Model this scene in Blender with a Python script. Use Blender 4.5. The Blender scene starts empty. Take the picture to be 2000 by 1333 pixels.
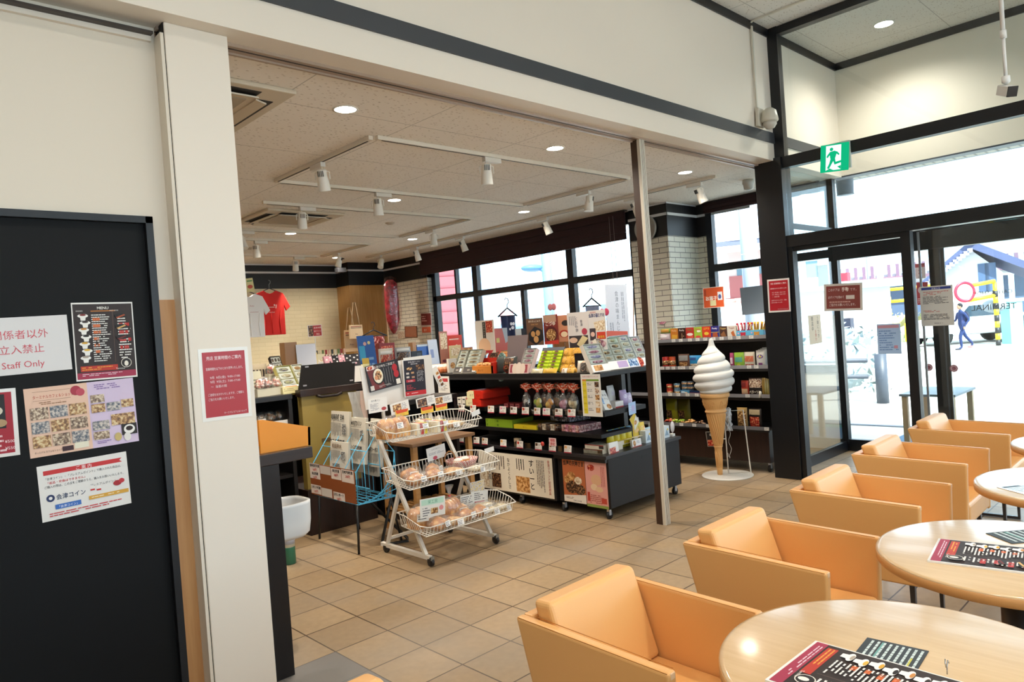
import bpy, math, random
from mathutils import Vector, Matrix, Euler
random.seed(7)
SC = bpy.context.scene
COL = SC.collection
PI = math.pi
R = math.radians
# ---------------------------------------------------------------- camera model (2000x1333)
FPX, YAW, PITCH, ROLL, EYE = 1383.83, R(43.6416), R(-0.8057), R(-4.1251), 1.5
_f0 = Vector((math.sin(YAW), math.cos(YAW), 0)); _r0 = Vector((math.cos(YAW), -math.sin(YAW), 0)); _u0 = Vector((0, 0, 1))
CF = _f0*math.cos(PITCH) + _u0*math.sin(PITCH); _u = _u0*math.cos(PITCH) - _f0*math.sin(PITCH)
CR = _r0*math.cos(ROLL) + _u*math.sin(ROLL); CU = _u*math.cos(ROLL) - _r0*math.sin(ROLL)
def ray(x, y): return CR*(x-1000) - CU*(y-666.5) + CF*FPX
def PZ(x, y, z=0.0):
    d = ray(x, y); return Vector((0, 0, EYE)) + d*((z-EYE)/d.z)
def PX(x, y, X):
    d = ray(x, y); return Vector((0, 0, EYE)) + d*(X/d.x)
def PY(x, y, Y):
    d = ray(x, y); return Vector((0, 0, EYE)) + d*(Y/d.y)
cam = bpy.data.cameras.new('camera'); camo = bpy.data.objects.new('camera', cam); COL.objects.link(camo)
cam.sensor_width = 36; cam.lens = FPX/2000*36; cam.clip_start = 0.05; cam.clip_end = 400
mw = Matrix.Identity(4)
for i, c in enumerate((CR, CU, -CF)):
    for j in range(3): mw[j][i] = c[j]
mw.translation = (0, 0, EYE); camo.matrix_world = mw; SC.camera = camo
# ---------------------------------------------------------------- materials
def lin(c): return c/12.92 if c <= .04045 else ((c+.055)/1.055)**2.4
def hx(h): return tuple(lin(int(h[i:i+2], 16)/255) for i in (0, 2, 4))
MATS = {}
def newmat(name):
    m = bpy.data.materials.new(name); m.use_nodes = True
    nt = m.node_tree; return m, nt, nt.nodes['Principled BSDF']
def C(h, rough=.55, metal=0.0, spec=.5, key=None, coat=0.0):
    k = key or (h, rough, metal, spec, coat)
    if k in MATS: return MATS[k]
    m, nt, b = newmat('m_'+h)
    b.inputs['Base Color'].default_value = (*hx(h), 1); b.inputs['Roughness'].default_value = rough
    b.inputs['Metallic'].default_value = metal; b.inputs['Specular IOR Level'].default_value = spec
    b.inputs['Coat Weight'].default_value = coat
    MATS[k] = m; return m
def N(nt, t, **kw):
    n = nt.nodes.new(t)
    for k, v in kw.items():
        if k in n.inputs: n.inputs[k].default_value = v
        else: setattr(n, k, v)
    return n
def ramp(nt, stops, interp='LINEAR'):
    r = nt.nodes.new('ShaderNodeValToRGB'); r.color_ramp.interpolation = interp
    el = r.color_ramp.elements
    while len(el) > len(stops): el.remove(el[-1])
    while len(el) < len(stops): el.new(.5)
    for e, (p, c) in zip(el, stops): e.position = p; e.color = (*c, 1)
    return r
def PH(a, b, c, scale=70, rough=.35, detail=3.0):
    """printed picture / mottled food: three colours through noise"""
    k = ('ph', a, b, c, scale, rough)
    if k in MATS: return MATS[k]
    m, nt, p = newmat('print_'+a)
    tc = N(nt, 'ShaderNodeTexCoord'); n = N(nt, 'ShaderNodeTexNoise', Scale=scale, Detail=detail)
    nt.links.new(tc.outputs['Object'], n.inputs['Vector'])
    r = ramp(nt, [(.36, hx(a)), (.5, hx(b)), (.62, hx(c))]); nt.links.new(n.outputs['Fac'], r.inputs['Fac'])
    nt.links.new(r.outputs['Color'], p.inputs['Base Color']); p.inputs['Roughness'].default_value = rough
    MATS[k] = m; return m
def wood(a, b, scale=(2, 2, 14), rough=.45, axis='Z'):
    k = ('wood', a, b, scale, axis)
    if k in MATS: return MATS[k]
    m, nt, p = newmat('wood_'+a)
    tc = N(nt, 'ShaderNodeTexCoord'); mp = N(nt, 'ShaderNodeMapping')
    s = {'Z': (22, 22, 1.4), 'X': (1.4, 22, 22), 'Y': (22, 1.4, 22)}[axis]
    mp.inputs['Scale'].default_value = s
    n = N(nt, 'ShaderNodeTexNoise', Scale=2.2, Detail=6.0); n.inputs['Roughness'].default_value = .6
    r = ramp(nt, [(.3, hx(a)), (.7, hx(b))])
    nt.links.new(tc.outputs['Object'], mp.inputs['Vector']); nt.links.new(mp.outputs['Vector'], n.inputs['Vector'])
    nt.links.new(n.outputs['Fac'], r.inputs['Fac']); nt.links.new(r.outputs['Color'], p.inputs['Base Color'])
    p.inputs['Roughness'].default_value = rough
    MATS[k] = m; return m
def glassy(name, tint='eef6f6', fac=None, rough=.02, bump=0.0, scale=30, opac=0.0, opcol='ffffff'):
    if name in MATS: return MATS[name]
    m = bpy.data.materials.new(name); m.use_nodes = True; nt = m.node_tree; nt.nodes.clear()
    out = N(nt, 'ShaderNodeOutputMaterial'); mix = N(nt, 'ShaderNodeMixShader'); tr = N(nt, 'ShaderNodeBsdfTransparent'); gl = N(nt, 'ShaderNodeBsdfGlossy')
    tr.inputs['Color'].default_value = (*hx(tint), 1); gl.inputs['Roughness'].default_value = rough
    if fac is None:
        lw = N(nt, 'ShaderNodeLayerWeight', Blend=.5); pw = N(nt, 'ShaderNodeMath', operation='POWER'); pw.inputs[1].default_value = 4.0
        ma = N(nt, 'ShaderNodeMath', operation='MULTIPLY_ADD'); ma.inputs[1].default_value = .7; ma.inputs[2].default_value = .035
        nt.links.new(lw.outputs['Facing'], pw.inputs[0]); nt.links.new(pw.outputs[0], ma.inputs[0]); nt.links.new(ma.outputs[0], mix.inputs[0])
    else: mix.inputs[0].default_value = fac
    if bump:
        tc = N(nt, 'ShaderNodeTexCoord'); n = N(nt, 'ShaderNodeTexNoise', Scale=scale, Detail=2.0); bp = N(nt, 'ShaderNodeBump', Strength=bump)
        bp.inputs['Distance'].default_value = .01
        nt.links.new(tc.outputs['Object'], n.inputs['Vector']); nt.links.new(n.outputs['Fac'], bp.inputs['Height']); nt.links.new(bp.outputs[0], gl.inputs['Normal'])
    last = tr.outputs[0]
    if opac:
        d = N(nt, 'ShaderNodeBsdfDiffuse'); d.inputs['Color'].default_value = (*hx(opcol), 1); m2 = N(nt, 'ShaderNodeMixShader'); m2.inputs[0].default_value = opac
        nt.links.new(tr.outputs[0], m2.inputs[1]); nt.links.new(d.outputs[0], m2.inputs[2]); last = m2.outputs[0]
    nt.links.new(last, mix.inputs[1]); nt.links.new(gl.outputs[0], mix.inputs[2]); nt.links.new(mix.outputs[0], out.inputs[0])
    MATS[name] = m; return m
def emit(h, s):
    k = ('em', h, s)
    if k in MATS: return MATS[k]
    m = bpy.data.materials.new('emit_'+h); m.use_nodes = True; nt = m.node_tree; nt.nodes.clear()
    out = N(nt, 'ShaderNodeOutputMaterial'); e = N(nt, 'ShaderNodeEmission', Strength=s); e.inputs['Color'].default_value = (*hx(h), 1)
    nt.links.new(e.outputs[0], out.inputs[0]); MATS[k] = m; return m
GLASS = glassy('window_glass', 'f6fbfb'); CELLO = glassy('cellophane', 'f7f7f7', .16, .12, .6, 45, .05); ACRYL = glassy('acrylic', 'eef2f2', .10, .05)
BLACK = C('0c0b0b', .45); BLK2 = C('16110f', .4); WHITE = C('dedbd2', .5); DKW = wood('1c0f0b', '2b1812', rough=.35)
# ---------------------------------------------------------------- text glyph cache
_TX = {}
_tc = bpy.data.curves.new('glyph', 'FONT'); _to = bpy.data.objects.new('glyph', _tc); COL.objects.link(_to); _tc.resolution_u = 2
def glyphs(s, bold=0.0):
    k = (s, bold)
    if k not in _TX:
        _tc.body = s; _tc.offset = bold; bpy.context.view_layer.update()
        dg = bpy.context.evaluated_depsgraph_get(); me = bpy.data.meshes.new_from_object(_to.evaluated_get(dg))
        vs = [(v.co.x, v.co.y) for v in me.vertices]; fs = [tuple(p.vertices) for p in me.polygons]
        if vs:
            x0 = min(v[0] for v in vs); x1 = max(v[0] for v in vs)
        else: x0 = x1 = 0
        _TX[k] = (vs, fs, x0, x1); bpy.data.meshes.remove(me)
    return _TX[k]
# ---------------------------------------------------------------- mesh builder
class Fr:
    """a flat frame: origin o (top-left), u to the right, v upwards"""
    def __init__(s, o, u, v): s.o = Vector(o); s.u = Vector(u).normalized(); s.v = Vector(v).normalized(); s.n = s.u.cross(s.v)
    def p(s, x, y, l=0.0): return s.o + s.u*x - s.v*y + s.n*l
class MB:
    def __init__(s): s.v = []; s.f = []; s.mi = []; s.sm = []; s.mats = []
    def m(s, mat):
        if isinstance(mat, str): mat = C(mat)
        if mat not in s.mats: s.mats.append(mat)
        return s.mats.index(mat)
    def add(s, vs, fs, mat, smooth=False):
        b = len(s.v); i = s.m(mat); s.v += [tuple(v) for v in vs]
        for f in fs: s.f.append(tuple(b+k for k in f)); s.mi.append(i); s.sm.append(smooth)
        return s
    def quad(s, a, b, c, d, mat): return s.add([a, b, c, d], [(0, 1, 2, 3)], mat)
    def box(s, lo, hi, mat):
        (x0, y0, z0), (x1, y1, z1) = lo, hi
        if x0 > x1: x0, x1 = x1, x0
        if y0 > y1: y0, y1 = y1, y0
        if z0 > z1: z0, z1 = z1, z0
        v = [(x0, y0, z0), (x1, y0, z0), (x1, y1, z0), (x0, y1, z0), (x0, y0, z1), (x1, y0, z1), (x1, y1, z1), (x0, y1, z1)]
        return s.add(v, [(0, 3, 2, 1), (4, 5, 6, 7), (0, 1, 5, 4), (1, 2, 6, 5), (2, 3, 7, 6), (3, 0, 4, 7)], mat)
    def obox(s, c, h, T, mat):
        x, y, z = h; v = [c+T@Vector((sx*x, sy*y, sz*z)) for sz in (-1, 1) for sx, sy in ((-1, -1), (1, -1), (1, 1), (-1, 1))]
        return s.add(v, [(0, 3, 2, 1), (4, 5, 6, 7), (0, 1, 5, 4), (1, 2, 6, 5), (2, 3, 7, 6), (3, 0, 4, 7)], mat)
    def prism(s, pts, ext, mat, smooth=False):
        """polygon pts (3D, planar) extruded by vector ext"""
        n = len(pts); e = Vector(ext); a = [Vector(p) for p in pts]
        nrm = Vector((0, 0, 0))
        for i in range(n): nrm += a[i].cross(a[(i+1) % n])
        if nrm.dot(e) > 0: a = a[::-1]
        v = a + [p+e for p in a]
        fs = [tuple(range(n)), tuple(range(2*n-1, n-1, -1))] + [((i+1) % n, i, n+i, n+(i+1) % n) for i in range(n)]
        return s.add(v, fs, mat, smooth)
    def tube(s, pts, r, mat, seg=6, closed=False, r2=None, cap=True):
        pts = [Vector(p) for p in pts]; n = len(pts); vs = []; fs = []
        prev = None
        for i, p in enumerate(pts):
            a = pts[(i-1) % n] if (closed or i > 0) else p; b = pts[(i+1) % n] if (closed or i < n-1) else p
            d = (b-a).normalized() if (b-a).length > 1e-9 else Vector((0, 0, 1))
            if prev is None:
                t = Vector((0, 0, 1)) if abs(d.z) < .9 else Vector((1, 0, 0)); x = d.cross(t).normalized()
            else: x = (prev - d*prev.dot(d)).normalized()
            prev = x; y = d.cross(x)
            rr = r if r2 is None else r+(r2-r)*i/(n-1)
            off = PI/4 if seg == 4 else 0
            for k in range(seg): a_ = 2*PI*k/seg+off; vs.append(p + x*(rr*math.cos(a_)) + y*(rr*math.sin(a_)))
        for i in range(n if closed else n-1):
            j = (i+1) % n
            for k in range(seg): k2 = (k+1) % seg; fs.append((i*seg+k, i*seg+k2, j*seg+k2, j*seg+k))
        if cap and not closed: fs.append(tuple(range(seg-1, -1, -1))); fs.append(tuple((n-1)*seg+k for k in range(seg)))
        return s.add(vs, fs, mat, seg > 4)
    def lathe(s, prof, mat, c=(0, 0, 0), seg=24, smooth=True, wob=None, sx=1, sy=1, T=None):
        vs = []; fs = []; c = Vector(c); n = len(prof)
        for i, (r, z) in enumerate(prof):
            for k in range(seg):
                a = 2*PI*k/seg; q = wob(a, i/(n-1), r) if wob else r
                p = Vector((q*math.cos(a)*sx, q*math.sin(a)*sy, z)); vs.append(c+(T@p if T else p))
        for i in range(n-1):
            for k in range(seg): k2 = (k+1) % seg; fs.append((i*seg+k, i*seg+k2, (i+1)*seg+k2, (i+1)*seg+k))
        if prof[0] == prof[-1]: return s.add(vs, fs, mat, smooth)
        if prof[0][0] > 1e-6: fs.append(tuple(range(seg-1, -1, -1)))
        if prof[-1][0] > 1e-6: fs.append(tuple((n-1)*seg+k for k in range(seg)))
        return s.add(vs, fs, mat, smooth)
    def ball(s, c, r, mat, seg=12, rings=7, noise=0.0, T=None):
        if not hasattr(r, '__len__'): r = (r, r, r)
        vs = []; fs = []; c = Vector(c)
        for i in range(rings+1):
            t = PI*i/rings
            for k in range(seg):
                a = 2*PI*k/seg; q = 1+random.uniform(-noise, noise) if 0 < i < rings else 1
                p = Vector((r[0]*math.sin(t)*math.cos(a)*q, r[1]*math.sin(t)*math.sin(a)*q, -r[2]*math.cos(t)*q)); vs.append(c+(T@p if T else p))
        for i in range(rings):
            for k in range(seg): k2 = (k+1) % seg; fs.append((i*seg+k, i*seg+k2, (i+1)*seg+k2, (i+1)*seg+k))
        return s.add(vs, fs, mat, True)
    def grid(s, fn, nu, nv, mat, smooth=True):
        vs = [fn(i/nu, j/nv) for j in range(nv+1) for i in range(nu+1)]
        fs = [(j*(nu+1)+i, j*(nu+1)+i+1, (j+1)*(nu+1)+i+1, (j+1)*(nu+1)+i) for j in range(nv) for i in range(nu)]
        return s.add(vs, fs, mat, smooth)
    def rect(s, F, x, y, w, h, mat, l=.0004): return s.quad(F.p(x, y+h, l), F.p(x+w, y+h, l), F.p(x+w, y, l), F.p(x, y, l), mat)
    def disc(s, F, x, y, rx, ry, mat, l=.0006, seg=14, a0=0.0, a1=2*PI):
        vs = [F.p(x+rx*math.cos(a0+(a1-a0)*k/seg), y-ry*math.sin(a0+(a1-a0)*k/seg), l) for k in range(seg+(a1-a0 < 6.28))]
        return s.add(vs, [tuple(range(len(vs)))], mat)
    def poly(s, F, pts, mat, l=.0006):
        return s.add([F.p(x, y, l) for x, y in pts], [tuple(range(len(pts)))], mat)
    def txt(s, F, t, x, y, size, mat, l=.0009, al='c', vert=False, bold=0.0, maxw=None, ang=0.0):
        """x,y: baseline anchor (top-left frame metres); size: glyph em"""
        if vert:
            for k, ch in enumerate(t): s.txt(F, ch, x, y+size*1.02*(k+.9), size, mat, l, 'c', bold=bold)
            return s
        vs, fs, x0, x1 = glyphs(t, bold); w = (x1-x0)*size; kx = 1.0
        if maxw and w > maxw: kx = maxw/w; w = maxw
        ox = {'c': x-w/2, 'l': x, 'r': x-w}[al]; ca, sa = math.cos(ang), math.sin(ang); P = []
        for a, b in vs:
            px = ox-x+(a-x0)*size*kx; py = b*size; P.append(F.p(x+px*ca-py*sa, y-(px*sa+py*ca), l))
        return s.add(P, fs, mat)
    def lines(s, F, x, y, w, h, n, mat, l=.0007, dens=.85, vert=False):
        """rows of tiny print, too small to read"""
        for i in range(n):
            if vert:
                xx = x+w*(i+.25)/n; t = 0.0; end = h*random.uniform(.6, 1)
                while t < end:
                    q = h*random.uniform(.04, .12); s.rect(F, xx, y+t, w/n*.42, min(q, end-t)*.85, mat, l); t += q
            else:
                yy = y+h*(i+.25)/n; t = 0.0; end = w*random.uniform(.6, 1)
                while t < end:
                    q = w*random.uniform(.05, .16)
                    if random.random() < dens: s.rect(F, x+t, yy, min(q, end-t)*.86, h/n*.42, mat, l)
                    t += q
        return s
    def paint(s, F, w, h, items, l0=.0004):
        k = l0
        for it in items:
            t = it[0]; k += .00012
            if t == 'r': s.rect(F, it[1]*w, it[2]*h, it[3]*w, it[4]*h, it[5], k)
            elif t == 'd': s.disc(F, it[1]*w, it[2]*h, it[3]*w, it[4]*w, it[5], k)
            elif t == 'p': s.poly(F, [(a*w, b*h) for a, b in it[1]], it[2], k)
            elif t == 't': s.txt(F, it[1], it[2]*w, it[3]*h, it[4]*h, it[5], k, it[6] if len(it) > 6 else 'c', maxw=(it[7]*w if len(it) > 7 else None), bold=(it[8] if len(it) > 8 else 0.0))
            elif t == 'v': s.txt(F, it[1], it[2]*w, it[3]*h, it[4]*h, it[5], k, vert=True, bold=(it[6] if len(it) > 6 else 0.0))
            elif t == 'l': s.lines(F, it[1]*w, it[2]*h, it[3]*w, it[4]*h, it[5], it[6], k)
            elif t == 'lv': s.lines(F, it[1]*w, it[2]*h, it[3]*w, it[4]*h, it[5], it[6], k, vert=True)
        return s
    def build(s, name, parent=None, label=None, cat=None, group=None, kind=None, loc=None, rot=None, bevel=0.0, seg=2, sub=0):
        me = bpy.data.meshes.new(name); me.from_pydata(s.v, [], s.f)
        for m in s.mats: me.materials.append(m)
        me.polygons.foreach_set('material_index', s.mi); me.polygons.foreach_set('use_smooth', s.sm); me.update()
        o = bpy.data.objects.new(name, me); COL.objects.link(o)
        if parent is not None: o.parent = parent
        if loc is not None: o.location = loc
        if rot is not None: o.rotation_euler = rot
        if bevel:
            b = o.modifiers.new('bevel', 'BEVEL'); b.width = bevel; b.segments = seg; b.limit_method = 'ANGLE'; b.angle_limit = R(40); b.harden_normals = False
        if sub:
            b = o.modifiers.new('sub', 'SUBSURF'); b.levels = b.render_levels = sub
        tag(o, label, cat, group, kind); return o
def tag(o, label=None, cat=None, group=None, kind=None):
    if label: o['label'] = label
    if cat: o['category'] = cat
    if group: o['group'] = group
    if kind: o['kind'] = kind
    return o
def thing(name, label, cat, loc=(0, 0, 0), rot=(0, 0, 0), group=None):
    o = bpy.data.objects.new(name, None); COL.objects.link(o); o.empty_display_size = .05
    o.location = loc; o.rotation_euler = rot; return tag(o, label, cat, group)
def dup(o, loc=None, rot=None, label=None, group=None, scale=None, parent=None):
    c = o.copy(); COL.objects.link(c)
    if parent is not None: c.parent = parent
    if loc is not None: c.location = loc
    if rot is not None: c.rotation_euler = rot
    if scale is not None: c.scale = scale
    if label: c['label'] = label
    if group: c['group'] = group
    for ch in [k for k in o.children]: dup(ch, parent=c)
    return c
ORD = ['first', 'second', 'third', 'fourth', 'fifth', 'sixth', 'seventh', 'eighth', 'ninth', 'tenth', 'eleventh', 'twelfth', 'thirteenth', 'fourteenth']
def struct(mb, name, **kw): return mb.build(name, kind='structure', **kw)
def cardframe(plane, TL, TR, BL, axis):
    """frame and size of a flat card from three corners on a real plane: axis 'x','y','z' at value plane"""
    fn = {'x': PX, 'y': PY, 'z': PZ}[axis]; a, b, c = fn(*TL, plane), fn(*TR, plane), fn(*BL, plane)
    u = (b-a); n = {'x': Vector((-1, 0, 0)), 'y': Vector((0, -1, 0)), 'z': Vector((0, 0, 1))}[axis]
    v = n.cross(u.normalized()); return Fr(a, u, v), u.length, abs((a-c).dot(v))
def card(name, label, cat, F, w, h, items, base='e8e6e0', th=.0015, group=None, parent=None, rim=None):
    """a flat printed sheet or board of real thickness; its print is part of its own mesh. object origin at its centre"""
    o = F.p(w/2, h/2); G = Fr(F.o-o, F.u, F.v); mb = MB()
    b = C(base, .35) if isinstance(base, str) else base
    mb.prism([G.p(0, 0), G.p(w, 0), G.p(w, h), G.p(0, h)], -G.n*th, b)
    if rim: mb.rect(G, w*.0, 0, w, h, b)
    mb.paint(G, w, h, items)
    ob = mb.build(name, parent=parent, label=label, cat=cat, group=group, loc=o)
    return ob
# ================================================================ SETTING
def floor_mat():
    m, nt, p = newmat('terracotta_tiles')
    tc = N(nt, 'ShaderNodeTexCoord'); mp = N(nt, 'ShaderNodeMapping'); mp.inputs['Location'].default_value = (-1.974+.303*20, -3.155+.303*30, 0)
    nt.links.new(tc.outputs['Object'], mp.inputs['Vector'])
    b = N(nt, 'ShaderNodeTexBrick', Scale=1.0); b.offset = 0; b.squash = 1
    b.inputs['Brick Width'].default_value = .303; b.inputs['Row Height'].default_value = .303; b.inputs['Mortar Size'].default_value = .0042; b.inputs['Mortar Smooth'].default_value = .15; b.inputs['Bias'].default_value = -.2
    b.inputs['Color1'].default_value = (*hx('a28a6a'), 1); b.inputs['Color2'].default_value = (*hx('8f785b'), 1); b.inputs['Mortar'].default_value = (*hx('4a3520'), 1)
    nt.links.new(mp.outputs[0], b.inputs['Vector'])
    n = N(nt, 'ShaderNodeTexNoise', Scale=26.0, Detail=4.0); nt.links.new(tc.outputs['Object'], n.inputs['Vector'])
    r = ramp(nt, [(.3, (.90, .89, .88)), (.7, (1.05, 1.04, 1.03))]); nt.links.new(n.outputs['Fac'], r.inputs['Fac'])
    mx = N(nt, 'ShaderNodeMix', data_type='RGBA', blend_type='MULTIPLY'); mx.inputs[0].default_value = 1
    nt.links.new(b.outputs['Color'], mx.inputs[6]); nt.links.new(r.outputs['Color'], mx.inputs[7])
    # worn, greyed traffic strip along the shop threshold (fixed in the floor)
    sx = N(nt, 'ShaderNodeSeparateXYZ'); nt.links.new(tc.outputs['Object'], sx.inputs[0])
    n2 = N(nt, 'ShaderNodeTexNoise', Scale=1.6, Detail=4.0); nt.links.new(tc.outputs['Object'], n2.inputs['Vector'])
    r2 = ramp(nt, [(.45, (0, 0, 0)), (.75, (1, 1, 1))]); nt.links.new(n2.outputs['Fac'], r2.inputs['Fac'])
    g = N(nt, 'ShaderNodeMix', data_type='RGBA'); g.inputs[7].default_value = (*hx('8d8479'), 1)
    sc = N(nt, 'ShaderNodeMath', operation='MULTIPLY'); sc.inputs[1].default_value = .55; nt.links.new(r2.outputs['Color'], sc.inputs[0])
    nt.links.new(sc.outputs[0], g.inputs[0]); nt.links.new(mx.outputs[2], g.inputs[6])
    # two plain grey tiles beside the counter end
    lt = N(nt, 'ShaderNodeMath', operation='LESS_THAN'); lt.inputs[1].default_value = 1.671; nt.links.new(sx.outputs['X'], lt.inputs[0])
    l2 = N(nt, 'ShaderNodeMath', operation='LESS_THAN'); l2.inputs[1].default_value = 3.155; nt.links.new(sx.outputs['Y'], l2.inputs[0])
    ml = N(nt, 'ShaderNodeMath', operation='MULTIPLY'); nt.links.new(lt.outputs[0], ml.inputs[0]); nt.links.new(l2.outputs[0], ml.inputs[1])
    mz = N(nt, 'ShaderNodeMath', operation='MULTIPLY'); mz.inputs[1].default_value = .75; nt.links.new(ml.outputs[0], mz.inputs[0])
    g2 = N(nt, 'ShaderNodeMix', data_type='RGBA'); g2.inputs[7].default_value = (*hx('6c6e70'), 1)
    nt.links.new(mz.outputs[0], g2.inputs[0]); nt.links.new(g.outputs[2], g2.inputs[6])
    nt.links.new(g2.outputs[2], p.inputs['Base Color'])
    p.inputs['Roughness'].default_value = .42
    bp = N(nt, 'ShaderNodeBump', Strength=.35); bp.inputs['Distance'].default_value = .003; nt.links.new(b.outputs['Fac'], bp.inputs['Height']); bp.invert = True
    nt.links.new(bp.outputs[0], p.inputs['Normal'])
    return m
def ceil_mat(col='f2ece3', seam=True, name='acoustic_board'):
    m, nt, p = newmat(name)
    tc = N(nt, 'ShaderNodeTexCoord')
    b = N(nt, 'ShaderNodeTexBrick', Scale=1.0); b.offset = 0; b.inputs['Brick Width'].default_value = .91; b.inputs['Row Height'].default_value = .91
    b.inputs['Mortar Size'].default_value = .0035; c = hx(col)
    b.inputs['Color1'].default_value = (*c, 1); b.inputs['Color2'].default_value = (*c, 1); b.inputs['Mortar'].default_value = tuple(k*.6 for k in c)+(1,)
    nt.links.new(tc.outputs['Object'], b.inputs['Vector'])
    mp = N(nt, 'ShaderNodeMapping'); mp.inputs['Scale'].default_value = (26, 48, 1); mp.inputs['Rotation'].default_value = (0, 0, .5)
    v = N(nt, 'ShaderNodeTexVoronoi', Scale=1.0); nt.links.new(tc.outputs['Object'], mp.inputs['Vector']); nt.links.new(mp.outputs[0], v.inputs['Vector'])
    r = ramp(nt, [(.14, (.55, .50, .45)), (.26, (1, 1, 1))]); nt.links.new(v.outputs['Distance'], r.inputs['Fac'])
    mx = N(nt, 'ShaderNodeMix', data_type='RGBA', blend_type='MULTIPLY'); mx.inputs[0].default_value = .8
    nt.links.new(b.outputs['Color'], mx.inputs[6]); nt.links.new(r.outputs['Color'], mx.inputs[7]); nt.links.new(mx.outputs[2], p.inputs['Base Color'])
    p.inputs['Roughness'].default_value = .9
    return m
def brick_mat(axis, c1='e2dccb', c2='d8d2c0', mort='7c766c', name='white_brick', ms=.004):
    m, nt, p = newmat(name+axis)
    tc = N(nt, 'ShaderNodeTexCoord'); s = N(nt, 'ShaderNodeSeparateXYZ'); cb = N(nt, 'ShaderNodeCombineXYZ')
    nt.links.new(tc.outputs['Object'], s.inputs[0]); nt.links.new(s.outputs[axis.upper()], cb.inputs[0]); nt.links.new(s.outputs['Z'], cb.inputs[1])
    b = N(nt, 'ShaderNodeTexBrick', Scale=1.0); b.inputs['Brick Width'].default_value = .215; b.inputs['Row Height'].default_value = .0615; b.inputs['Mortar Size'].default_value = ms
    b.inputs['Color1'].default_value = (*hx(c1), 1); b.inputs['Color2'].default_value = (*hx(c2), 1); b.inputs['Mortar'].default_value = (*hx(mort), 1)
    nt.links.new(cb.outputs[0], b.inputs['Vector']); nt.links.new(b.outputs['Color'], p.inputs['Base Color']); p.inputs['Roughness'].default_value = .5
    bp = N(nt, 'ShaderNodeBump', Strength=.5); bp.invert = True; bp.inputs['Distance'].default_value = .004; nt.links.new(b.outputs['Fac'], bp.inputs['Height']); nt.links.new(bp.outputs[0], p.inputs['Normal'])
    return m
WALLM = C('e8dccc', .6); POSTM = C('e8dccc', .45); FRM = C('0b0d12', .38); GREYB = C('3c3e42', .45)
struct(MB().box((-3, -3.2, -.12), (7.66, 11.2, 0), floor_mat()), 'floor')
struct(MB().box((-3, 3.12, 2.85), (7.8, 11.2, 2.95), ceil_mat()), 'ceiling')
struct(MB().box((-3, -3.2, 4.0), (7.8, 3.14, 4.1), ceil_mat('dcd8d0', name='cafe_board')), 'ceiling_cafe')
struct(MB().box((-3.1, -3.2, 0), (-3, 11.2, 4.1), WALLM), 'wall_west')
struct(MB().box((-3, -3.3, 0), (7.7, -3.2, .8), WALLM).box((-3, -3.3, 2.9), (7.7, -3.2, 4.1), WALLM).box((-3, -3.3, .8), (-2.4, -3.2, 2.9), WALLM), 'wall_south')
w = MB().box((-2.4, -3.253, .8), (7.6, -3.247, 2.9), glassy('window_glass')).build('window_added_south', kind='structure')  # unseen south window, added and sized to brighten the cafe
mb = MB()
for k in range(6): mb.box((-2.4+k*1.98, -3.29, .8), (-2.32+k*1.98, -3.21, 2.9), FRM)
mb.build('frame', parent=w)
# partition header (white) over the opening, up to the cafe ceiling
struct(MB().box((-3, 2.88, 2.838), (7.6, 3.14, 4.0), C('e8dccc', .5)), 'wall_header')
struct(MB().box((-3, 2.868, 2.99), (6.13, 2.88, 3.082), GREYB).box((6.25, 2.868, 2.99), (7.6, 2.88, 3.082), GREYB), 'trim_header_band')
mb = MB().box((-3, 2.865, 3.93), (7.6, 2.88, 4.0), FRM).box((7.585, -3.2, 3.93), (7.6, 2.88, 4.0), FRM)
struct(mb, 'trim_ceiling_band')
# folding-door rail under the header
br = C('a58f7c', .35); dk = C('2a201a', .5)
mb = MB().box((1.02, 3.02, 2.824), (6.16, 3.10, 2.838), br).box((1.02, 3.045, 2.822), (6.16, 3.052, 2.8245), dk).box((1.02, 3.085, 2.815), (6.16, 3.10, 2.824), br)
struct(mb, 'trim_door_rail')
# left wall with staff door
struct(MB().box((-3, 3.05, 0), (-.13, 3.14, 2.838), C('e0d4c2', .5)).box((.952, 3.05, 0), (1.02, 3.14, 2.838), C('e0d4c2', .5)).box((1.016, 2.972, 0), (1.0285, 3.05, 2.795), C('e0d4c2', .5)).box((-.13, 3.05, 2.062), (.952, 3.14, 2.838), C('e0d4c2', .5)).box((-.13, 3.12, 0), (.952, 3.14, 2.062), C('e0d4c2', .5)), 'wall_left')
struct(MB().box((.952, 3.046, 0), (1.018, 3.05, 1.728), wood('c89560', 'b98350')), 'trim_wood_strip')
struct(MB().box((-3, 3.0, 2.795), (1.0, 3.05, 2.805), C('3a302a', .5)).box((-3, 3.03, 2.775), (1.0, 3.05, 2.795), POSTM), 'trim_left_rail')
mb = MB().box((1.031, 2.965, 0), (1.287, 3.06, 2.838), POSTM)
struct(mb, 'wall_post', bevel=.004)
struct(MB().box((1.0285, 2.972, 0), (1.031, 3.06, 2.838), C('15120f', .6)), 'trim_slit')
dm = C('040404', .6, 0, .25)
d = MB().box((-.1, 3.062, 0), (.925, 3.085, 2.035), dm).build('door_1', kind='structure')
fr = C('0f1013', .4)
MB().box((.925, 3.03, 0), (.952, 3.09, 2.062), fr).box((-.13, 3.03, 2.035), (.952, 3.09, 2.062), fr).box((-.13, 3.03, 0), (-.1, 3.09, 2.035), fr).build('door_frame', parent=d)
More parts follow.
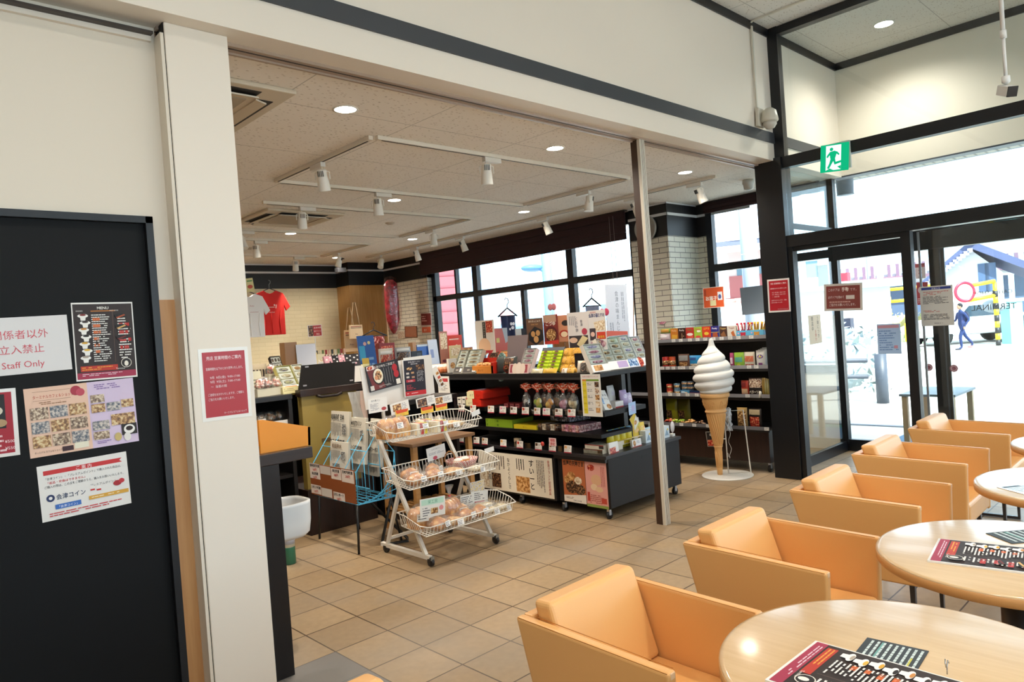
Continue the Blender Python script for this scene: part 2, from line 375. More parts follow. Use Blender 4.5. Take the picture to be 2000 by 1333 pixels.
# opening in wall_left is only shallow: the leaf stands in front of the wall core
# aluminium post of the folding partition
mb = MB().box((4.302, 3.025, 0), (4.362, 3.05, 2.838), C('cfc6b6', .4)).box((4.302, 3.05, 0), (4.318, 3.105, 2.838), C('3a2518', .5)).box((4.318, 3.05, 0), (4.362, 3.095, 2.838), C('c0b5a4', .4))
for k in (4.318, 4.332, 4.347): mb.box((k, 3.0235, 0), (k+.002, 3.0265, 2.838), C('5c5348', .5))
struct(mb, 'trim_partition_post')
# corner pillar and shopfront frame (inner plane x 6.10-6.25)
struct(MB().box((6.09, 2.815, 0), (6.27, 3.06, 2.86), FRM), 'pillar_black', bevel=.003)
mb = MB().box((6.12, 2.79, 2.86), (6.20, 2.90, 4.0), FRM)             # slim upper post
mb.box((6.12, -3.2, 3.93), (6.2, 2.79, 3.995), FRM)                    # bar under the ceiling
mb.box((6.12, -3.2, 2.762), (6.2, 2.815, 2.86), FRM)                  # middle beam
mb.box((6.10, -3.2, 2.06), (6.22, 2.815, 2.163), FRM)                # lower beam
mb.box((6.12, 1.90, 2.02), (6.2, 2.815, 2.06), FRM)
mb.box((6.12, 1.835, 0), (6.2, 1.905, 2.06), FRM)                    # jamb between the leaves
mb.box((6.11, 2.77, 0), (6.2, 2.815, 2.06), FRM)
struct(mb, 'trim_shopfront_frame')
w = MB().box((6.155, -3.2, 2.163), (6.161, 2.81, 2.762), GLASS).build('window_1', kind='structure')
MB().box((6.155, -3.2, 2.86), (6.161, 2.79, 3.93), GLASS).build('window_2', kind='structure')
d = MB().box((6.225, .75, .03), (6.231, 1.80, 2.05), GLASS).build('door_2', kind='structure')
al = C('9aa0a6', .3, .6)
MB().box((6.222, 1.80, .03), (6.234, 1.815, 2.05), al).box((6.22, .75, 0), (6.236, 1.815, .03), FRM).build('door_rail', parent=d)
# side light between pillar and outer corner post (plane y = 3.0)
w = MB().box((6.27, 2.995, .1), (7.55, 3.001, 2.838), GLASS).build('window_3', kind='structure')
MB().box((6.27, 2.975, 0), (7.55, 3.02, .1), C('14171c', .3)).box((6.27, 2.985, 2.28), (7.55, 3.01, 2.33), FRM).build('frame', parent=w)
# outer shopfront (plane x = 7.6)
mb = MB().box((7.56, 2.965, 0), (7.64, 3.05, 2.85), FRM)
mb.box((7.57, 2.03, 0), (7.64, 2.12, 2.1), FRM).box((7.57, 2.12, .0), (7.63, 2.965, .12), FRM)
mb.box((7.55, -3.2, 1.99), (7.65, 2.965, 2.30), FRM).box((7.57, -.62, 0), (7.64, -.53, 2.1), FRM).box((7.57, -1.9, 0), (7.64, -1.8, 2.1), FRM).box((7.57, -1.8, .0), (7.63, -.6, .12), FRM)
mb.box((7.57, -.9, 2.3), (7.63, -.84, 2.85), FRM)
struct(mb, 'trim_outer_frame')
MB().box((7.6, 2.12, .12), (7.606, 2.965, 1.99), GLASS).build('window_4', kind='structure')
MB().box((7.6, -3.2, 2.30), (7.606, 2.965, 2.85), GLASS).build('window_5', kind='structure')
MB().box((7.62, .75, .02), (7.626, 2.03, 1.99), GLASS).box((7.612, 2.0, .02), (7.632, 2.028, 1.99), FRM).build('door_3', kind='structure')
MB().box((7.62, -3.2, .02), (7.626, -.6, 1.99), GLASS).build('window_6', kind='structure')
# exterior wall above the transom
struct(MB().box((7.6, -3.3, 2.85), (7.75, 3.05, 4.1), C('e6dccc', .6)).box((7.6, -3.3, 2.835), (7.75, 2.97, 2.85), C('5b6070', .5)), 'wall_entrance')
# ---- shop: window wall, brick pier, far walls
BX, BY = brick_mat('x'), brick_mat('y')
CREAM = brick_mat('x', 'd9cba6', 'd3c59f', 'c9ba94', 'cream_brick', .003)
def pier(x0, x1, y0, y1, name):
    mb = MB(); z = 2.467
    for a, b, m in (((x0, y0), (x1, y0), BX), ((x0, y1), (x0, y0), BY), ((x1, y1), (x0, y1), BX), ((x1, y0), (x1, y1), BY)):
        mb.quad((a[0], a[1], 0), (b[0], b[1], 0), (b[0], b[1], z), (a[0], a[1], z), m)
    struct(mb, name)
pier(6.97, 7.75, 4.60, 5.12, 'wall_pier')
band = C('121317', .45)
struct(MB().box((6.965, 4.595, 2.467), (7.75, 5.125, 2.85), band), 'wall_pier_band')
wl = C('d8d8d8', .4)
struct(MB().box((6.955, 4.585, 2.702), (6.965, 5.135, 2.732), wl).box((6.955, 4.585, 2.702), (7.6, 4.595, 2.732), wl).box((6.958, 4.588, 2.835), (6.965, 5.13, 2.85), wl).box((6.958, 4.588, 2.835), (7.6, 4.595, 2.85), wl), 'trim_pier_line')
struct(MB().quad((7.598, 4.60, 0), (7.598, 4.47, 0), (7.598, 4.47, 2.467), (7.598, 4.60, 2.467), BY).box((7.59, 4.47, 2.467), (7.75, 4.60, 2.85), band).box((7.6, 4.47, 0), (7.75, 4.6, 2.467), WALLM), 'wall_window_end')
struct(MB().box((7.585, 3.9, 2.702), (7.595, 4.6, 2.732), wl), 'trim_window_line')
# window right of the pier (plane x=7.6, y 3.05..4.47)
w = MB().box((7.62, 3.05, .9), (7.626, 4.42, 2.75), GLASS).build('window_7', kind='structure')
blu = C('10151f', .35)
MB().box((7.58, 4.39, .86), (7.66, 4.47, 2.85), blu).box((7.58, 3.05, 2.03), (7.66, 4.39, 2.115), blu).box((7.58, 3.05, .82), (7.66, 4.39, .9), blu).box((7.58, 3.05, 2.74), (7.66, 4.39, 2.85), blu).box((7.585, 3.72, .9), (7.655, 3.76, 2.74), blu).build('frame', parent=w)
struct(MB().box((7.6, 3.05, 0), (7.72, 4.47, .82), WALLM), 'wall_under_window')
# long window wall (plane x=7.1, y 5.12..9.22)
w = MB().box((7.12, 5.12, .9), (7.126, 9.2, 2.75), GLASS).build('window_8', kind='structure')
mb = MB()
mb.box((7.08, 5.12, 2.065), (7.17, 9.2, 2.15), blu).box((7.08, 5.12, .84), (7.17, 9.2, .9), blu).box((7.08, 5.12, 2.7), (7.17, 9.2, 2.85), blu)
mb.box((7.08, 5.12, .9), (7.17, 5.22, 2.75), blu).box((7.08, 9.12, .9), (7.17, 9.22, 2.75), blu)
for y in (8.1, 6.17): mb.box((7.085, y, .9), (7.165, y+.11, 2.75), blu)
mb.box((7.09, 7.12, .9), (7.16, 7.19, 2.065), blu)
for y in (8.6,): mb.box((7.09, y, .9), (7.16, y+.04, 2.75), blu)
mb.build('frame', parent=w)
struct(MB().box((7.1, 5.12, 0), (7.25, 9.22, .84), WALLM), 'wall_sill')
struct(MB().quad((7.0, 10.45, 0), (7.0, 9.22, 0), (7.0, 9.22, 2.467), (7.0, 10.45, 2.467), BY).quad((7.0, 9.22, 0), (7.25, 9.22, 0), (7.25, 9.22, 2.85), (7.0, 9.22, 2.85), BX).box((6.99, 9.22, 2.467), (7.25, 10.45, 2.85), C('080808', .5)), 'wall_far_right')
struct(MB().quad((-3, 10.87, 0), (6.3, 10.87, 0), (6.3, 10.87, 2.46), (-3, 10.87, 2.46), CREAM).box((-3, 10.86, 2.456), (6.3, 11.0, 2.85), C('0b0a0a', .5)), 'wall_back')
struct(MB().box((6.30, 10.46, 0), (7.3, 11.0, 2.465), wood('c49a60', 'b08448')).box((6.29, 10.45, 2.465), (7.3, 11.0, 2.85), C('080808', .5)), 'wall_wood_box')
struct(MB().box((-3, 10.85, 2.70), (6.29, 10.86, 2.73), wl).box((6.28, 10.44, 2.70), (6.29, 10.86, 2.73), wl).box((6.28, 10.44, 2.70), (6.98, 10.45, 2.73), wl).box((6.98, 9.22, 2.70), (6.99, 10.44, 2.73), wl).box((-3, 10.84, 2.83), (6.29, 10.86, 2.85), wl), 'trim_back_line')
struct(MB().box((7.25, 5.1, 2.85), (7.9, 11.2, 3.0), WALLM).box((-3, 11.0, 0), (7.9, 11.2, 3.0), WALLM), 'wall_outer_back')
# fabric blinds
bm = wood('2a1618', '33191c', axis='Y', rough=.8)
o = thing('roman_blind', 'long dark maroon roman blind pulled up over the shop window wall', 'blind', (0, 0, 0))
mb = MB()
for k in range(4): mb.box((6.90-.008*(k % 2), 5.15, 2.50+k*.085), (6.93, 9.26, 2.50+(k+1)*.085-.003), bm)
mb.build('fabric', parent=o); MB().box((6.89, 5.13, 2.835), (6.95, 9.28, 2.85), C('1a1416', .5)).build('headrail', parent=o)
MB().tube([(6.885, 5.3, 2.8), (6.885, 5.3, 1.6)], .003, C('8a7a7a'), 5).tube([(6.885, 5.36, 2.8), (6.885, 5.36, 1.7)], .003, C('8a7a7a'), 5).build('cord', parent=o)
o = thing('roman_blind', 'short dark blind pulled up over the window right of the brick pier', 'blind')
mb = MB()
for k in range(3): mb.box((7.50-.008*(k % 2), 3.08, 2.72+k*.04), (7.53, 4.44, 2.72+(k+1)*.04-.003), bm)
mb.build('fabric', parent=o); MB().box((7.49, 3.07, 2.838), (7.55, 4.46, 2.85), C('1a1416', .5)).build('headrail', parent=o)

# ---- ceiling fittings
def downlight(x, y, z, label, group, r=.062, e=30):
    o = thing('downlight', label, 'ceiling light', (x, y, z), group=group)
    MB().lathe([(r+.012, -.001), (r+.012, -.004), (r, -.005), (r, -.001), (r+.012, -.001)], WHITE, seg=24).build('trim_ring', parent=o)
    MB().lathe([(0.0001, -.003), (r, -.003)], emit('fff3e2', e), seg=24).build('lens', parent=o)
    l = bpy.data.lights.new('lamp', 'SPOT'); l.energy = LAMP if z < 3 else LAMPC; l.color = (1, .90, .78) if z < 3 else (1, .93, .84); l.spot_size = R(150); l.spot_blend = .9; l.shadow_soft_size = .06
    lo = bpy.data.objects.new('lamp', l); COL.objects.link(lo); lo.parent = o; lo.location = (0, 0, -.02)
LAMP, LAMPC = 105, 130
rows = ['nearest the header', 'in the second row from the header', 'in the third row from the header', 'in the row furthest back']
cols = ['left', 'middle', 'window-side']
for i, x in enumerate((2.215, 4.0, 5.77)):
    for j, y in enumerate((3.575, 5.7, 7.87, 9.9)):
        downlight(x, y, 2.85, f'round flush downlight, {cols[i]} column, {rows[j]}', 'shop downlights')
for i, y in enumerate((3.575, 5.7, 7.87)): downlight(.4, y, 2.85, 'round flush shop downlight behind the staff door wall, '+rows[i], 'shop downlights')
for k, (x, y) in enumerate(((6.94, 2.18), (3.0, .5), (.4, .9), (3.0, -1.6), (.4, -1.6), (5.2, -1.0))):
    downlight(x, y, 4.0, ['round downlight in the high cafe ceiling behind the black ceiling bar'][0] if k == 0 else f'{ORD[k]} round downlight of the cafe ceiling counted from the entrance', 'cafe downlights', r=.075)
TRK = C('ddd3c2', .45); TRD = C('241a12', .6)
def track(p, q, z, label, wd=.035):
    p, q = Vector(p), Vector(q); o = thing('lighting_track', label, 'lighting track', (p.x, p.y, z)); d = q-p
    hx_ = (abs(d.x)/2+.001, wd/2) if abs(d.x) > abs(d.y) else (wd/2, abs(d.y)/2+.001)
    c = d/2
    MB().box((c.x-hx_[0], c.y-hx_[1], -.028), (c.x+hx_[0], c.y+hx_[1], 0), TRK).build('rail', parent=o, bevel=.003)
    if abs(d.x) > abs(d.y): MB().box((c.x-hx_[0]+.04, c.y-.006, -.0295), (c.x+hx_[0]-.04, c.y+.006, -.0275), TRD).build('slot', parent=o)
    else: MB().box((c.x-.006, c.y-hx_[1]+.04, -.0295), (c.x+.006, c.y+hx_[1]-.04, -.0275), TRD).build('slot', parent=o)
ZC = 2.85
track((2.63, 3.96), (2.63, 5.36), ZC, 'cream light track over the bread rack, running away from the header')
track((2.66, 3.94), (5.40, 3.94), ZC, 'cream light track parallel to the header, first one in')
track((2.63, 5.36), (5.46, 5.36), ZC, 'cream light track parallel to the header, second one in')
track((5.42, 3.96), (5.42, 5.34), ZC, 'cream light track closing the window end of the front track rectangle')
track((6.19, 3.50), (6.19, 9.7), ZC, 'longest cream light track beside the roman blind')
track((2.9, 6.2), (5.40, 6.2), ZC, 'cream light track between the front rectangle and the air conditioner')
track((5.42, 6.2), (5.42, 7.66), ZC, 'cream light track beyond the front rectangle on the window side')
track((2.9, 7.68), (5.40, 7.68), ZC, 'cream light track just behind the air conditioner')
track((3.0, 8.35), (5.38, 8.35), ZC, 'cream light track two rows in front of the back wall')
track((5.40, 8.35), (5.40, 9.7), ZC, 'short cream light track toward the back wall')
track((3.0, 9.72), (5.38, 9.72), ZC, 'cream light track nearest the back wall')
def spot(px, py, x=None, y=None, aim=(0, 0, -1), label='', on=False, boxdir='x', power=0):
    # px,py: where the adapter meets the rail
    o = thing('track_spotlight', label, 'spotlight', (x, y, ZC-.03), group='white track spotlights')
    bd = (.09, .02) if boxdir == 'x' else (.02, .09)
    MB().box((-.02 if boxdir == 'x' else -.02, -.02, -.035), (bd[0]*1.6 if boxdir == 'x' else .02, .02 if boxdir == 'x' else bd[1]*1.6, 0), C('d9d2c6', .4)).build('adapter', parent=o, bevel=.003)
    a = Vector(aim).normalized(); T = a.to_track_quat('-Z', 'Y').to_matrix(); c = Vector((0, 0, -.125))
    wm = C('ebe6da', .4)
    mb = MB(); s = T@Vector((1, 0, 0))
    mb.tube([Vector((0, 0, -.035))+s*0, Vector((0, 0, -.05)), c+s*.052+Vector((0, 0, .05)), c+s*.052], .0045, wm, 6).tube([Vector((0, 0, -.05)), c-s*.052+Vector((0, 0, .05)), c-s*.052], .0045, wm, 6)
    mb.build('yoke', parent=o)
    mb = MB().lathe([(0.001, .075), (.032, .072), (.036, .065), (.036, .02), (.040, .01), (.046, -.075), (.046, -.08), (.040, -.078)], wm, c=c, seg=16, T=T)
    hd = mb.build('head', parent=o)
    mb = MB()
    for k in (-.018, -.006, .006, .018): mb.obox(c+T@Vector((k, -.034, .045)), (.002, .006, .02), T, C('4a4640', .4))
    mb.build('heat_sink', parent=hd)
    MB().lathe([(0.0001, -.074), (.040, -.074)], emit('fff0d8', 14 if on else 1.4), c=c, seg=16, T=T).build('lens', parent=hd)
    if power:
        l = bpy.data.lights.new('lamp', 'SPOT'); l.energy = power*1.7; l.color = (1, .87, .70); l.spot_size = R(75); l.spot_blend = .6; l.shadow_soft_size = .04
        lo = bpy.data.objects.new('lamp', l); COL.objects.link(lo); lo.parent = o; lo.location = c+a*.09; lo.rotation_euler = a.to_track_quat('-Z', 'Y').to_euler()
SP = [ # rail x, y, aim, lit, dir, power, label
 (2.63, 4.62, (.25, .25, -1), 1, 'y', 60, 'nearest white spotlight, hanging over the bread rack'),
 (3.62, 3.94, (.1, .15, -1), 0, 'x', 0, 'white spotlight on the first track between two downlights'),
 (3.58, 5.36, (.1, .1, -1), 1, 'x', 60, 'white spotlight in the middle of the second track, above the ramen posters'),
 (3.28, 6.2, (.1, .3, -1), 0, 'x', 0, 'white spotlight right of the air conditioner'),
 (5.42, 4.45, (-.1, .1, -1), 1, 'y', 60, 'white spotlight on the cross track above the centre gondola'),
 (6.19, 4.45, (.3, -.2, -1), 0, 'y', 0, 'white tilted spotlight in front of the right end of the long blind'),
 (6.19, 3.68, (.35, -.2, -1), 1, 'y', 60, 'white tilted spotlight nearest the brick pier and the black pillar'),
 (6.19, 5.75, (.3, -.2, -1), 0, 'y', 0, 'white spotlight in front of the middle of the long blind'),
 (6.19, 7.3, (.3, -.1, -1), 0, 'y', 0, 'white spotlight in front of the left half of the long blind'),
 (5.42, 6.95, (-.1, -.1, -1), 1, 'y', 45, 'white spotlight on the side track before the left end of the blind'),
 (6.19, 8.35, (.2, -.1, -1), 0, 'y', 0, 'white spotlight beside the left end of the blind'),
 (6.19, 9.3, (-.5, -.35, -1), 1, 'y', 30, 'lit white spotlight turned to the side, before the black band near the wooden box'),
 (3.32, 7.68, (.15, -.35, -1), 1, 'x', 45, 'lit white spotlight beside the air conditioner, lens turned toward us'),
 (3.78, 8.35, (.1, .1, -1), 0, 'x', 0, 'white spotlight just below the lit one beside the air conditioner'),
 (5.40, 9.2, (-.2, .2, -1), 0, 'y', 0, 'white spotlight beside the small far downlight'),
 (3.95, 9.72, (.1, .3, -1), 0, 'x', 30, 'left white spotlight hanging before the black band of the back wall'),
 (4.98, 9.72, (.1, .3, -1), 0, 'x', 30, 'right white spotlight hanging before the black band of the back wall'),
]
for x, y, a, on, bd, pw, lb in SP: spot(0, 0, x, y, a, lb, on, bd, pw)
# air conditioners
def aircon(x, y, label, w=.84):
    o = thing('ceiling_air_conditioner', label, 'air conditioner', (x, y, ZC)); cm = C('cfc3ae', .45)
    MB().prism([(-w/2, -w/2, 0), (w/2, -w/2, 0), (w/2, w/2, 0), (-w/2, w/2, 0)], (0, 0, -.025), cm).build('panel', parent=o, bevel=.008)
    MB().box((-w*.27, -w*.27, -.032), (w*.27, w*.27, -.025), C('a89c88', .6)).build('grille', parent=o)
    for k in range(4):
        a = k*PI/2; T = Matrix.Rotation(a, 3, 'Z')
        mb = MB(); mb.obox(T@Vector((0, -w*.39, -.0255)), (w*.30, w*.045, .002), T, C('15110d', .6)); mb.build('outlet', parent=o)
        mb = MB(); mb.obox(T@Vector((0, -w*.355, -.036)), (w*.30, w*.035, .004), T@Matrix.Rotation(.25, 3, 'X'), cm); mb.build('louvre', parent=o)
aircon(3.5, 6.9, 'square cream cassette air conditioner in the shop ceiling')
aircon(1.42, 3.85, 'cassette air conditioner partly hidden behind the white post')
for px, py, lb in ((125, 830, 0), (1945, 502, 1)):
    x, y = 470+px*.15, 360+py*.15; p = PZ(x, y, ZC)
    MB().lathe([(.055, 0), (.055, -.008), (.03, -.02), (0.001, -.022)], C('bfb3a2', .5), seg=16).build('smoke_detector', label=['round detector on the shop ceiling left of the back spotlights', 'round detector on the shop ceiling between two white spotlights'][lb], cat='smoke detector', loc=p)
p = PZ(1461, 352, ZC)
MB().lathe([(.055, 0), (.06, -.03), (.05, -.05), (.045, -.09), (.02, -.105), (0.001, -.106)], C('cfcac2', .4), seg=20).build('security_camera', label='small white dome camera on the shop ceiling beside the black pillar', cat='camera', loc=p)
# black fixed camera on the back band
p = Vector((5.9, 10.0, 2.85))
o = thing('security_camera', 'small black camera hanging from the shop ceiling before the wooden box', 'camera', p)
MB().lathe([(.06, 0), (.06, -.012), (.012, -.014), (.012, -.16)], C('3a3a3c', .5), seg=12).build('stem', parent=o); MB().box((-.09, -.05, -.22), (.06, .05, -.15), C('141416', .5)).build('body', parent=o)
# dome camera on header with cable duct
p = PY(1481, 236, 2.87)
o = thing('dome_camera', 'white dome camera on the header wall with a cable duct going up', 'camera', (p.x, 2.868, p.z)); cm = C('cfc8b8', .35)
MB().prism([(-.05, 0, .10), (.05, 0, .10), (.06, 0, -.06), (-.06, 0, -.06)], (0, -.03, 0), cm).build('bracket', parent=o, bevel=.006)
mb = MB().lathe([(.028, .085), (.058, .06), (.07, 0), (.072, -.02), (.066, -.03)], cm, c=(.02, -.09, 0), seg=24); mb.build('housing', parent=o)
MB().lathe([(.056, -.03), (.056, -.055), (.035, -.085), (0.001, -.095)], C('c4bdb0', .15), c=(.02, -.09, 0), seg=24).build('dome', parent=o)
MB().box((-.038, -.014, .10), (-.018, 0, 3.95-p.z), cm).box((-.038, -.014, 3.98-p.z), (-.018, 0, 3.998-p.z), cm).box((-.038, -.5, 3.985-p.z), (-.018, 0, 3.999-p.z), cm).build('cable_duct', parent=o)
# bullet camera on pole over the tables
o = thing('pole_camera', 'white bullet camera on a long ceiling pole with a black lens face', 'camera', (5.3, .98, 4.0)); cm = C('cfcdc8', .35)
q = PZ(1955, 0, 4.0); k = .62; q = Vector((0, 0, EYE))+(q-Vector((0, 0, EYE)))*k
base = Vector((q.x, q.y, 0)); o.location = (base.x, base.y, 4.0)
# find the height where the head sits (pixel row 175) on that vertical
zb = None
for i in range(300):
    z = 4.0-i*.01; v = Vector((base.x, base.y, z))-Vector((0, 0, EYE)); yy = 666.5-FPX*v.dot(CU)/v.dot(CF)
    if yy > 158: zb = z-4.0; break
MB().tube([(0, 0, 0), (0, 0, zb+.25)], .011, cm, 12).lathe([(.016, zb+.27), (.016, zb+.23)], cm, seg=12).tube([(0, 0, zb+.24), (0, 0, zb+.03)], .0085, cm, 12).build('pole', parent=o)
MB().lathe([(.02, .03), (.02, 0), (.01, -.01)], cm, c=(0, 0, zb), seg=12).build('ball_joint', parent=o)
T = Vector((-.8, -.7, -.45)).to_track_quat('-Y', 'Z').to_matrix(); mb = MB(); mb.obox(Vector((0, 0, zb-.045)), (.024, .05, .026), T, cm); mb.build('body', parent=o, bevel=.004)
mb = MB(); mb.obox(Vector((0, 0, zb-.045))+T@Vector((0, -.052, 0)), (.0245, .003, .0265), T, C('151210', .2)); mb.build('lens_face', parent=o)
mb = MB(); mb.tube([(0.01, 0, zb+.03), (.045, .01, zb+.02), (.05, .01, zb-.02), (.03, .02, zb-.04)], .003, C('6a6864'), 5); mb.build('wire', parent=o)
# emergency exit sign (pictogram), hung on the middle beam
F, w_, h_ = cardframe(6.08, (1603, 285), (1656, 277), (1606, 336), 'x')
gm = emit('12b47c', 1.0); wm = emit('e8fbff', 1.15); h_ = w_ = .225
man = [('r', .2, .05, .55, .9, wm), ('d', .40, .19, .065, .065, gm),
 ('p', [(.33, .28), (.52, .25), (.60, .33), (.52, .58), (.36, .52)], gm), ('p', [(.50, .25), (.62, .30), (.70, .40), (.66, .43), (.58, .36), (.48, .34)], gm), ('p', [(.35, .28), (.26, .38), (.22, .46), (.27, .49), (.32, .42), (.42, .36)], gm),
 ('p', [(.38, .50), (.52, .55), (.42, .72), (.32, .90), (.25, .86), (.33, .70)], gm), ('p', [(.44, .52), (.54, .54), (.56, .66), (.78, .62), (.80, .69), (.52, .76)], gm), ('p', [(.2, .95), (.35, .88), (.48, .95)], gm), ('p', [(.75, .95), (.62, .84), (.75, .80)], gm)]
F.o.x = 6.08
card('emergency_exit_sign', 'green and white glowing emergency exit sign with a running figure', 'exit sign', F, w_, h_, man, base=gm, th=.018)
MB().box((6.1005, F.p(w_, 0).y-.0, F.p(0, h_).z), (6.12, F.p(0, 0).y, F.p(0, 0).z), C('c8ccc8', .4)).build('exit_sign_backbox', parent=None, label='slim pale case behind the green exit sign on the beam', cat='sign case')
# wall clock on pier
p = PX(1262, 447, 6.955)
o = thing('wall_clock', 'round pale wall clock half hidden behind the partition post', 'clock', p)
Tc = Matrix.Rotation(-PI/2, 3, 'Y')
MB().lathe([(.15, 0), (.155, .02), (.145, .035), (.14, .03)], C('9a958c', .35), seg=32, T=Tc).build('case', parent=o)
MB().lathe([(0.0001, .028), (.141, .028)], C('c8c4ba', .4), seg=32, T=Tc).build('dial', parent=o)
mb = MB(); F = Fr((-.03, 0, 0), (0, -1, 0), (0, 0, 1)); mb.poly(F, [(-.004, 0), (.004, 0), (.003, -.09), (-.003, -.09)], C('222222')); mb.poly(F, [(0, -.005), (.07, .02), (.07, .026), (0, .005)], C('222222'))
mb.build('hands', parent=o, kind=None)
# ================================================================ CAFE FURNITURE
LEATH = None
def leather():
    m, nt, p = newmat('orange_leatherette'); tc = N(nt, 'ShaderNodeTexCoord')
    v = N(nt, 'ShaderNodeTexVoronoi', Scale=420.0); bp = N(nt, 'ShaderNodeBump', Strength=.12); bp.inputs['Distance'].default_value = .001
    nt.links.new(tc.outputs['Object'], v.inputs['Vector']); nt.links.new(v.outputs['Distance'], bp.inputs['Height']); nt.links.new(bp.outputs[0], p.inputs['Normal'])
    p.inputs['Base Color'].default_value = (*hx('e6ac68'), 1); p.inputs['Roughness'].default_value = .42; p.inputs['Coat Weight'].default_value = .15; p.inputs['Coat Roughness'].default_value = .35
    return m
LEATH = leather(); LEATD = C('b8762e', .5); WEAR = C('e6c096', .55); STEEL = C('4f4b49', .35, .7)
def armchair(name='armchair'):
    """origin on the floor at the rear-left corner of the arm rim; x: width, y: towards the front (negative y)"""
    o = thing(name, None, None); W_, D_, H_ = .49, .56, .655; zb = .30; rk = .10
    def side(x0, x1):
        mb = MB(); pts = [(x0, 0, H_), (x0, -D_, H_-.012), (x0, -D_+.012, zb), (x0, -rk, zb)]
        mb.prism(pts, (x1-x0, 0, 0), LEATH); return mb
    a1 = side(0, .035).build('armrest', parent=o, bevel=.009, seg=3); a2 = side(W_-.035, W_).build('armrest', parent=o, bevel=.009, seg=3)
    mb = MB().prism([(.034, 0, H_), (.034, -.04, H_), (.034, -.04-rk, zb), (.034, -rk, zb)], (W_-.068, 0, 0), LEATH); mb.build('back_shell', parent=o, bevel=.006)
    # back cushion: plump, leaning, rising above the rim
    def bc(x0, x1):
        mb = MB(); mb.prism([(x0, -.036, H_+.046), (x0, -.115, H_+.05), (x0, -.205, .43), (x0, -.125, .43)], (x1-x0, 0, 0), LEATH); return mb
    bc(.04, W_-.04).build('back_cushion', parent=o, bevel=.018, seg=4)
    MB().prism([(.037, -.14, .43), (.037, -D_+.008, .425), (.037, -D_+.008, zb+.01), (.037, -.10, zb+.01)], (W_-.074, 0, 0), LEATH).build('seat', parent=o, bevel=.018, seg=3)
    for x, ar in ((.0345, a1), (W_-.0345, a2)): MB().tube([(x, -.06, H_+.0008), (x, -D_+.01, H_-.0115)], .0012, LEATD, 4).build('seam', parent=ar)
    for x, ar in ((.003, a1), (W_-.003, a2)): MB().tube([(x, -.01, H_-.002), (x, -D_+.008, H_-.014), (x, -D_+.015, zb+.02)], .0012, LEATD, 4).build('seam', parent=ar)
    for x, ar in ((.004, a1), (W_-.031, a2)):
        MB().box((x+.004, -D_-.0006, H_-.03), (x+.023, -D_+.004, H_-.0135), WEAR).build('worn_corner', parent=ar, bevel=.002)
    for x in (.05, W_-.05):
        mb = MB().tube([(x, -.12, zb), (x, -.12, .012), (x, -.50, .012), (x, -.50, zb)], .015, STEEL, 4); mb.build('leg', parent=o)
    MB().tube([(.05, -.50, zb-.02), (W_-.05, -.50, zb-.02)], .013, STEEL, 4).build('crossbar', parent=o); MB().tube([(.05, -.12, .012), (W_-.05, -.12, .012)], .013, STEEL, 4).build('crossbar', parent=o)
    return o
a0 = armchair()
CH = [(1.405, 1.545, 0.0, 'orange leatherette tub armchair at the nearest round table, back cushion nearest the camera'),
      (2.268, 1.53, 0.0, 'orange leatherette tub armchair at the second round table, behind the nearest armchair'),
      (3.215, 1.555, 0.015, 'middle orange leatherette tub armchair in the row of five along the tables'),
      (4.165, 1.63, 0.02, 'orange leatherette tub armchair second from the far end of the row'),
      (5.16, 1.64, 0.02, 'orange leatherette tub armchair furthest away, before the low bench outside')]
for i, (x, y, a, lb) in enumerate(CH):
    o = a0 if i == 0 else dup(a0)
    o.location = (x, y, 0); o.rotation_euler = (0, 0, a); s_ = (.985, 1.0, 1.03, 1.06, 1.06)[i]; o.scale = (s_, s_*.97, 1)
    tag(o, lb, 'armchair', 'orange armchairs along the round tables')
p = PZ(728, 1310, .70)
dup(a0, loc=(p.x-.45, p.y+.036, 0), rot=(0, 0, .02), label='orange armchair cut off at the bottom edge, only a corner of its back showing', group='orange armchairs along the round tables')
TOPM = None
def topmat():
    m, nt, p = newmat('beech_laminate'); tc = N(nt, 'ShaderNodeTexCoord'); mp = N(nt, 'ShaderNodeMapping'); mp.inputs['Scale'].default_value = (40, 3, 3)
    n = N(nt, 'ShaderNodeTexNoise', Scale=1.6, Detail=5.0); r = ramp(nt, [(.3, hx('d2ad7c')), (.7, hx('dcba8c'))])
    nt.links.new(tc.outputs['Object'], mp.inputs['Vector']); nt.links.new(mp.outputs[0], n.inputs['Vector']); nt.links.new(n.outputs['Fac'], r.inputs['Fac']); nt.links.new(r.outputs['Color'], p.inputs['Base Color'])
    p.inputs['Roughness'].default_value = .3; p.inputs['Coat Weight'].default_value = .7; p.inputs['Coat Roughness'].default_value = .12
    return m
TOPM = topmat()
t0 = thing('round_table', None, None)
MB().lathe([(.0001, .70), (.378, .70), (.388, .6985), (.39, .695), (.39, .669), (.384, .665), (.0001, .665)], TOPM, seg=72).build('tabletop', parent=t0)
MB().lathe([(.3905, .694), (.3915, .6938), (.3915, .668), (.3905, .667)], C('c98f52', .4), seg=72).build('edge_band', parent=t0)
MB().tube([(0, 0, .02), (0, 0, .664)], .052, C('0c0c0e', .35), 20).build('column', parent=t0)
MB().lathe([(.25, 0), (.25, .012), (.07, .022), (.052, .03)], C('0c0c0e', .35), seg=40).build('base', parent=t0)
MB().box((-.12, -.12, .655), (.12, .12, .665), C('0c0c0e', .4)).build('mounting_plate', parent=t0)
TB = [(1.655, .565, 'nearest round beech cafe table, brown menu lying on it'), (2.60, .535, 'second round beech cafe table with a glossy reflecting menu'),
      (3.665, .50, 'third round beech cafe table with a pale sheet lying at its edge'), (4.66, .56, 'furthest round beech cafe table, cut by the edge of the picture')]
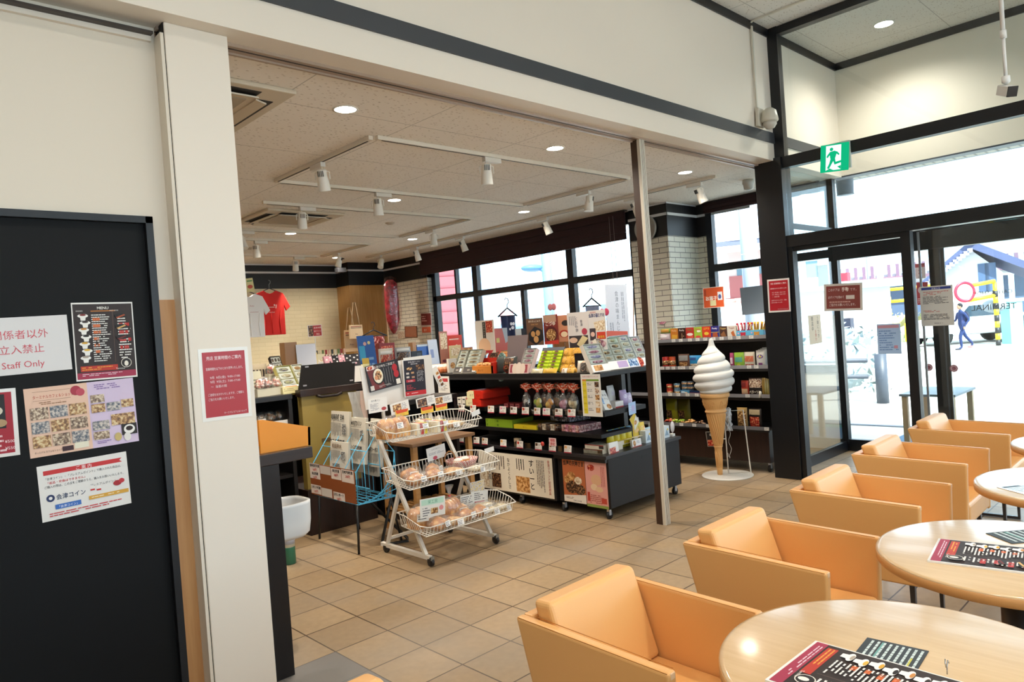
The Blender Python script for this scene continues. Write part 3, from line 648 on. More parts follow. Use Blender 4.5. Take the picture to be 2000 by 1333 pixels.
for i, (x, y, lb) in enumerate(TB):
    o = t0 if i == 0 else dup(t0); o.location = (x, y, 0); tag(o, lb, 'table', 'round cafe tables')
# ---- menus
BRN = '2a1a14'; MAG = 'a32a48'; RED = 'c02a20'; WHT = 'eeeae2'
def cup(F, x, y, r, drink, sc='f0ece4'):
    return [('d', x, y, r, r*.42, C(sc)), ('p', [(x-r*.6, y-.01), (x+r*.6, y-.01), (x+r*.42, y+.06), (x-r*.42, y+.06)], C(sc)), ('d', x, y-.012, r*.6, r*.22, C(drink))]
def menu_items():
    it = [('r', .02, .02, .96, .96, C(BRN)), ('r', .02, .90, .96, .08, C(MAG)), ('t', 'MENU', .5, .09, .05, C(WHT), 'c', .3, .01), ('r', .3, .105, .4, .012, C('c87a2a')),
          ('r', .08, .815, .6, .07, C('b9301c')), ('t', 'Terminal', .72, .88, .03, C(WHT), 'c'), ('l', .1, .825, .5, .05, 2, C('e8a03a')), ('l', .1, .91, .8, .04, 2, C('e8c8d0')),
          ('t', 'DRINKS', .12, .115, .022, C(WHT), 'c'), ('t', 'HOT DOG', .68, .115, .022, C(WHT), 'c')]
    for k, c in enumerate(('7a2018', '2a130a', 'c8843a', '1c0c06', 'd8a02a', 'e0b040', 'b0a090')):
        it += cup(None, .17+.03*(k % 2), .17+k*.09, .085, c)
    it += [('l', .3, .15, .32, .62, 22, C(WHT)), ('l', .32, .18, .12, .5, 6, C('d8682a')), ('r', .645, .12, .003, .66, C('8a6a5a')), ('l', .72, .20, .22, .55, 16, C(WHT)), ('l', .74, .25, .2, .4, 4, C(RED))]
    for k, c in enumerate(('a8481e', 'd8a860', '6a1a12')):
        it += [('d', .78, .18+k*.14, .1, .045, C('14100e')), ('p', [(.70, .20+k*.14), (.84, .16+k*.14), (.86, .175+k*.14), (.72, .215+k*.14)], C(c))]
    it += [('d', .82, .80, .09, .09, C('e6ded0')), ('d', .82, .80, .08, .08, C('1c1412')), ('d', .82, .81, .035, .05, C('f0e8da'))]
    return it
def flat(name, label, cat, x, y, z, ang, w, h, items, base='f0eee8', th=.002, group=None):
    F = Fr(Vector((x, y, z+th)), (math.cos(ang), math.sin(ang), 0), (-math.sin(ang), math.cos(ang), 0)); return card(name, label, cat, F, w, h, items, base, th, group)
def sheet_from_bottom(a, b, out, W1=None, ratio=1.41, H1=None):
    """frame (facing up) of a sheet whose bottom edge lies on the line a-b and which extends towards 'out'"""
    z = Vector((0, 0, 1)); d = (b-a).normalized(); v = z.cross(d)
    if v.dot(Vector(out)) < 0: v = -v
    u = v.cross(z); w = W1 or (b-a).length; h = H1 or w*ratio
    bl = a if d.dot(u) > 0 else b
    if W1: bl = (a+b)/2 - u*W1/2
    return Fr(bl+v*h, u, v), w, h
Fm, w_, h_ = sheet_from_bottom(PZ(1593, 1252, .707), PZ(1494, 1328, .707), (1, -.4, 0))
card('menu', 'laminated brown drinks menu with a magenta strip on the nearest table', 'menu', Fm, w_, h_, menu_items(), C('efece6', .12), .006)
# dark flyer under it
a = PZ(1694, 1246, .7015); b = PZ(1812, 1272, .7015); c = PZ(1667, 1272, .7015); 
u = (b-a).normalized(); v = Vector((0, 0, 1)).cross(u)
its = [('r', 0, 0, 1, 1, C('30363a')), ('lv', .08, .05, .9, .9, 9, C('c8d4d0')), ('r', .28, .05, .03, .9, C('6aa098')), ('r', .82, .3, .03, .5, C('c8c050'))]
card('leaflet', 'dark grey leaflet with fine white print half under the nearest menu', 'leaflet', Fr(a, u, v), (b-a).length*1.02, .20, its, C('30363a', .2), .001)
# second table
Fm, w_, h_ = sheet_from_bottom(PZ(1833, 1052, .706), PZ(1811, 1095, .706), (1, -.4, 0))
card('menu', 'glossy laminated menu reflecting the sky on the second table', 'menu', Fm, w_, h_, menu_items(), C('efece6', .05), .006)
a = PZ(1925, 1042, .7015); F = Fr(a, (.75, -.66, 0), (.66, .75, 0))
card('leaflet', 'dark leaflet with white print lying on the second table behind its menu', 'leaflet', F, .21, .12, its, C('2a3a48', .08), .001)
F = Fr(PZ(1947, 952, .7025), (.8, -.6, 0), (.6, .8, 0))
card('leaflet', 'pale sheet of paper lying at the edge of the third table', 'leaflet', F, .26, .16, [('l', .05, .1, .9, .8, 7, C('8aa0a8')), ('r', .05, .05, .3, .1, C('4a5a66'))], C('e8eef0', .15), .002)
mb = MB().tube([(0, 0, 0), (.002, 0, .018), (.01, 0, .026), (.016, 0, .018)], .0013, C('b0b0b0', .2, .9), 5).tube([(.03, .01, 0), (.026, .01, .012), (.034, .012, .016)], .0013, C('b0b0b0', .2, .9), 5)
mb.build('binder_clip', label='small wire binder ring on the right edge of the nearest menu', cat='clip', loc=PZ(1850, 1318, .708))

# ================================================================ NOTICES
def notice(plane, axis, TL, TR, BL, name, label, items, base='efece6', th=.0015, w=None, h=None, cat='notice', group=None):
    F, a, b = cardframe(plane, TL, TR, BL, axis); return card(name, label, cat, F, w or a, h or b, items, base, th, group)
redn = [('r', .07, .05, .86, .90, C('b01a26', .3)), ('t', '売店 営業時間のご案内', .5, .155, .055, C('f0dcdc'), 'c', .7, .008), ('r', .12, .165, .76, .003, C('d07070')),
        ('t', '営業時間を以下のとおり変更いたします。', .5, .30, .042, C('f0dcdc'), 'c', .74, .006), ('t', '9月  8日(金)  9:00-17:00', .5, .42, .042, C('f0dcdc'), 'c', .66), ('t', '9月  9日(土)  7:00-17:00', .5, .48, .042, C('f0dcdc'), 'c', .66), ('t', '～  当面の間', .36, .545, .04, C('f0dcdc'), 'c'),
        ('t', 'ご迷惑をおかけいたしますが、ご理解と', .5, .655, .04, C('f0dcdc'), 'c', .72), ('t', 'ご協力をお願いいたします。', .4, .72, .04, C('f0dcdc'), 'c', .52), ('t', 'ターミナル カフェ＆ショップ', .66, .92, .034, C('f0dcdc'), 'c', .46)]
notice(2.9635, 'y', (386, 683), (483, 677), (400, 825), 'opening_hours_notice', 'red and white opening hours notice taped to the white post', redn, base=C('ece8e0', .15))
DP = 3.0615
notice(DP, 'y', (-66, 625), (130, 615), (-54, 739), 'staff_only_sign', 'white staff only sign with red letters on the black door', [('t', '関係者以外', .5, .37, .17, C('d0525c'), 'c', .76), ('t', '立入禁止', .5, .63, .17, C('d0525c'), 'c', .62), ('t', 'Staff Only', .5, .89, .16, C('d0525c'), 'c', .72)], base=C('d9d3cf', .3), h=.205)
notice(DP, 'y', (138, 592), (258, 590), (152, 743), 'menu_poster', 'brown cafe menu poster with cups of coffee on the black door', menu_items(), base=C('e6e0d6', .15), h=.297)
notice(DP, 'y', (-90, 768), (30, 758), (-84, 880), 'price_poster', 'dark red dessert price poster cut by the left edge of the picture', [('r', .06, .05, .86, .9, C('a3182a')), ('r', .3, .08, .5, .5, C('17110f')), ('d', .62, .32, .14, .1, C('d8cdb8')), ('d', .7, .5, .12, .08, C('b09068')), ('t', '¥500', .84, .80, .06, C('f4d8d8'), 'c', .2), ('t', '¥550', .84, .90, .06, C('f4d8d8'), 'c', .2), ('l', .4, .66, .4, .28, 4, C('f0d0d0'))], base=C('e6e0da', .15), h=.24)
ph = [PH('5a4030', 'a08468', 'dcc8ac', 120), PH('4a5460', '98908c', 'd0c4b8', 130), PH('6a4424', 'b88850', 'e0c898', 110)]
fl = [('r', 0, 0, .555, 1, C('e7bfa6')), ('r', .555, 0, .445, 1, C('d6c2da')), ('t', 'ターミナルカフェ＆ショップ', .25, .16, .055, C('b8402c'), 'c', .36, .01), ('r', .07, .06, .33, .004, C('8a5a40')), ('r', .07, .19, .33, .004, C('8a5a40')), ('d', .45, .10, .05, .05, C('a83040')), ('d', .49, .13, .04, .04, C('c04858')), ('l', .12, .21, .3, .05, 2, C('8a5a30')),
      ('l', .62, .04, .3, .09, 3, C('7a5a9a')), ('t', 'ターミナル カフェ＆ショップ', .16, .95, .035, C('5a3828'), 'c', .24), ('r', .28, .90, .1, .07, C('3a1a20')), ('r', .39, .87, .13, .09, C('e8e0c8'))]
for j in range(3):
    for i in range(3): fl.append(('r', .035+i*.17, .29+j*.205, .155, .17, ph[(i+j) % 3]))
for x, y, w, h, k in ((.575, .20, .13, .12, 0), (.575, .34, .13, .13, 2), (.72, .34, .13, .13, 1), (.86, .32, .12, .12, 2), (.57, .60, .16, .14, 1), (.75, .53, .23, .17, 2), (.57, .76, .15, .12, 0)): fl.append(('r', x, y, w, h, ph[k]))
fl += [('r', .84, .70, .15, .17, C('241a16')), ('d', .915, .785, .055, .05, C('f0ece4')), ('d', .915, .775, .035, .025, C('2a130a')), ('d', .80, .88, .035, .045, C('c8b070')), ('d', .89, .90, .035, .045, C('e6e0d8')), ('l', .6, .90, .16, .05, 2, C('7a5a9a'))]
notice(DP, 'y', (45, 761), (259, 738), (57, 897), 'cafe_flyer', 'pink and lilac landscape flyer full of small food photos on the black door', fl, base=C('e7bfa6', .25))
inf = [('p', [(.06, .10), (.94, .10), (.91, .14), (.94, .18), (.06, .18)], C('c83030')), ('t', 'ご 案 内', .5, .17, .075, C('f4e6e4'), 'c', .3), ('t', '「会津コイン」・「プレミアムポイント」で購入された商品は、', .5, .27, .052, C('2a2a30'), 'c', .84), ('t', '「返品・交換はできません」', .30, .345, .05, C('c83030'), 'c', .46, .01),
       ('t', 'ご購入の際は、この点をご理解のうえ、購入をお願いいたします。', .5, .415, .052, C('2a2a30'), 'c', .88), ('d', .11, .60, .045, .045, C('23305a')), ('d', .11, .60, .02, .02, C('e8e6e2')), ('t', '会津コイン', .33, .64, .105, C('2a3a5a'), 'c', .32, .01),
       ('t', 'プレミアムポイント', .70, .53, .05, C('3a3a3a'), 'c', .3), ('d', .57, .56, .03, .03, C('e8e4de')), ('r', .545, .58, .05, .03, C('c83030')), ('d', .64, .58, .03, .03, C('e8e4de')), ('r', .615, .60, .05, .03, C('c83030')), ('d', .86, .56, .05, .035, C('a8242c')), ('d', .91, .53, .035, .03, C('c03038')),
       ('r', .15, .73, .28, .085, C('3a6cb8')), ('t', '「会津コイン」', .29, .795, .05, C('eef2f8'), 'c', .2), ('r', .52, .70, .46, .07, C('d8a23a')), ('l', .55, .72, .4, .03, 1, C('f4e8c8')), ('l', .08, .86, .84, .08, 2, C('c83030'))]
notice(DP, 'y', (71, 913), (246, 882), (83, 1022), 'coin_notice', 'white notice with a red banner and blue coin logo, lowest on the black door', inf, base=C('e6e2dc', .25))
notice(6.088, 'x', (1498, 547), (1542, 543), (1504, 613), 'opening_hours_notice', 'small red opening hours notice on the black pillar by the entrance', redn, base=C('e6e2de', .2), w=.205, h=.296)
# notices on the entrance glass
brn = [('r', .06, .08, .88, .84, C('7c3630')), ('t', 'このドアは', .27, .27, .12, C('e0cfc8'), 'c', .3), ('t', '手動', .56, .28, .17, C('efe2da'), 'c', .18, .012), ('t', 'です。', .77, .27, .11, C('e0cfc8'), 'c', .16), ('t', '必ずドアを閉めて', .32, .54, .11, C('e0cfc8'), 'c', .42), ('r', .58, .44, .22, .14, C('cfc4bc')), ('l', .14, .62, .7, .12, 1, C('b88a80')), ('t', 'ご協力をお願いいたします。', .48, .82, .11, C('e0cfc8'), 'c', .68)]
notice(6.150, 'x', (1609, 556), (1684, 552), (1614, 608), 'manual_door_sign', 'brown manual door sign hanging in the left entrance pane', brn, base=C('c9c2ba', .3))
wsh = [('r', .05, .03, .9, .06, C('2c3c86')), ('t', 'お知らせ', .5, .083, .05, C('dfe4f0'), 'c', .4), ('l', .1, .13, .8, .1, 3, C('b84a48')), ('l', .08, .25, .86, .2, 6, C('4a4a4e')), ('l', .08, .60, .6, .06, 2, C('b84a48')), ('l', .08, .70, .86, .15, 5, C('4a4a4e')), ('l', .4, .92, .3, .03, 1, C('4a4a4e'))]
F, w_, h_ = cardframe(6.215, (1796, 561), (1860, 556), (1802, 638), 'x')
card('entrance_notice', 'white notice with a blue heading bar on the right entrance pane', 'notice', F, w_, h_, wsh, C('c9c8c2', .4), .0015)
blu_ = [('r', .04, .04, .9, .1, C('c08a9a')), ('l', .08, .2, .84, .7, 9, C('6a84b8')), ('r', .7, .72, .16, .1, C('c88a9a'))]
F, w_, h_ = cardframe(7.596, (1712, 634), (1758, 632), (1718, 692), 'x')
card('entrance_notice', 'bluish backlit sheet of paper taped low on the outer entrance pane', 'notice', F, w_, h_, blu_, C('a8bede', .4), .0012)
F, w_, h_ = cardframe(6.148, (1576, 617), (1603, 614), (1581, 673), 'x')
F, w_, h_ = cardframe(2.992, (1578, 617), (1602, 614), (1582, 674), 'y')
card('calligraphy_strip', 'narrow beige paper strip with brushed black and red writing on the side glass', 'notice', F, w_, h_, [('v', '閉店中', .30, .04, .17, C('1c1814')), ('v', 'う朝につき', .74, .04, .15, C('1c1814')), ('v', 'お静か', .52, .5, .13, C('b05038'))], C('c8b496', .6), .0012)
F, w_, h_ = cardframe(2.991, (1596, 519), (1616, 517), (1600, 560), 'y')
card('blank_paper', 'pale blank paper taped high on the side glass', 'paper', F, w_, h_, [], C('c6dcdc', .4), .0012)
# mirrored lettering and stickers on the outer glass (read from the street side)
p = PX(1985, 615, 7.612)
F = Fr(Vector((7.612, PX(1908, 600, 7.612).y, p.z)), (0, -1, 0), (0, 0, 1))
mb = MB(); L0 = PX(1893, 608, 7.612); R0 = PX(1990, 596, 7.612)
F = Fr(Vector((7.612, R0.y, L0.z)), (0, 1, 0), (0, 0, 1)); lm = C('5a6268', .5)
mb.txt(F, 'TERMINAL', (L0.y-R0.y)/2, 0, .075, lm, 0, 'c'); mb.txt(F, "CAFE & SHOP", (L0.y-R0.y)/2, -.14, .05, lm, 0, 'c')
me = mb.build('glass_lettering', label='TERMINAL lettering on the outer glass, seen mirrored from inside', cat='lettering')
for n_, (px, py) in enumerate(((1814, 718), (1863, 720))):
    q = PX(px, py, 7.598); mb = MB(); F = Fr((0, 0, 0), (0, -1, 0), (0, 0, 1)); mb.disc(F, 0, 0, .035, .035, C('9c5a66'), .001); mb.disc(F, 0, 0, .027, .027, C('c8a0a8'), .0014); mb.disc(F, 0, 0, .018, .018, C('8c4a58'), .0018)
    mb.build('warning_dot', label=['round pinkish sticker on the outer glass, left of the two', 'round pinkish sticker on the outer glass, right of the two'][n_], cat='sticker', loc=q)
for n_, (a, b, c, its_, lb) in enumerate((((1787, 516), (1806, 514), (1789, 545), [('r', 0, 0, 1, .25, C('c86a70')), ('t', 'S', .5, .72, .5, C('b84050'), 'c', .4, .02), ('t', 'pay', .5, .95, .2, C('8a8a90'), 'c')], 'upper payment sticker on the outer glass beside the middle frame'),
      ((1790, 552), (1812, 551), (1792, 596), [('r', 0, 0, 1, 1, C('b04a52')), ('d', .5, .35, .38, .38, C('d8c0c4')), ('l', .1, .7, .8, .25, 3, C('e8d8d8'))], 'lower red sticker on the outer glass beside the middle frame'))):
    F, w_, h_ = cardframe(7.597, a, b, c, 'x'); card('glass_sticker', lb, 'sticker', F, w_, h_, its_, C('d8c8ca', .4), .001)
# ================================================================ ICE CREAM CONE DISPLAY
o = thing('ice_cream_display', 'tall white soft serve ice cream cone model on a round white plate', 'ice cream cone display', (5.975, 3.47, 0))
wc = C('e2e0da', .35); cn = C('d9a566', .45)
MB().lathe([(0.001, 0), (.232, 0), (.235, .004), (.232, .009), (0.001, .009)], C('dedad2', .35), seg=48).build('base_plate', parent=o)
cx, cy = -.03, .06
def conewob(a, t, r):
    return r + .0042*math.sin(a*24+t*17) if .04 < t < .96 else r
mb = MB()
prof = [(.038+.052*t, .28+.32*t) for t in [i/26 for i in range(27)]]
mb.lathe(prof, cn, c=(cx, cy, 0), seg=144, wob=conewob); mb.build('cone', parent=o)
mb = MB().lathe([(.024, .009), (.0265, .06), (.034, .24), (.036, .268), (.041, .272), (.042, .278), (.039, .284), (.001, .285)], cn, c=(cx, cy, 0), seg=40)
for k in range(10):
    a = k*2*PI/10; mb.tube([(cx+(.0275)*math.cos(a), cy+.0275*math.sin(a), .075), (cx+.031*math.cos(a+.3), cy+.031*math.sin(a+.3), .15), (cx+.0345*math.cos(a-.1), cy+.0345*math.sin(a-.1), .23)], .003, cn, 5)
mb.build('cone_tip', parent=o)
mb = MB().lathe([(.089, .598), (.098, .602), (.1, .609), (.098, .616), (.09, .62), (.095, .64), (.112, .69), (.12, .735), (.121, .742), (.132, .744), (.134, .752), (.134, .778), (.128, .782), (.10, .783)], cn, c=(cx, cy, 0), seg=72)
for k in range(9):
    a = k*2*PI/9; pts = []
    for j in range(9): t = j/8*PI*1.5; rr = .114+.004*math.sin(t); aa = a+.09*math.cos(t); pts.append((cx+rr*math.cos(aa), cy+rr*math.sin(aa), .69+.022*math.sin(t)))
    mb.tube(pts, .0028, cn, 5)
for k in range(36):
    a = k*2*PI/36; mb.tube([(cx+.097*math.cos(a), cy+.097*math.sin(a), .642), (cx+.109*math.cos(a), cy+.109*math.sin(a), .676)], .0022, cn, 4)
mb.build('cone_cup', parent=o)
# swirl: stacked helical coils
mb = MB(); seg = 64; rows = 120; vs = []; fs = []
def prof_r(z):  # outer envelope
    pts = [(.775, .115), (.80, .155), (.86, .185), (.92, .192), (.98, .186), (1.03, .165), (1.08, .140), (1.13, .112), (1.17, .078), (1.20, .048), (1.225, .032), (1.25, .025), (1.285, .019), (1.298, .008)]
    for (z0, r0), (z1, r1) in zip(pts, pts[1:]):
        if z <= z1: t = (z-z0)/(z1-z0); return r0+(r1-r0)*t
    return .004
for i in range(rows+1):
    z = .775+(1.298-.775)*i/rows
    for k in range(seg):
        a = 2*PI*k/seg; ph_ = (z-.775)/.083 - a/(2*PI)*1.0
        amp = .17 if z < 1.14 else max(.0, .17*(1.2-z)/.06)
        b_ = abs(math.sin(PI*ph_))**.6
        r = prof_r(z)*(1-amp*(1-b_)); vs.append((cx+r*math.cos(a), cy+r*math.sin(a), z))
for i in range(rows):
    for k in range(seg): k2 = (k+1) % seg; fs.append((i*seg+k, i*seg+k2, (i+1)*seg+k2, (i+1)*seg+k))
fs.append(tuple(rows*seg+k for k in range(seg))); fs.append(tuple(range(seg-1, -1, -1)))
mb.add(vs, fs, wc, True); mb.build('swirl', parent=o)
fw = C('dcd8d0', .35); ux, uy = .715, -.70
def q(d, z, off=0.0): return (ux*d+uy*0+off*.7, uy*d+off*.7, z)
MB().tube([q(.02, .009, .04), q(.015, .60, .04), q(.195, .60, .04), q(.226, .012, .02), q(.02, .012, .04)], .006, fw, 8).tube([q(.018, .34, .04), (cx+.03, cy-.01, .34)], .005, fw, 8).tube([q(.018, .58, .04), (cx+.06, cy-.02, .60)], .005, fw, 8).build('stand_frame', parent=o)
mb = MB(); random.seed(3)
for k in range(16): 
    a = random.uniform(0, 6.28); x0, y0, _ = q(.05, 0, .04); pts = [(x0+random.uniform(-.03, .03), y0+random.uniform(-.03, .03), .62-j*.05+random.uniform(-.01, .01)) for j in range(5)]
    mb.tube(pts, .008, C('b8bcc0', .35), 5)
mb.build('plastic_wrap', parent=o)
mb = MB().tube([q(.06, .45, .045)]+[q(.055+.012*math.sin(t*1.3), .42-.03*t, .05) for t in range(10)]+[q(.03, .2, .05), q(.02, .18, .05), q(.05, .16, .05)], .002, C('d8d6d0'), 5); mb.build('cord', parent=o)

# ================================================================ SHELVED FURNITURE
DK = C('120e0d', .4); DKG = C('181515', .5, 0, .35)
def caster(mb, x, y, r=.03):
    mb.lathe([(r, -.011), (r+.001, -.008), (r+.001, .008), (r, .011)], C('1a1a1c', .4), c=(x, y, r), seg=14, T=Matrix.Rotation(PI/2, 3, 'X')); mb.box((x-.012, y-.013, r), (x+.012, y+.013, r*2+.012), C('b8b8ba', .3, .7))
# --- centre gondola (x 4.18-5.19, y 3.46-5.2)
o = thing('centre_gondola', 'large black shelving gondola with long posters on its base in the shop centre', 'display shelf', (4.18, 3.45, 0))
MB().box((.03, 0.0, .085), (1.0, .53, .47), DKG).build('base_cabinet', parent=o, bevel=.003)
MB().box((.0, .54, .085), (.97, 1.80, .47), DK).build('base_cabinet', parent=o, bevel=.003)
MB().box((-.005, -.012, .47), (1.02, 1.82, .495), C('2b282a', .35)).box((.0, 0.005, .44), (1.005, 1.80, .47), C('151314', .4)).build('base_top', parent=o, bevel=.002)
MB().box((.46, -.001, .40), (.56, .003, .425), C('050505', .6)).build('drawer_pull', parent=o)
for x, y in ((.05, .04), (.95, .04), (.05, .50), (.95, .50), (.05, 1.0), (.05, 1.7), (.95, 1.7)):
    mb = MB(); caster(mb, x, y); mb.build('caster', parent=o)
MB().box((.42, .12, .495), (.47, 1.80, 1.10), DK).build('back_panel', parent=o)
MB().box((.50, .12, .495), (.54, .17, 1.09), DKG).build('upright', parent=o); MB().box((.50, 1.7, .495), (.54, 1.75, 1.09), DKG).build('upright', parent=o)
def shelf(z, x0, x1, y0, y1, th=.028, m=DKG): return MB().box((x0, y0, z-th), (x1, y1, z), m).build('shelf', parent=o, bevel=.002)
shelf(1.135, -.01, .68, -.02, 1.86, .035); shelf(.835, -.01, .52, -.03, 1.84, .035); shelf(.655, .02, .42, .04, 1.8, .03)
MB().box((-.012, 0, 1.083), (-.008, 1.84, 1.10), C('2d2b2c', .3)).build('shelf_edge', parent=o)
MB().box((-.004, .02, .50), (-.002, 1.78, .545), glassy('tag_strip', 'e0e4e4', .15, .05)).build('price_rail', parent=o)
MB().box((-.018, 0.02, .80), (-.0165, 1.8, .845), glassy('tag_strip')).build('price_rail', parent=o)
# --- snack gondola by the window (front x 6.2-6.35, y 3.1-4.9)
o = thing('snack_gondola', 'dark brown wheeled snack shelf behind the ice cream cone by the window', 'display shelf', (6.12, 3.14, 0))
MB().box((.12, .03, .09), (.72, 2.0, .385), DKW).box((.10, 0.01, .385), (.74, 2.02, .40), DK).build('base_cabinet', parent=o, bevel=.003)
MB().box((.62, .03, .4), (.66, 2.0, 1.22), DK).build('back_panel', parent=o)
mw_ = C('1a1311', .4)
for k, z in enumerate((1.262, .975, .695)):
    MB().box((.22, 0.0, z-.03), (.62, 2.0, z), mw_).build('shelf', parent=o, bevel=.002)
    MB().box((.216, .0, z-.002), (.2185, 2.0, z+.033), C('8d8c90', .25)).build('price_rail', parent=o)
MB().box((.10, .01, .402), (.103, 2.0, .435), C('6d6c70', .25)).build('price_rail', parent=o)
for z in (1.262, .695, .435): MB().box((.23, -.02, z-.01), (.33, -.004, z+.06), C('c2cad4', .3)).build('end_clip', parent=o)
for x, y in ((.17, .06), (.62, .06), (.17, 1.9)):
    mb = MB(); caster(mb, x, y, .034); mb.build('caster', parent=o)
MB().box((.42, .0, .06), (.6, .03, .22), C('2c4a6c', .35)).build('side_bracket', parent=o)
# --- till counter end with sink
o = thing('counter', 'dark counter end with a thick top beside the white post', 'counter', (1.43, 3.095, 0))
MB().box((-.395, 0, 0), (0, .05, .973), C('0b090b', .3)).build('end_panel', parent=o, bevel=.002)
MB().box((-1.6, .06, 0.0), (-.03, 1.1, .973), C('100d0d', .4)).build('body', parent=o)
MB().box((-.395, -.012, .973), (.165, 1.1, 1.026), wood('241c1a', '2f2523', axis='X', rough=.3)).build('worktop', parent=o, bevel=.004)
og = C('e79022', .4)
mb = MB().prism([(0, 0, 0), (.245, 0, 0), (.25, 0, .087), (0.02, 0, .152), (0, 0, .152)], (0, .012, 0), og).prism([(.245, 0, 0), (.245, .26, 0), (.25, .26, .087), (.25, 0, .087)], (-.012, 0, 0), C('e8dcc8', .4)).prism([(0, .25, 0), (.245, .25, 0), (.25, .25, .087), (0.02, .25, .152), (0, .25, .152)], (0, .012, 0), og)
mb.build('orange_tray', label='orange open tray box with a sloping rim on the dark counter', cat='box', loc=(1.365, 3.13, 1.0262))
o = thing('wash_basin', 'small white wash basin with a chrome tap beside the dark counter end', 'wash basin', (1.375, 3.31, .535))
ce = C('dcdad6', .12)
mb = MB(); n = 40
def sup(a, rx, ry, e=.55): c, s_ = math.cos(a), math.sin(a); return (rx*math.copysign(abs(c)**e, c), ry*math.copysign(abs(s_)**e, s_))
prof = [(.80, .0, 0), (.93, .02, 0), (.985, .08, 0), (1.0, .165, 0), (1.0, .178, 0), (.90, .180, 0), (.86, .165, 0), (.72, .10, 0), (.4, .08, 0), (.01, .078, 0)]
vs = []; fs = []
for k, (q_, z, _) in enumerate(prof):
    for i in range(n): a, b = sup(2*PI*i/n, .165*q_, .12*q_); vs.append((.185+a, .15+b, z))
for k in range(len(prof)-1):
    for i in range(n): i2 = (i+1) % n; fs.append((k*n+i, k*n+i2, (k+1)*n+i2, (k+1)*n+i))
fs.append(tuple(range(n-1, -1, -1))); fs.append(tuple((len(prof)-1)*n+i for i in range(n)))
mb.add(vs, fs, ce, True); mb.build('bowl', parent=o)
MB().lathe([(.022, .18), (.022, .27), (.018, .275), (.0001, .276)], C('b0b4b8', .12, .9), c=(.14, .04, 0), seg=16).tube([(.14, .04, .235), (.14, .10, .25), (.14, .13, .235)], .01, C('b0b4b8', .12, .9), 8).build('tap', parent=o)
MB().ball((.15, .26, .30), (.03, .02, .045), ce).build('dispenser', parent=o)
MB().tube([(.12, .13, .0), (.12, .13, -.2), (.02, .13, -.2)], .018, C('c4c4c2', .2, .4), 10).build('drain_pipe', parent=o)
o = thing('detergent_bottle', 'white and green bottle standing on the floor below the wash basin', 'bottle', (2.19, 4.68, 0))
MB().lathe([(.036, 0), (.04, .006), (.04, .10), (.0395, .115), (.0395, .12)], C('2c6a50', .3), seg=20).build('body', parent=o)
MB().lathe([(.0395, .12), (.04, .2), (.036, .235), (.018, .255), (.016, .285), (.0001, .286)], C('dcdccc', .35), seg=20).build('cap', parent=o)
MB().lathe([(.0405, .14), (.0405, .2)], C('b4bac8', .3), seg=20).build('label', parent=o)
# --- checkout lectern block
o = thing('checkout_stand', 'dark checkout stand with mustard front panel and tilted black board', 'checkout stand', (2.617, 5.19, 0))
MB().box((0, 0, 0), (.62, .65, .36), DKW).build('plinth', parent=o, bevel=.003)
ms = C('8e7a3e', .45)
MB().box((.02, .03, .36), (.52, .10, 1.12), ms).build('front_panel', parent=o, bevel=.002)
MB().box((.52, .03, .36), (.62, .6, 1.08), C('17100e', .4)).build('side_panel', parent=o)
mb = MB().box((0, .0, 1.10), (.56, .09, 1.155), DKW); mb.build('rail', parent=o, bevel=.003)
MB().tube([(.14, -.004, 1.098), (.18, -.004, 1.083), (.32, -.004, 1.083), (.36, -.004, 1.098)], .012, C('1a0e0b'), 8).build('hand_grip', parent=o)
mb = MB().prism([(.0, 0.02, 1.155), (.50, .02, 1.155), (.57, .10, 1.345), (.08, .10, 1.345)], (0, .012, 0), C('060404', .6, 0, .15)); mb.build('tilted_board', parent=o)
mb = MB()
for x, z in ((.04, 1.18), (.46, 1.18), (.10, 1.325), (.53, 1.325)): mb.box((x, .01+(z-1.155)*.42, z), (x+.03, .014+(z-1.155)*.42, z+.012), C('8a8a90', .2))
mb.build('corner_clip', parent=o)
MB().box((.17, .024, .72), (.27, .031, .745), C('5c4522', .5)).build('label_holder', parent=o)
# --- left display table
def display_table(name, label, x0, x1, y0, y1, z, low=None, m=DK):
    o = thing(name, label, 'display table', (x0, y0, 0)); w, d = x1-x0, y1-y0
    MB().box((0, 0, z-.04), (w, d, z), m).build('top', parent=o, bevel=.003)
    MB().box((0, .02, 0), (.03, d, z-.04), m).build('side_panel', parent=o); MB().box((w-.03, .02, 0), (w, d, z-.04), m).build('side_panel', parent=o)
    MB().box((.03, d-.05, 0), (w-.03, d-.02, z-.04), m).build('back_panel', parent=o)
    for lz in (low or []): MB().box((.03, .03, lz-.025), (w-.03, d-.05, lz), m).build('shelf', parent=o)
    return o
display_table('display_table', 'dark display table with boxed sweets left of the checkout stand', 1.75, 2.58, 5.25, 6.15, 1.13, (.86, .5))
display_table('display_table', 'dark display table behind the tilted black board', 2.70, 3.58, 6.25, 7.15, 1.10, (.7,))
display_table('display_table', 'low dark display shelf of toys behind the ramen posters', 3.30, 4.0, 4.95, 5.55, .98, (.7,))
display_table('display_table', 'dark display shelf against the cream brick wall under the shirts', 2.3, 4.9, 9.0, 9.7, 1.05, (.6,))
display_table('display_table', 'dark display shelf before the wooden box and hanging bags', 5.0, 6.1, 7.6, 8.5, 1.06, (.6,))
display_table('display_table', 'dark display shelf of boxed rice cakes near the left end of the window', 4.4, 5.2, 5.6, 6.6, 1.12, (.9, .6))
display_table('display_table', 'tall dark book shelf before the brick pier', 5.9, 6.6, 5.25, 5.9, 1.12, (.8, .5))
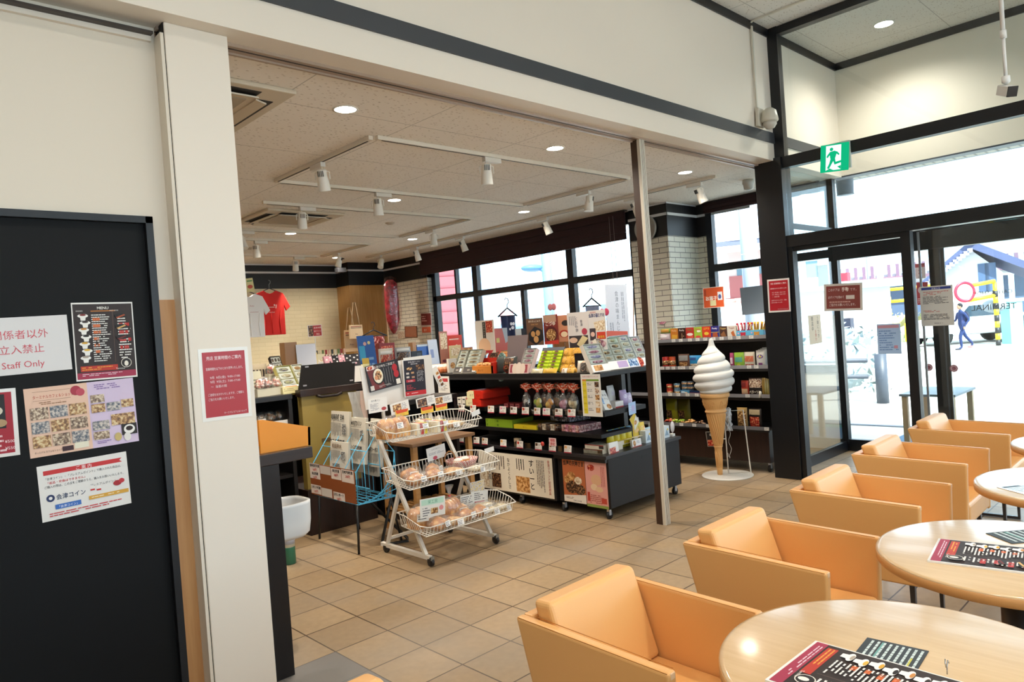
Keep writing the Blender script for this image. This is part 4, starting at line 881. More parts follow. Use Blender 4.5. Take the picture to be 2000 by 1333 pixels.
# --- wooden side table behind the bread rack
wd = wood('b98a52', 'a87a44', axis='X'); x0, y0, x1, y1 = 3.07, 4.38, 3.69, 4.86
o = thing('wooden_table', 'light wooden side table with a slatted lower shelf behind the bread rack', 'table', (x0, y0, 0))
MB().box((0, 0, .68), (.62, .48, .705), wood('7c5a3a', '6a4a2e', axis='X')).build('tabletop', parent=o, bevel=.003)
for x, y in ((.02, .02), (.56, .02), (.02, .42), (.56, .42)): MB().box((x, y, 0), (x+.04, y+.04, .68), wd).build('leg', parent=o)
mb = MB()
for k in range(9): mb.box((.02+k*.066, .03, .16), (.06+k*.066, .45, .172), wd)
mb.box((.02, .03, .14), (.60, .06, .16), wd).box((.02, .42, .14), (.60, .45, .16), wd); mb.build('slatted_shelf', parent=o)
# --- newspaper rack
bw = C('4fb0d8', .35); o = thing('newspaper_rack', 'blue wire newspaper rack on black legs with a brown price panel', 'newspaper rack', (2.59, 4.40, 0))
Y0, Y1, D_ = 0.0, .63, .32
mb = MB(); r_ = .0028
def wr(*p, r=r_): mb.tube(p, r, bw, 5)
zf, zb_ = .585, .85
for k in range(5):
    y = Y0+(Y1-Y0)*k/4
    wr((0, y, .355), (0, y, zf), (.20, y, zb_), (.33, y, zb_-.17), (.33, y, .35), (0, y, .355), r=.004 if k in (0, 4) else r_)
    if k < 4: wr((.07, y, .355), (.07, y, .675)); wr((.20, y, .355), (.20, y, zb_))
for (x, z) in ((0, zf), (.10, .715), (.20, zb_), (.33, zb_-.17), (.33, .35), (0, .355), (.2, .60), (.33, .5), (.10, .45)): wr((x, Y0, z), (x, Y1, z), r=.0035)
for k in range(8): z = .37+k*.035; wr((0.0+.04*k, Y0, .36), (.33, Y0, .36+k*.045))
for k in range(6): wr((.05+.05*k, Y0, .352), (.05+.05*k, Y1, .352))
mb.build('wire_frame', parent=o)
bk = C('121416', .35)
for pts in ([(.0, .04, 0), (.02, .05, .35)], [(.03, .66, 0), (.02, .6, .35)], [(.36, .03, .0), (.30, .05, .35)], [(.36, .62, 0), (.30, .6, .35)]): MB().tube(pts, .009, bk, 8).build('leg', parent=o)
MB().tube([(.31, .05, .34), (.22, .08, .02), (.26, .03, .008), (.38, -.02, .008), (.41, .03, .012), (.30, .4, .3)], .011, bk, 8).build('floor_loop', parent=o)
pr = 'e2d6cc'; mb_items = [('r', 0, 0, 1, 1, C('8a4a22')), ('r', 0, 0, .24, .48, C(pr)), ('r', .25, .02, .24, .26, C('cfc8c0')), ('r', .5, .04, .22, .33, C(pr)), ('r', .73, .02, .26, .38, C(pr)), ('r', 0, .68, .24, .28, C(pr)), ('r', .25, .72, .24, .26, C('cfc8c0')), ('r', .52, .76, .25, .24, C(pr))]
for tx, pc, x, y, w_ in (('福島民報新聞', '160円', .12, .0, .22), ('毎日新聞', '160円', .12, .25, .22), ('朝日新聞', '180円', .61, .05, .2), ('日本経済新聞', '200円', .86, .03, .24), ('スポニチ新聞', '160円', .12, .69, .22), ('日刊スポーツ', '160円', .64, .77, .24)):
    mb_items += [('t', tx, x, y+.10, .10, C('16161a'), 'c', w_, .02), ('t', pc, x, y+.23, .11, C('c23a28'), 'c', w_*.8, .01)]
F = Fr((-.008, .66, .60), (0, -1, 0), (0, 0, 1)); G = MB(); G.prism([F.p(0, 0), F.p(.65, 0), F.p(.65, .24), F.p(0, .24)], (.004, 0, 0), C('8a4a22', .5)); G.paint(F, .65, .24, mb_items); G.build('price_panel', parent=o)
NP = PH('5a5a58', 'c8c4b8', 'dcd8cc', 160, .8)
def newspaper(loc, rot, label, head, w=.20, h=.30, th=.02, col='d5cfc0', kanji='1a1a1c'):
    mb = MB()
    def fn(u, v): return (-w/2+w*u, -.012*math.sin(PI*u), h*v)
    mb.grid(fn, 8, 2, C(col, .8)); mb.grid(lambda u, v: (w/2-w*u, th-.012*math.sin(PI*u), h*v), 8, 2, C(col, .8)); mb.grid(lambda u, v: (-w/2+w*u, (-.012*math.sin(PI*u))*(1-v)+(th-.012*math.sin(PI*u))*v, h), 8, 1, C('c0baac', .9)); mb.grid(lambda u, v: (-w/2, th*(1-u), h*v), 1, 1, C('c0baac', .9)); mb.grid(lambda u, v: (w/2, th*u, h*v), 1, 1, C('c0baac', .9))
    F = Fr((-w/2, -.014, h), (1, 0, 0), (0, 0, 1))
    mb.paint(F, w, h, [('t', head, .45, .17, .13, C(kanji), 'c', .72, .02), ('r', .08, .2, .7, .006, C('3a3a3a')), ('lv', .06, .24, .6, .3, 14, C('5c5a56')), ('r', .7, .26, .22, .22, PH('3a3a3a', '8a8a86', 'c8c4bc', 120)), ('t', head[::-1], .45, .68, .1, C('24242a'), 'c', .8, .03), ('lv', .06, .72, .86, .24, 18, C('5c5a56'))])
    return mb.build('newspaper', label=label, cat='newspaper', loc=loc, rot=rot, group='newspapers in the blue rack')
rz = -PI/2
newspaper((2.645, 4.75, .50), (-.12, 0, rz), 'rolled newspaper with brown and yellow lettering, front row of the blue rack', '松田井水', w=.26, h=.27, kanji='6a4a22')
newspaper((2.74, 4.88, .62), (-.1, 0, rz), 'newspaper standing highest at the left back of the blue rack', '福島民報 日本', w=.27, h=.36)
newspaper((2.75, 4.63, .60), (-.1, 0, rz), 'newspaper in the second back slot of the blue rack', 'MIRETSくい', w=.2, h=.34)
newspaper((2.80, 4.49, .58), (-.14, 0, rz), 'newspaper in the back right slot of the blue rack beside the bread rack', 'スポーツ報知', w=.16, h=.35)
newspaper((2.84, 4.62, .50), (-.05, .05, rz), 'grey newspaper standing low behind the others in the blue rack', '河北日刊新聞', w=.2, h=.36, col='b8b4aa')
newspaper((2.86, 4.86, .50), (-.05, -.03, rz), 'grey newspaper low at the back left of the blue rack', '読売新聞', w=.2, h=.34, col='b8b4aa')
# --- bread rack
o = thing('bread_rack', 'white wheeled wire rack with three sloping baskets of bread', 'bread rack', (2.73, 3.73, 0)); wm = C('d6d0c4', .4)
L = .575
for x in (0, L):
    MB().tube([(x, .05, .055), (x, .62, .055)], .019, wm, 4).box((x-.014, .028, .042), (x+.014, .033, .068), C('7a7468', .5)).build('base_rail', parent=o)
    MB().tube([(x, .10, .065), (x, .62, .89)], .017, wm, 4).build('main_leg', parent=o)
    MB().tube([(x, .55, .065), (x, .36, .46)], .015, wm, 4).build('brace_leg', parent=o)
    for y in (.08, .60):
        mb = MB(); mb.lathe([(.026, -.012), (.029, -.008), (.029, .008), (.026, .012)], C('1a1614', .5), c=(x, y-.03, .029), seg=14, T=Matrix.Rotation(PI/2, 3, 'Y')).box((x-.016, y-.045, .025), (x+.016, y-.015, .05), C('1a1614', .5)); mb.build('caster', parent=o)
MB().tube([(0, .55, .10), (L, .55, .10)], .013, wm, 4).build('crossbar', parent=o); MB().tube([(0, .62, .86), (L, .62, .86)], .013, wm, 4).build('crossbar', parent=o)
BK = C('ded9cd', .35)
def basket(y0, zf, dy=.30, x0=-.09, x1=.72):
    mb = MB(); r = .0024; zb = zf+.065; zt = zf-.055; tilt = .03
    ix0, ix1, iy0, iy1 = x0+.02, x1-.03, y0+.015, y0+dy-.015
    rim = [(x0, y0+.05, zf+.012), (x0+.04, y0, zf-.0), (x1-.0, y0, zf-.0), (x1+.03, y0+.09, zf+.02), (x1-.01, y0+dy*.6, zb), (x1-.06, y0+dy, zb), (x0, y0+dy, zb), (x0-.02, y0+dy*.6, zb)]
    mb.tube(rim, .004, BK, 6, closed=True)
    flo = [(ix0, iy0, zt), (ix1, iy0, zt), (ix1, iy1, zt+tilt), (ix0, iy1, zt+tilt)]; mb.tube(flo, .0035, BK, 6, closed=True)
    n = 26
    for k in range(n+1):
        x = ix0+(ix1-ix0)*k/n; mb.tube([(x, y0+.0, zf), (x, iy0, zt), (x, iy1, zt+tilt), (x, y0+dy, zb)], r, BK, 4, cap=False)
    for k in range(1, 10):
        t = k/10; y = iy0+(iy1-iy0)*t; zz = zt+tilt*t; top = zf+.01+(zb-zf-.01)*min(1, t*1.5); mb.tube([(x0-.01, y, top), (ix0, y, zz), (ix1, y, zz), (x1, y, top)], r, BK, 4, cap=False)
    return mb.build('basket', parent=o)
basket(-.03, .278); basket(.115, .562); basket(.275, .868)
# ================================================================ GOODS
def spx(X, a, b, t, m):
    """a box seen between pixels a..b, rows t..m, standing on the plane x=X: centre y, width, z top, z bottom"""
    p, q = PX(a, (t+m)/2, X), PX(b, (t+m)/2, X); return (p.y+q.y)/2, abs(p.y-q.y), PX((a+b)/2, t, X).z, PX((a+b)/2, m, X).z
def spy(Y, a, b, t, m):
    p, q = PY(a, (t+m)/2, Y), PY(b, (t+m)/2, Y); return (p.x+q.x)/2, abs(p.x-q.x), PY((a+b)/2, t, Y).z, PY((a+b)/2, m, Y).z
FRONT = lambda w, h, y=0.0: Fr((-w/2, y, h), (1, 0, 0), (0, 0, 1))
def art(bg, items): return [('r', 0, 0, 1, 1, C(bg, .3))]+items
def g_box(w, h, d, col, items, side=None, top=None):
    mb = MB(); mb.box((-w/2, 0, 0), (w/2, d, h), C(side or col, .35)); mb.paint(FRONT(w, h), w, h, [('r', 0, 0, 1, 1, C(col, .3))]+items)
    if top: mb.paint(Fr((-w/2, d, h), (1, 0, 0), (0, -1, 0)), w, d, top)
    return mb
def g_bag(w, h, d, col, items, foil=.28):
    mb = MB(); m = C(col, foil)
    def z_(v): return h*v
    def thick(u, v): return d*.5*(max(0, math.sin(PI*v))**.45)*(max(0, math.sin(PI*min(max(u, .0), 1)))**.35)
    mb.grid(lambda u, v: (-w/2+w*u, d/2-thick(u, v)+.0015*math.sin(u*37+v*23), z_(v)), 10, 10, m)
    mb.grid(lambda u, v: (w/2-w*u, d/2+thick(1-u, v), z_(v)), 10, 8, m)
    k = .0006
    def pt(x, y): u, v = x, 1-y; return Vector((-w/2+w*u, d/2-thick(u, v)-k, z_(v)))
    for it in items:
        k += .0007
        if it[0] == 'r':
            n_ = 5; x0, y0, ww, hh = it[1:5]
            mb.grid(lambda u, v: pt(x0+ww*u, y0+hh*(1-v)), n_, n_, it[5])
        elif it[0] == 'd':
            cxx, cyy, rx, ry = it[1], it[2], it[3], it[4]*w/h
            mb.add([pt(cxx+rx*math.cos(2*PI*q/14), cyy+ry*math.sin(2*PI*q/14)) for q in range(14)], [tuple(range(14))], it[5])
        elif it[0] == 't':
            F = Fr((0, 0, 0), (1, 0, 0), (0, 0, 1)); c = pt(it[2], it[3]-it[4]*.35); F = Fr((-w/2, c.y-.004, h), (1, 0, 0), (0, 0, 1)); mb.txt(F, it[1], it[2]*w, it[3]*h, it[4]*h, it[5], .001, 'c', maxw=(it[7]*w if len(it) > 7 else None), bold=(it[8] if len(it) > 8 else 0))
    return mb
def g_cello(w, h, inner, inner2=None, tie='c83828', fan='c8502c', parent=None):
    """tied cellophane bag: contents, clear film, printed fan"""
    c = MB(); bh = h*.42
    for k in range(7): c.ball((random.uniform(-.27, .27)*w, random.uniform(.2, .55)*w*.6, bh*random.uniform(.25, .75)), (w*.24, w*.16, bh*.28), inner if k % 2 or inner2 is None else inner2, 8, 5, .12)
    f = MB(); neck = h*.68
    f.lathe([(.42, .0), (.52, .06*h/w if False else .02), (.52, .5), (.40, .75), (.12, .93), (.05, 1.0)] and [(w*.42, 0), (w*.5, h*.03), (w*.5, h*.30), (w*.38, h*.50), (w*.13, h*.64), (w*.05, neck)], CELLO, c=(0, w*.3, 0), seg=20, sy=.62, wob=lambda a, t, r: r*(1+.10*math.sin(a*7+t*9)*(.3+t)))
    g = MB(); n_ = 12
    def fn(u, v): a = (u-.5)*2.1; r = h*.34*v; z = .02*math.sin(u*26)*v; return (math.sin(a)*r*(.55+.45*v)*1.15, w*.3+z, neck+math.cos(a)*r)
    g.grid(fn, 16, 2, PH('c8402a', fan, 'e8d8c0', 60, .25)); g.tube([(-.012, w*.3, neck), (.012, w*.3, neck)], .006, C(tie), 6)
    return c, f, g
def root_at(name, label, cat, loc, rz, group=None, tilt=0, rotz2=0): return thing(name, label, cat, loc, (tilt, 0, rz), group)
RZX, RZY = -PI/2, 0.0     # facing -x, facing -y
def put(mb, name, label, cat, loc, rz, tilt=0, group=None, roll=0): return mb.build(name, label=label, cat=cat, group=group, loc=loc, rot=(tilt, roll, rz))
def g_sample(w, L, base, comp, nx, ny, lab=None, dep=.03, name='sweets_box', label='', loc=(0, 0, 0), rz=0, tilt=-.7, group=None):
    """display box of sweets, leaning back: tray with compartments, wrapped sweets as parts, plastic lid"""
    o = thing(name, label, 'sweets box', loc, (tilt, 0, rz), group); t = .004; mb = MB(); bm_ = C(base, .4)
    mb.box((-w/2, .004, 0), (w/2, dep, L), bm_); 
    for x0, x1, z0, z1 in ((-w/2, -w/2+t, 0, L), (w/2-t, w/2, 0, L), (-w/2, w/2, 0, t), (-w/2, w/2, L-t, L)): mb.box((x0, -.012, z0), (x1, .004, z1), bm_)
    mb.build('tray', parent=o)
    foot = L*.26 if lab else 0; ch = (L-foot-2*t)/ny; cw = (w-2*t)/nx
    s = MB(); 
    for i in range(nx):
        for j in range(ny):
            cxx = -w/2+t+cw*(i+.5); cz = foot+t+ch*(j+.5); m = comp[(i+j) % len(comp)]
            s.box((cxx-cw*.44, -.006, cz-ch*.42), (cxx+cw*.44, .004, cz+ch*.42), C('f6f1e8', .3)); s.ball((cxx, -.006, cz), (cw*.32, .006, ch*.30), m, 10, 6)
    s.build('sweets', parent=o)
    if lab: l = MB(); F = Fr((-w/2+t, -.0125, foot), (1, 0, 0), (0, 0, 1)); l.prism([F.p(0, 0), F.p(w-2*t, 0), F.p(w-2*t, foot-t), F.p(0, foot-t)], (0, .001, 0), C('eeeae4')); l.paint(F, w-2*t, foot-t, lab); l.build('leaflet', parent=o)
    mb = MB(); mb.box((-w/2, -.0135, foot), (w/2, -.013, L), ACRYL); mb.build('lid_film', parent=o)
    return o
P_BUN = PH('8a5426', 'c08a4c', 'dcb076', 40, .5); P_RED = PH('7a1414', 'b42a20', 'e0a070', 60); P_FOOD = PH('3a2416', 'a06a38', 'e6c890', 60); P_PALE = PH('b09070', 'e0cca8', 'f0e8d8', 50); P_DARK = PH('140c0a', '4a2a1c', 'a07850', 60)
P_GRN = PH('4a7a1e', '9abe2c', 'd8dc60', 60); P_PNK = PH('a84a66', 'd88aa0', 'f0c8d0', 60); P_BLU = PH('2c4a7a', '7aa0c8', 'd8e0ea', 60); P_MIX = PH('5a2a24', 'c8a888', 'e8e0d0', 90); P_LIL = PH('8a7ab0', 'c4b8dc', 'ece6f2', 60)
GX = 4.165
def pop(loc, rz, label, photo=P_FOOD, w=.078, h=.062, group='price cards on the centre gondola', tilt=-.12, strip='a82a3c'):
    mb = MB(); F = FRONT(w, h); mb.prism([F.p(0, 0), F.p(w, 0), F.p(w, h), F.p(0, h)], (0, .001, 0), C('e6e2da', .4))
    mb.paint(F, w, h, [('r', 0, .87, 1, .13, C(strip)), ('r', .05, .08, .34, .36, photo), ('l', .46, .12, .48, .3, 2, C('55504c')), ('l', .06, .52, .86, .3, 3, C('8a7a74'))]); return put(mb, 'price_card', label, 'price card', loc, rz, tilt, group)
# ---------- price cards along the middle and lower edges
xs = [903, 925, 960, 983, 1004, 1027, 1050, 1068, 1092, 1117]
for i, x in enumerate(xs): y, _, _, _ = spx(GX-.012, x-5, x+5, 795, 806); pop((GX-.023, y, .792), RZX, f'{ORD[i]} price card from the left on the middle shelf edge of the centre gondola', [P_DARK, P_RED, P_FOOD, P_PNK][i % 4], w=.082 if x != 1050 else .07)
xs = [902, 932, 948, 984, 1016, 1052, 1079, 1109]
for i, x in enumerate(xs): y, _, _, _ = spx(GX, x-5, x+5, 872, 884); pop((GX-.004, y, .497), RZX, f'{ORD[i]} price card from the left above the cabinet posters of the centre gondola', [P_RED, P_DARK, P_FOOD, P_BUN][i % 4])
y, w, zt, zb = spx(GX-.01, 1073, 1087, 861, 877)
put(MB().prism([(-w/2, 0, 0), (w/2, 0, 0), (w/2, 0, .065), (-w/2, 0, .065)], (0, .0012, 0), C('e8c8c4')).paint(FRONT(w, .065), w, .065, [('t', '期間', .5, .44, .4, C('c03a3c'), 'c', .8, .02), ('t', '限定', .5, .90, .4, C('c03a3c'), 'c', .8, .02)]), 'limited_time_sign', 'small pink limited time sign above the price cards on the gondola base', 'sign', (GX-.012, y, .545), RZX)
y, _, _, _ = spx(GX-.01, 1055, 1064, 865, 875)
put(MB().lathe([(.0001, 0), (.019, 0), (.019, .002), (.0001, .002)], C('c8443c'), seg=20, T=Matrix.Rotation(PI/2, 3, 'X'), c=(0, 0, .019)), 'round_tag', 'round red tag clipped among the lower price cards', 'tag', (GX-.008, y, .535), RZX)
# ---------- posters on the cabinets
def poster(X, a, b, t, m, name, label, items, base, axis='x', cat='poster', h=None):
    F, w, hh = cardframe(X, (a, t), (b, t), (a, m), axis)
    y, w, zt, zb = (spx if axis == 'x' else spy)(X, a, b, t, m)
    F = Fr((X, y+w/2, zt), (0, -1, 0), (0, 0, 1)) if axis == 'x' else Fr((y-w/2, X, zt), (1, 0, 0), (0, 0, 1))
    return card(name, label, cat, F, w, h or (zt-zb), items, base, .0015)
lp = [('r', .18, .55, .13, .38, P_DARK), ('d', .08, .66, .06, .06, P_BUN), ('r', .02, .55, .12, .4, P_PALE), ('r', .52, .55, .18, .40, P_BUN), ('v', 'すいーと', .735, .08, .19, C('1a1614'), .012), ('v', 'なかよくらしさ', .43, .10, .115, C('2a2420')), ('v', 'くかす風', .15, .10, .16, C('2a2420')), ('lv', .22, .08, .16, .4, 5, C('6a6058')), ('lv', .53, .1, .12, .3, 4, C('6a6058')), ('lv', .80, .08, .1, .8, 5, C('6a6058')), ('v', '会津ブランド認定商品', .955, .05, .085, C('b04a3c')), ('v', '福島', .60, .10, .06, C('3a5a40'))]
F = Fr((4.176, 4.93, .435), (0, -1, 0), (0, 0, 1)); card('confectionery_poster', 'long cream poster with brush lettering on the left cabinet of the centre gondola', 'poster', F, .92, .335, lp, 'e2d8c4')
F = Fr((4.206, 3.925, .452), (0, -1, 0), (0, 0, 1))
card('confectionery_poster', 'brown and orange poster of chocolate buns on the corner cabinet', 'poster', F, .235, .36, [('r', 0, 0, 1, 1, C('b8663a')), ('t', '会津の天神さま', .5, .17, .12, C('1a1010'), 'c', .92, .03), ('t', '会津', .5, .07, .05, C('e8c8a0'), 'c'), ('d', .38, .42, .2, .16, P_BUN), ('d', .68, .50, .17, .13, P_PALE), ('d', .38, .66, .27, .22, P_DARK), ('d', .74, .70, .24, .18, P_DARK), ('d', .15, .5, .13, .12, P_BUN), ('p', [(0, .86), (1, .80), (1, 1), (0, 1)], C('e8e0d4')), ('l', .1, .88, .5, .05, 2, C('5a3a2a')), ('t', '天神さま本舗', .6, .97, .04, C('2a1a14'), 'c', .5)], 'b8663a')
F = Fr((4.206, 3.685, .44), (0, -1, 0), (0, 0, 1))
card('confectionery_poster', 'pink poster of round cookies on the corner cabinet', 'poster', F, .215, .36, [('r', 0, 0, 1, 1, C('dfa094')), ('d', .28, .14, .17, .12, P_RED), ('d', .5, .40, .25, .2, C('dcae86')), ('d', .38, .56, .16, .12, C('e6c8a4')), ('d', .62, .60, .18, .1, C('e0bc94')), ('lv', .72, .1, .2, .5, 3, C('b05a50')), ('l', .1, .72, .8, .2, 5, C('a04438')), ('r', .7, .78, .24, .12, C('c04434')), ('r', .05, .68, .12, .2, C('b8402c')), ('r', 0, .94, 1, .06, C('8a9a4a'))], 'dfa094')
# list poster hanging from top shelf
F = Fr((4.150, 3.615, 1.128), (0, -1, 0), (0, 0, 1))
its = [('t', '会津の和菓子ランキング', .5, .075, .045, C('b8405a'), 'c', .8), ('r', .08, .12, .84, .045, C('7a9a3c')), ('r', .08, .12, .2, .045, C('d88a3a')), ('r', .08, .165, .2, .77, C('e0cc28'))]
for k in range(5): its += [('l', .32, .20+k*.15, .32, .07, 2, C('5a5a60')), ('r', .70, .185+k*.15, .21, .12, [P_DARK, P_MIX, P_FOOD, P_PALE, P_BUN][k]), ('r', .08, .175+k*.153, .84, .004, C('c8c2b4')), ('t', '第'+'一二三四五'[k]+'位', .18, .26+k*.15, .035, C('8a6a10'), 'c', .14)]
card('ranking_poster', 'white and yellow list poster hanging from the top shelf corner of the centre gondola', 'poster', F, .195, .325, its, 'e6e2da')
F = Fr((4.150, 5.42, 1.118), (0, -1, 0), (0, 0, 1))
card('shelf_notice', 'narrow white notice with a red heading and red fox shape at the left gondola end', 'notice', F, .175, .33, [('r', .12, .06, .76, .1, C('b83a3c')), ('l', .1, .2, .8, .22, 5, C('7a7670')), ('p', [(.3, .52), (.45, .6), (.6, .5), (.72, .56), (.62, .7), (.74, .9), (.32, .92), (.42, .72), (.26, .6)], C('c03a38'))], 'e4e0d8')
# ---------- top shelf of the centre gondola
ZT = 1.1352
def topbox(a, b, t, m, **k): return spx(GX+.06, a, b, t, m)
for i, (a, b, comp, base, lb) in enumerate(((885, 902, [P_PALE, P_DARK], 'b4aea0', 'grey-edged leaning box of small wrapped cakes, leftmost on the gondola top shelf'), (903, 930, [P_PALE, P_FOOD], 'aea898', 'second grey-edged leaning box of small cakes on the gondola top shelf'))):
    y, w, zt, zb = spx(GX+.04, a, b, 660, 735); g_sample(w, .24, base, comp, 1, 5, [('r', 0, 0, 1, 1, C('3a3634')), ('t', '会津', .4, .6, .3, C('d8d0c0'), 'c'), ('r', .7, .2, .25, .6, C('e0dcd4'))], loc=(GX+.03, y, ZT), rz=RZX, label=lb, tilt=-.48)
y, w, _, _ = spx(GX+.03, 922, 963, 700, 735)
o = thing('gift_box', 'orange gift box of buns with a red lining on the gondola top shelf', 'gift box', (GX+.03, y, ZT), (0, 0, RZX))
MB().box((-w/2, 0, 0), (w/2, .13, .07), C('d8883a', .35)).box((w/2-.03, .0, .0), (w/2+.005, .14, .10), C('b82818', .3)).paint(FRONT(w, .07), w*.8, .07, [('t', 'あいづ', .5, .7, .35, C('7a3414'), 'c')]).build('box', parent=o, bevel=.002)
mb = MB()
for k in range(3): mb.ball((-w*.3+k*w*.28, .06, .078), (w*.13, .045, .022), P_BUN)
mb.build('buns', parent=o); MB().box((-w/2+.004, .128, .07), (w/2, .135, .135), C('c02c1c', .3)).build('lid', parent=o)
y, w, _, _ = spx(GX+.12, 937, 985, 673, 700)
put(g_box(w, .13, .03, 'c8281e', [('p', [(.1, .1), (.45, .0), (.38, .85), (.05, .9)], P_DARK), ('p', [(.5, 0), (.95, 0), (.88, .85), (.42, .85)], C('e0944a')), ('l', .62, .1, .2, .6, 4, C('a8501e'))]), 'sweets_box', 'red box with brown and orange windows propped behind the orange gift box', 'sweets box', (GX+.17, y, 1.205), RZX, -.5)
MB().box((-.05, 0, 0), (.05, .11, .069), C('8a2018', .4)).build('riser_box', label='plain dark red box under the propped red box', cat='box', loc=(GX+.19, y, ZT), rot=(0, 0, RZX))
y, w, _, _ = spx(GX+.05, 964, 1004, 693, 730)
put(g_bag(w, .15, .07, '38403e', [('d', .25, .6, .3, .5, PH('4a6a66', '7a9a92', 'b8c8bc', 50)), ('r', .5, .1, .4, .8, P_DARK), ('d', .6, .75, .12, .12, P_RED)]), 'snack_bag', 'dark teal bag with red beans on the gondola top shelf', 'snack bag', (GX+.04, y, ZT), RZX, -.15)
y, w, _, _ = spx(GX+.02, 994, 1032, 707, 728)
put(g_box(w, .085, .03, 'd8b8b4', [('r', .06, .1, .88, .8, C('9a3a44')), ('d', .3, .5, .14, .2, C('e6d2c0')), ('d', .5, .5, .14, .24, C('e8d8c8')), ('d', .7, .5, .14, .2, C('e6d2c0'))]), 'sweets_box', 'small pink framed box of three pale sweets at the shelf front', 'sweets box', (GX+.01, y, ZT), RZX, -.25)
y, w, _, _ = spx(GX+.10, 1024, 1042, 672, 720)
g_sample(w+.03, .23, 'd8c0bc', [P_PNK], 1, 5, None, label='narrow pink and white leaning sweets box left of the green packets', loc=(GX+.03, y, ZT), rz=RZX, tilt=-.5)
y, w, _, _ = spx(GX+.06, 1045, 1088, 675, 714)
o = thing('green_packet_tray', 'leaning tray of twelve bright green wrapped sweets on the gondola top shelf', 'sweets box', (GX+.05, y, ZT+.02), (-.5, 0, RZX))
MB().box((-w/2, .01, 0), (w/2, .035, .2), C('6a7a28', .4)).box((-w/2, .008, .185), (w/2, .035, .215), C('5a5e66', .3)).build('tray', parent=o)
for i in range(2):
    for j in range(6):
        mb = MB(); cw = w/2; mb.grid(lambda u, v: (-w/2+cw*i+.002+(cw-.004)*u, .006-.010*math.sin(PI*u)**.5*math.sin(PI*v)**.5, .004+j*.03+.028*v), 5, 4, C('b4cc28', .25)); F = Fr((-w/2+cw*i, -.0055, .004+j*.03+.028), (1, 0, 0), (0, 0, 1)); mb.disc(F, cw/2, .014, cw*.18, .008, C('6a3a24')); mb.build('green_packet', parent=o)
for nm, a, b, t, m, xx, lb, its, base in (
 ('dumpling_poster', 929, 966, 626, 690, .20, 'tall cream bun card with a black title strip at the left of the top shelf', [('r', .40, .05, .16, .55, C('24201e')), ('v', 'あわまんじゅう', .48, .07, .07, C('cfc4b0')), ('r', .58, .03, .34, .35, P_RED), ('d', .45, .80, .32, .3, C('ddb490')), ('p', [(.1, .92), (.9, .92), (.8, 1), (.2, 1)], C('b02c38'))], 'd6cec2'),
 ('egg_poster', 1029, 1061, 622, 675, .27, 'brown poster of three round golden sweets in a black dish', [('r', 0, 0, 1, 1, C('6a4a34')), ('t', 'あわまんじゅう', .5, .14, .09, C('e6dcc8'), 'c', .8, .01), ('p', [(.1, .55), (.5, .3), (.95, .45), (1, .8), (.5, 1), (.1, .8)], C('1c1a1c')), ('d', .38, .58, .13, .13, C('c8945a')), ('d', .68, .55, .13, .13, C('c8945a')), ('d', .55, .78, .15, .15, C('cf9c60')), ('t', '会津坂下名物', .5, .25, .06, C('d8a060'), 'c', .6)], '6a4a34'),
 ('bowl_poster', 1062, 1090, 615, 673, .28, 'dark red poster of a bowl of soup with white brush letters', [('r', 0, 0, 1, 1, C('7a2a24')), ('r', 0, 0, .9, .25, C('b89078')), ('t', 'こづゆ', .5, .36, .16, C('eae2d2'), 'c', .9, .02), ('d', .5, .65, .46, .40, C('501014')), ('d', .5, .68, .36, .3, P_FOOD), ('p', [(0, .9), (1, .86), (1, 1), (0, 1)], C('c83828'))], '7a2a24'),
 ('bowl_poster', 1090, 1109, 616, 668, .29, 'narrow orange poster of a pale dumpling right of the soup poster', [('r', 0, 0, 1, 1, C('c88866')), ('d', .8, .3, .4, .22, C('2a2222')), ('d', .6, .7, .5, .3, C('a8301e')), ('d', .6, .72, .35, .22, C('ead2ac'))], 'c88866'),
 ('shingen_poster', 1109, 1150, 610, 684, .22, 'white poster with vertical grey writing and cut pale cakes on a dark plate', [('lv', .08, .1, .35, .35, 4, C('8a8a90')), ('v', 'くるみ餅', .45, .12, .1, C('6a6a78')), ('v', '会津', .68, .2, .09, C('6a6a78')), ('d', .8, .52, .13, .12, C('b03a50')), ('r', .05, .62, .9, .34, C('3a3234')), ('d', .25, .74, .2, .1, C('ddb89c')), ('p', [(.4, .85), (.7, .62), (.95, .7), (.6, .95)], C('dccb9a'))], 'dcd6d2'),
 ('shingen_poster', 1150, 1184, 606, 684, .22, 'white poster with blue brush title and round cookies beside the banner', [('t', '会津の福むすめ', .5, .17, .11, C('24306a'), 'c', .9, .02), ('t', '会津若松', .3, .07, .05, C('c05a50'), 'c'), ('p', [(.3, .3), (.95, .25), (.95, .5), (.4, .52)], P_PALE), ('r', .45, .55, .5, .18, C('c83c28')), ('r', .05, .45, .35, .3, C('3a3038')), ('d', .22, .6, .12, .11, C('e0b8a8')), ('d', .5, .85, .45, .2, PH('7a4a5a', 'b08090', 'd8b8b8', 40)), ('t', '新発売', .7, .70, .07, C('e8d040'), 'c')], 'dcd8d4')):
    y, w, zt, zb = spx(GX+xx, a, b, t, m)
    mb = MB(); h = zt-ZT-.0; mb.prism([(-w/2, 0, zb-ZT), (w/2, 0, zb-ZT), (w/2, 0, h), (-w/2, 0, h)], (0, .003, 0), C(base, .35)); mb.paint(Fr((-w/2, 0, h), (1, 0, 0), (0, 0, 1)), w, zt-zb, its); 
    if zb-ZT > .01: mb.tube([(0, .01, 0), (0, .01, h*.8)], .003, ACRYL, 6).box((-.03, -.01, 0), (.03, .03, .003), ACRYL)
    put(mb, nm, lb, 'poster', (GX+xx, y, ZT), RZX)
y, w, zt, zb = spx(GX+.16, 989, 1031, 655, 715)
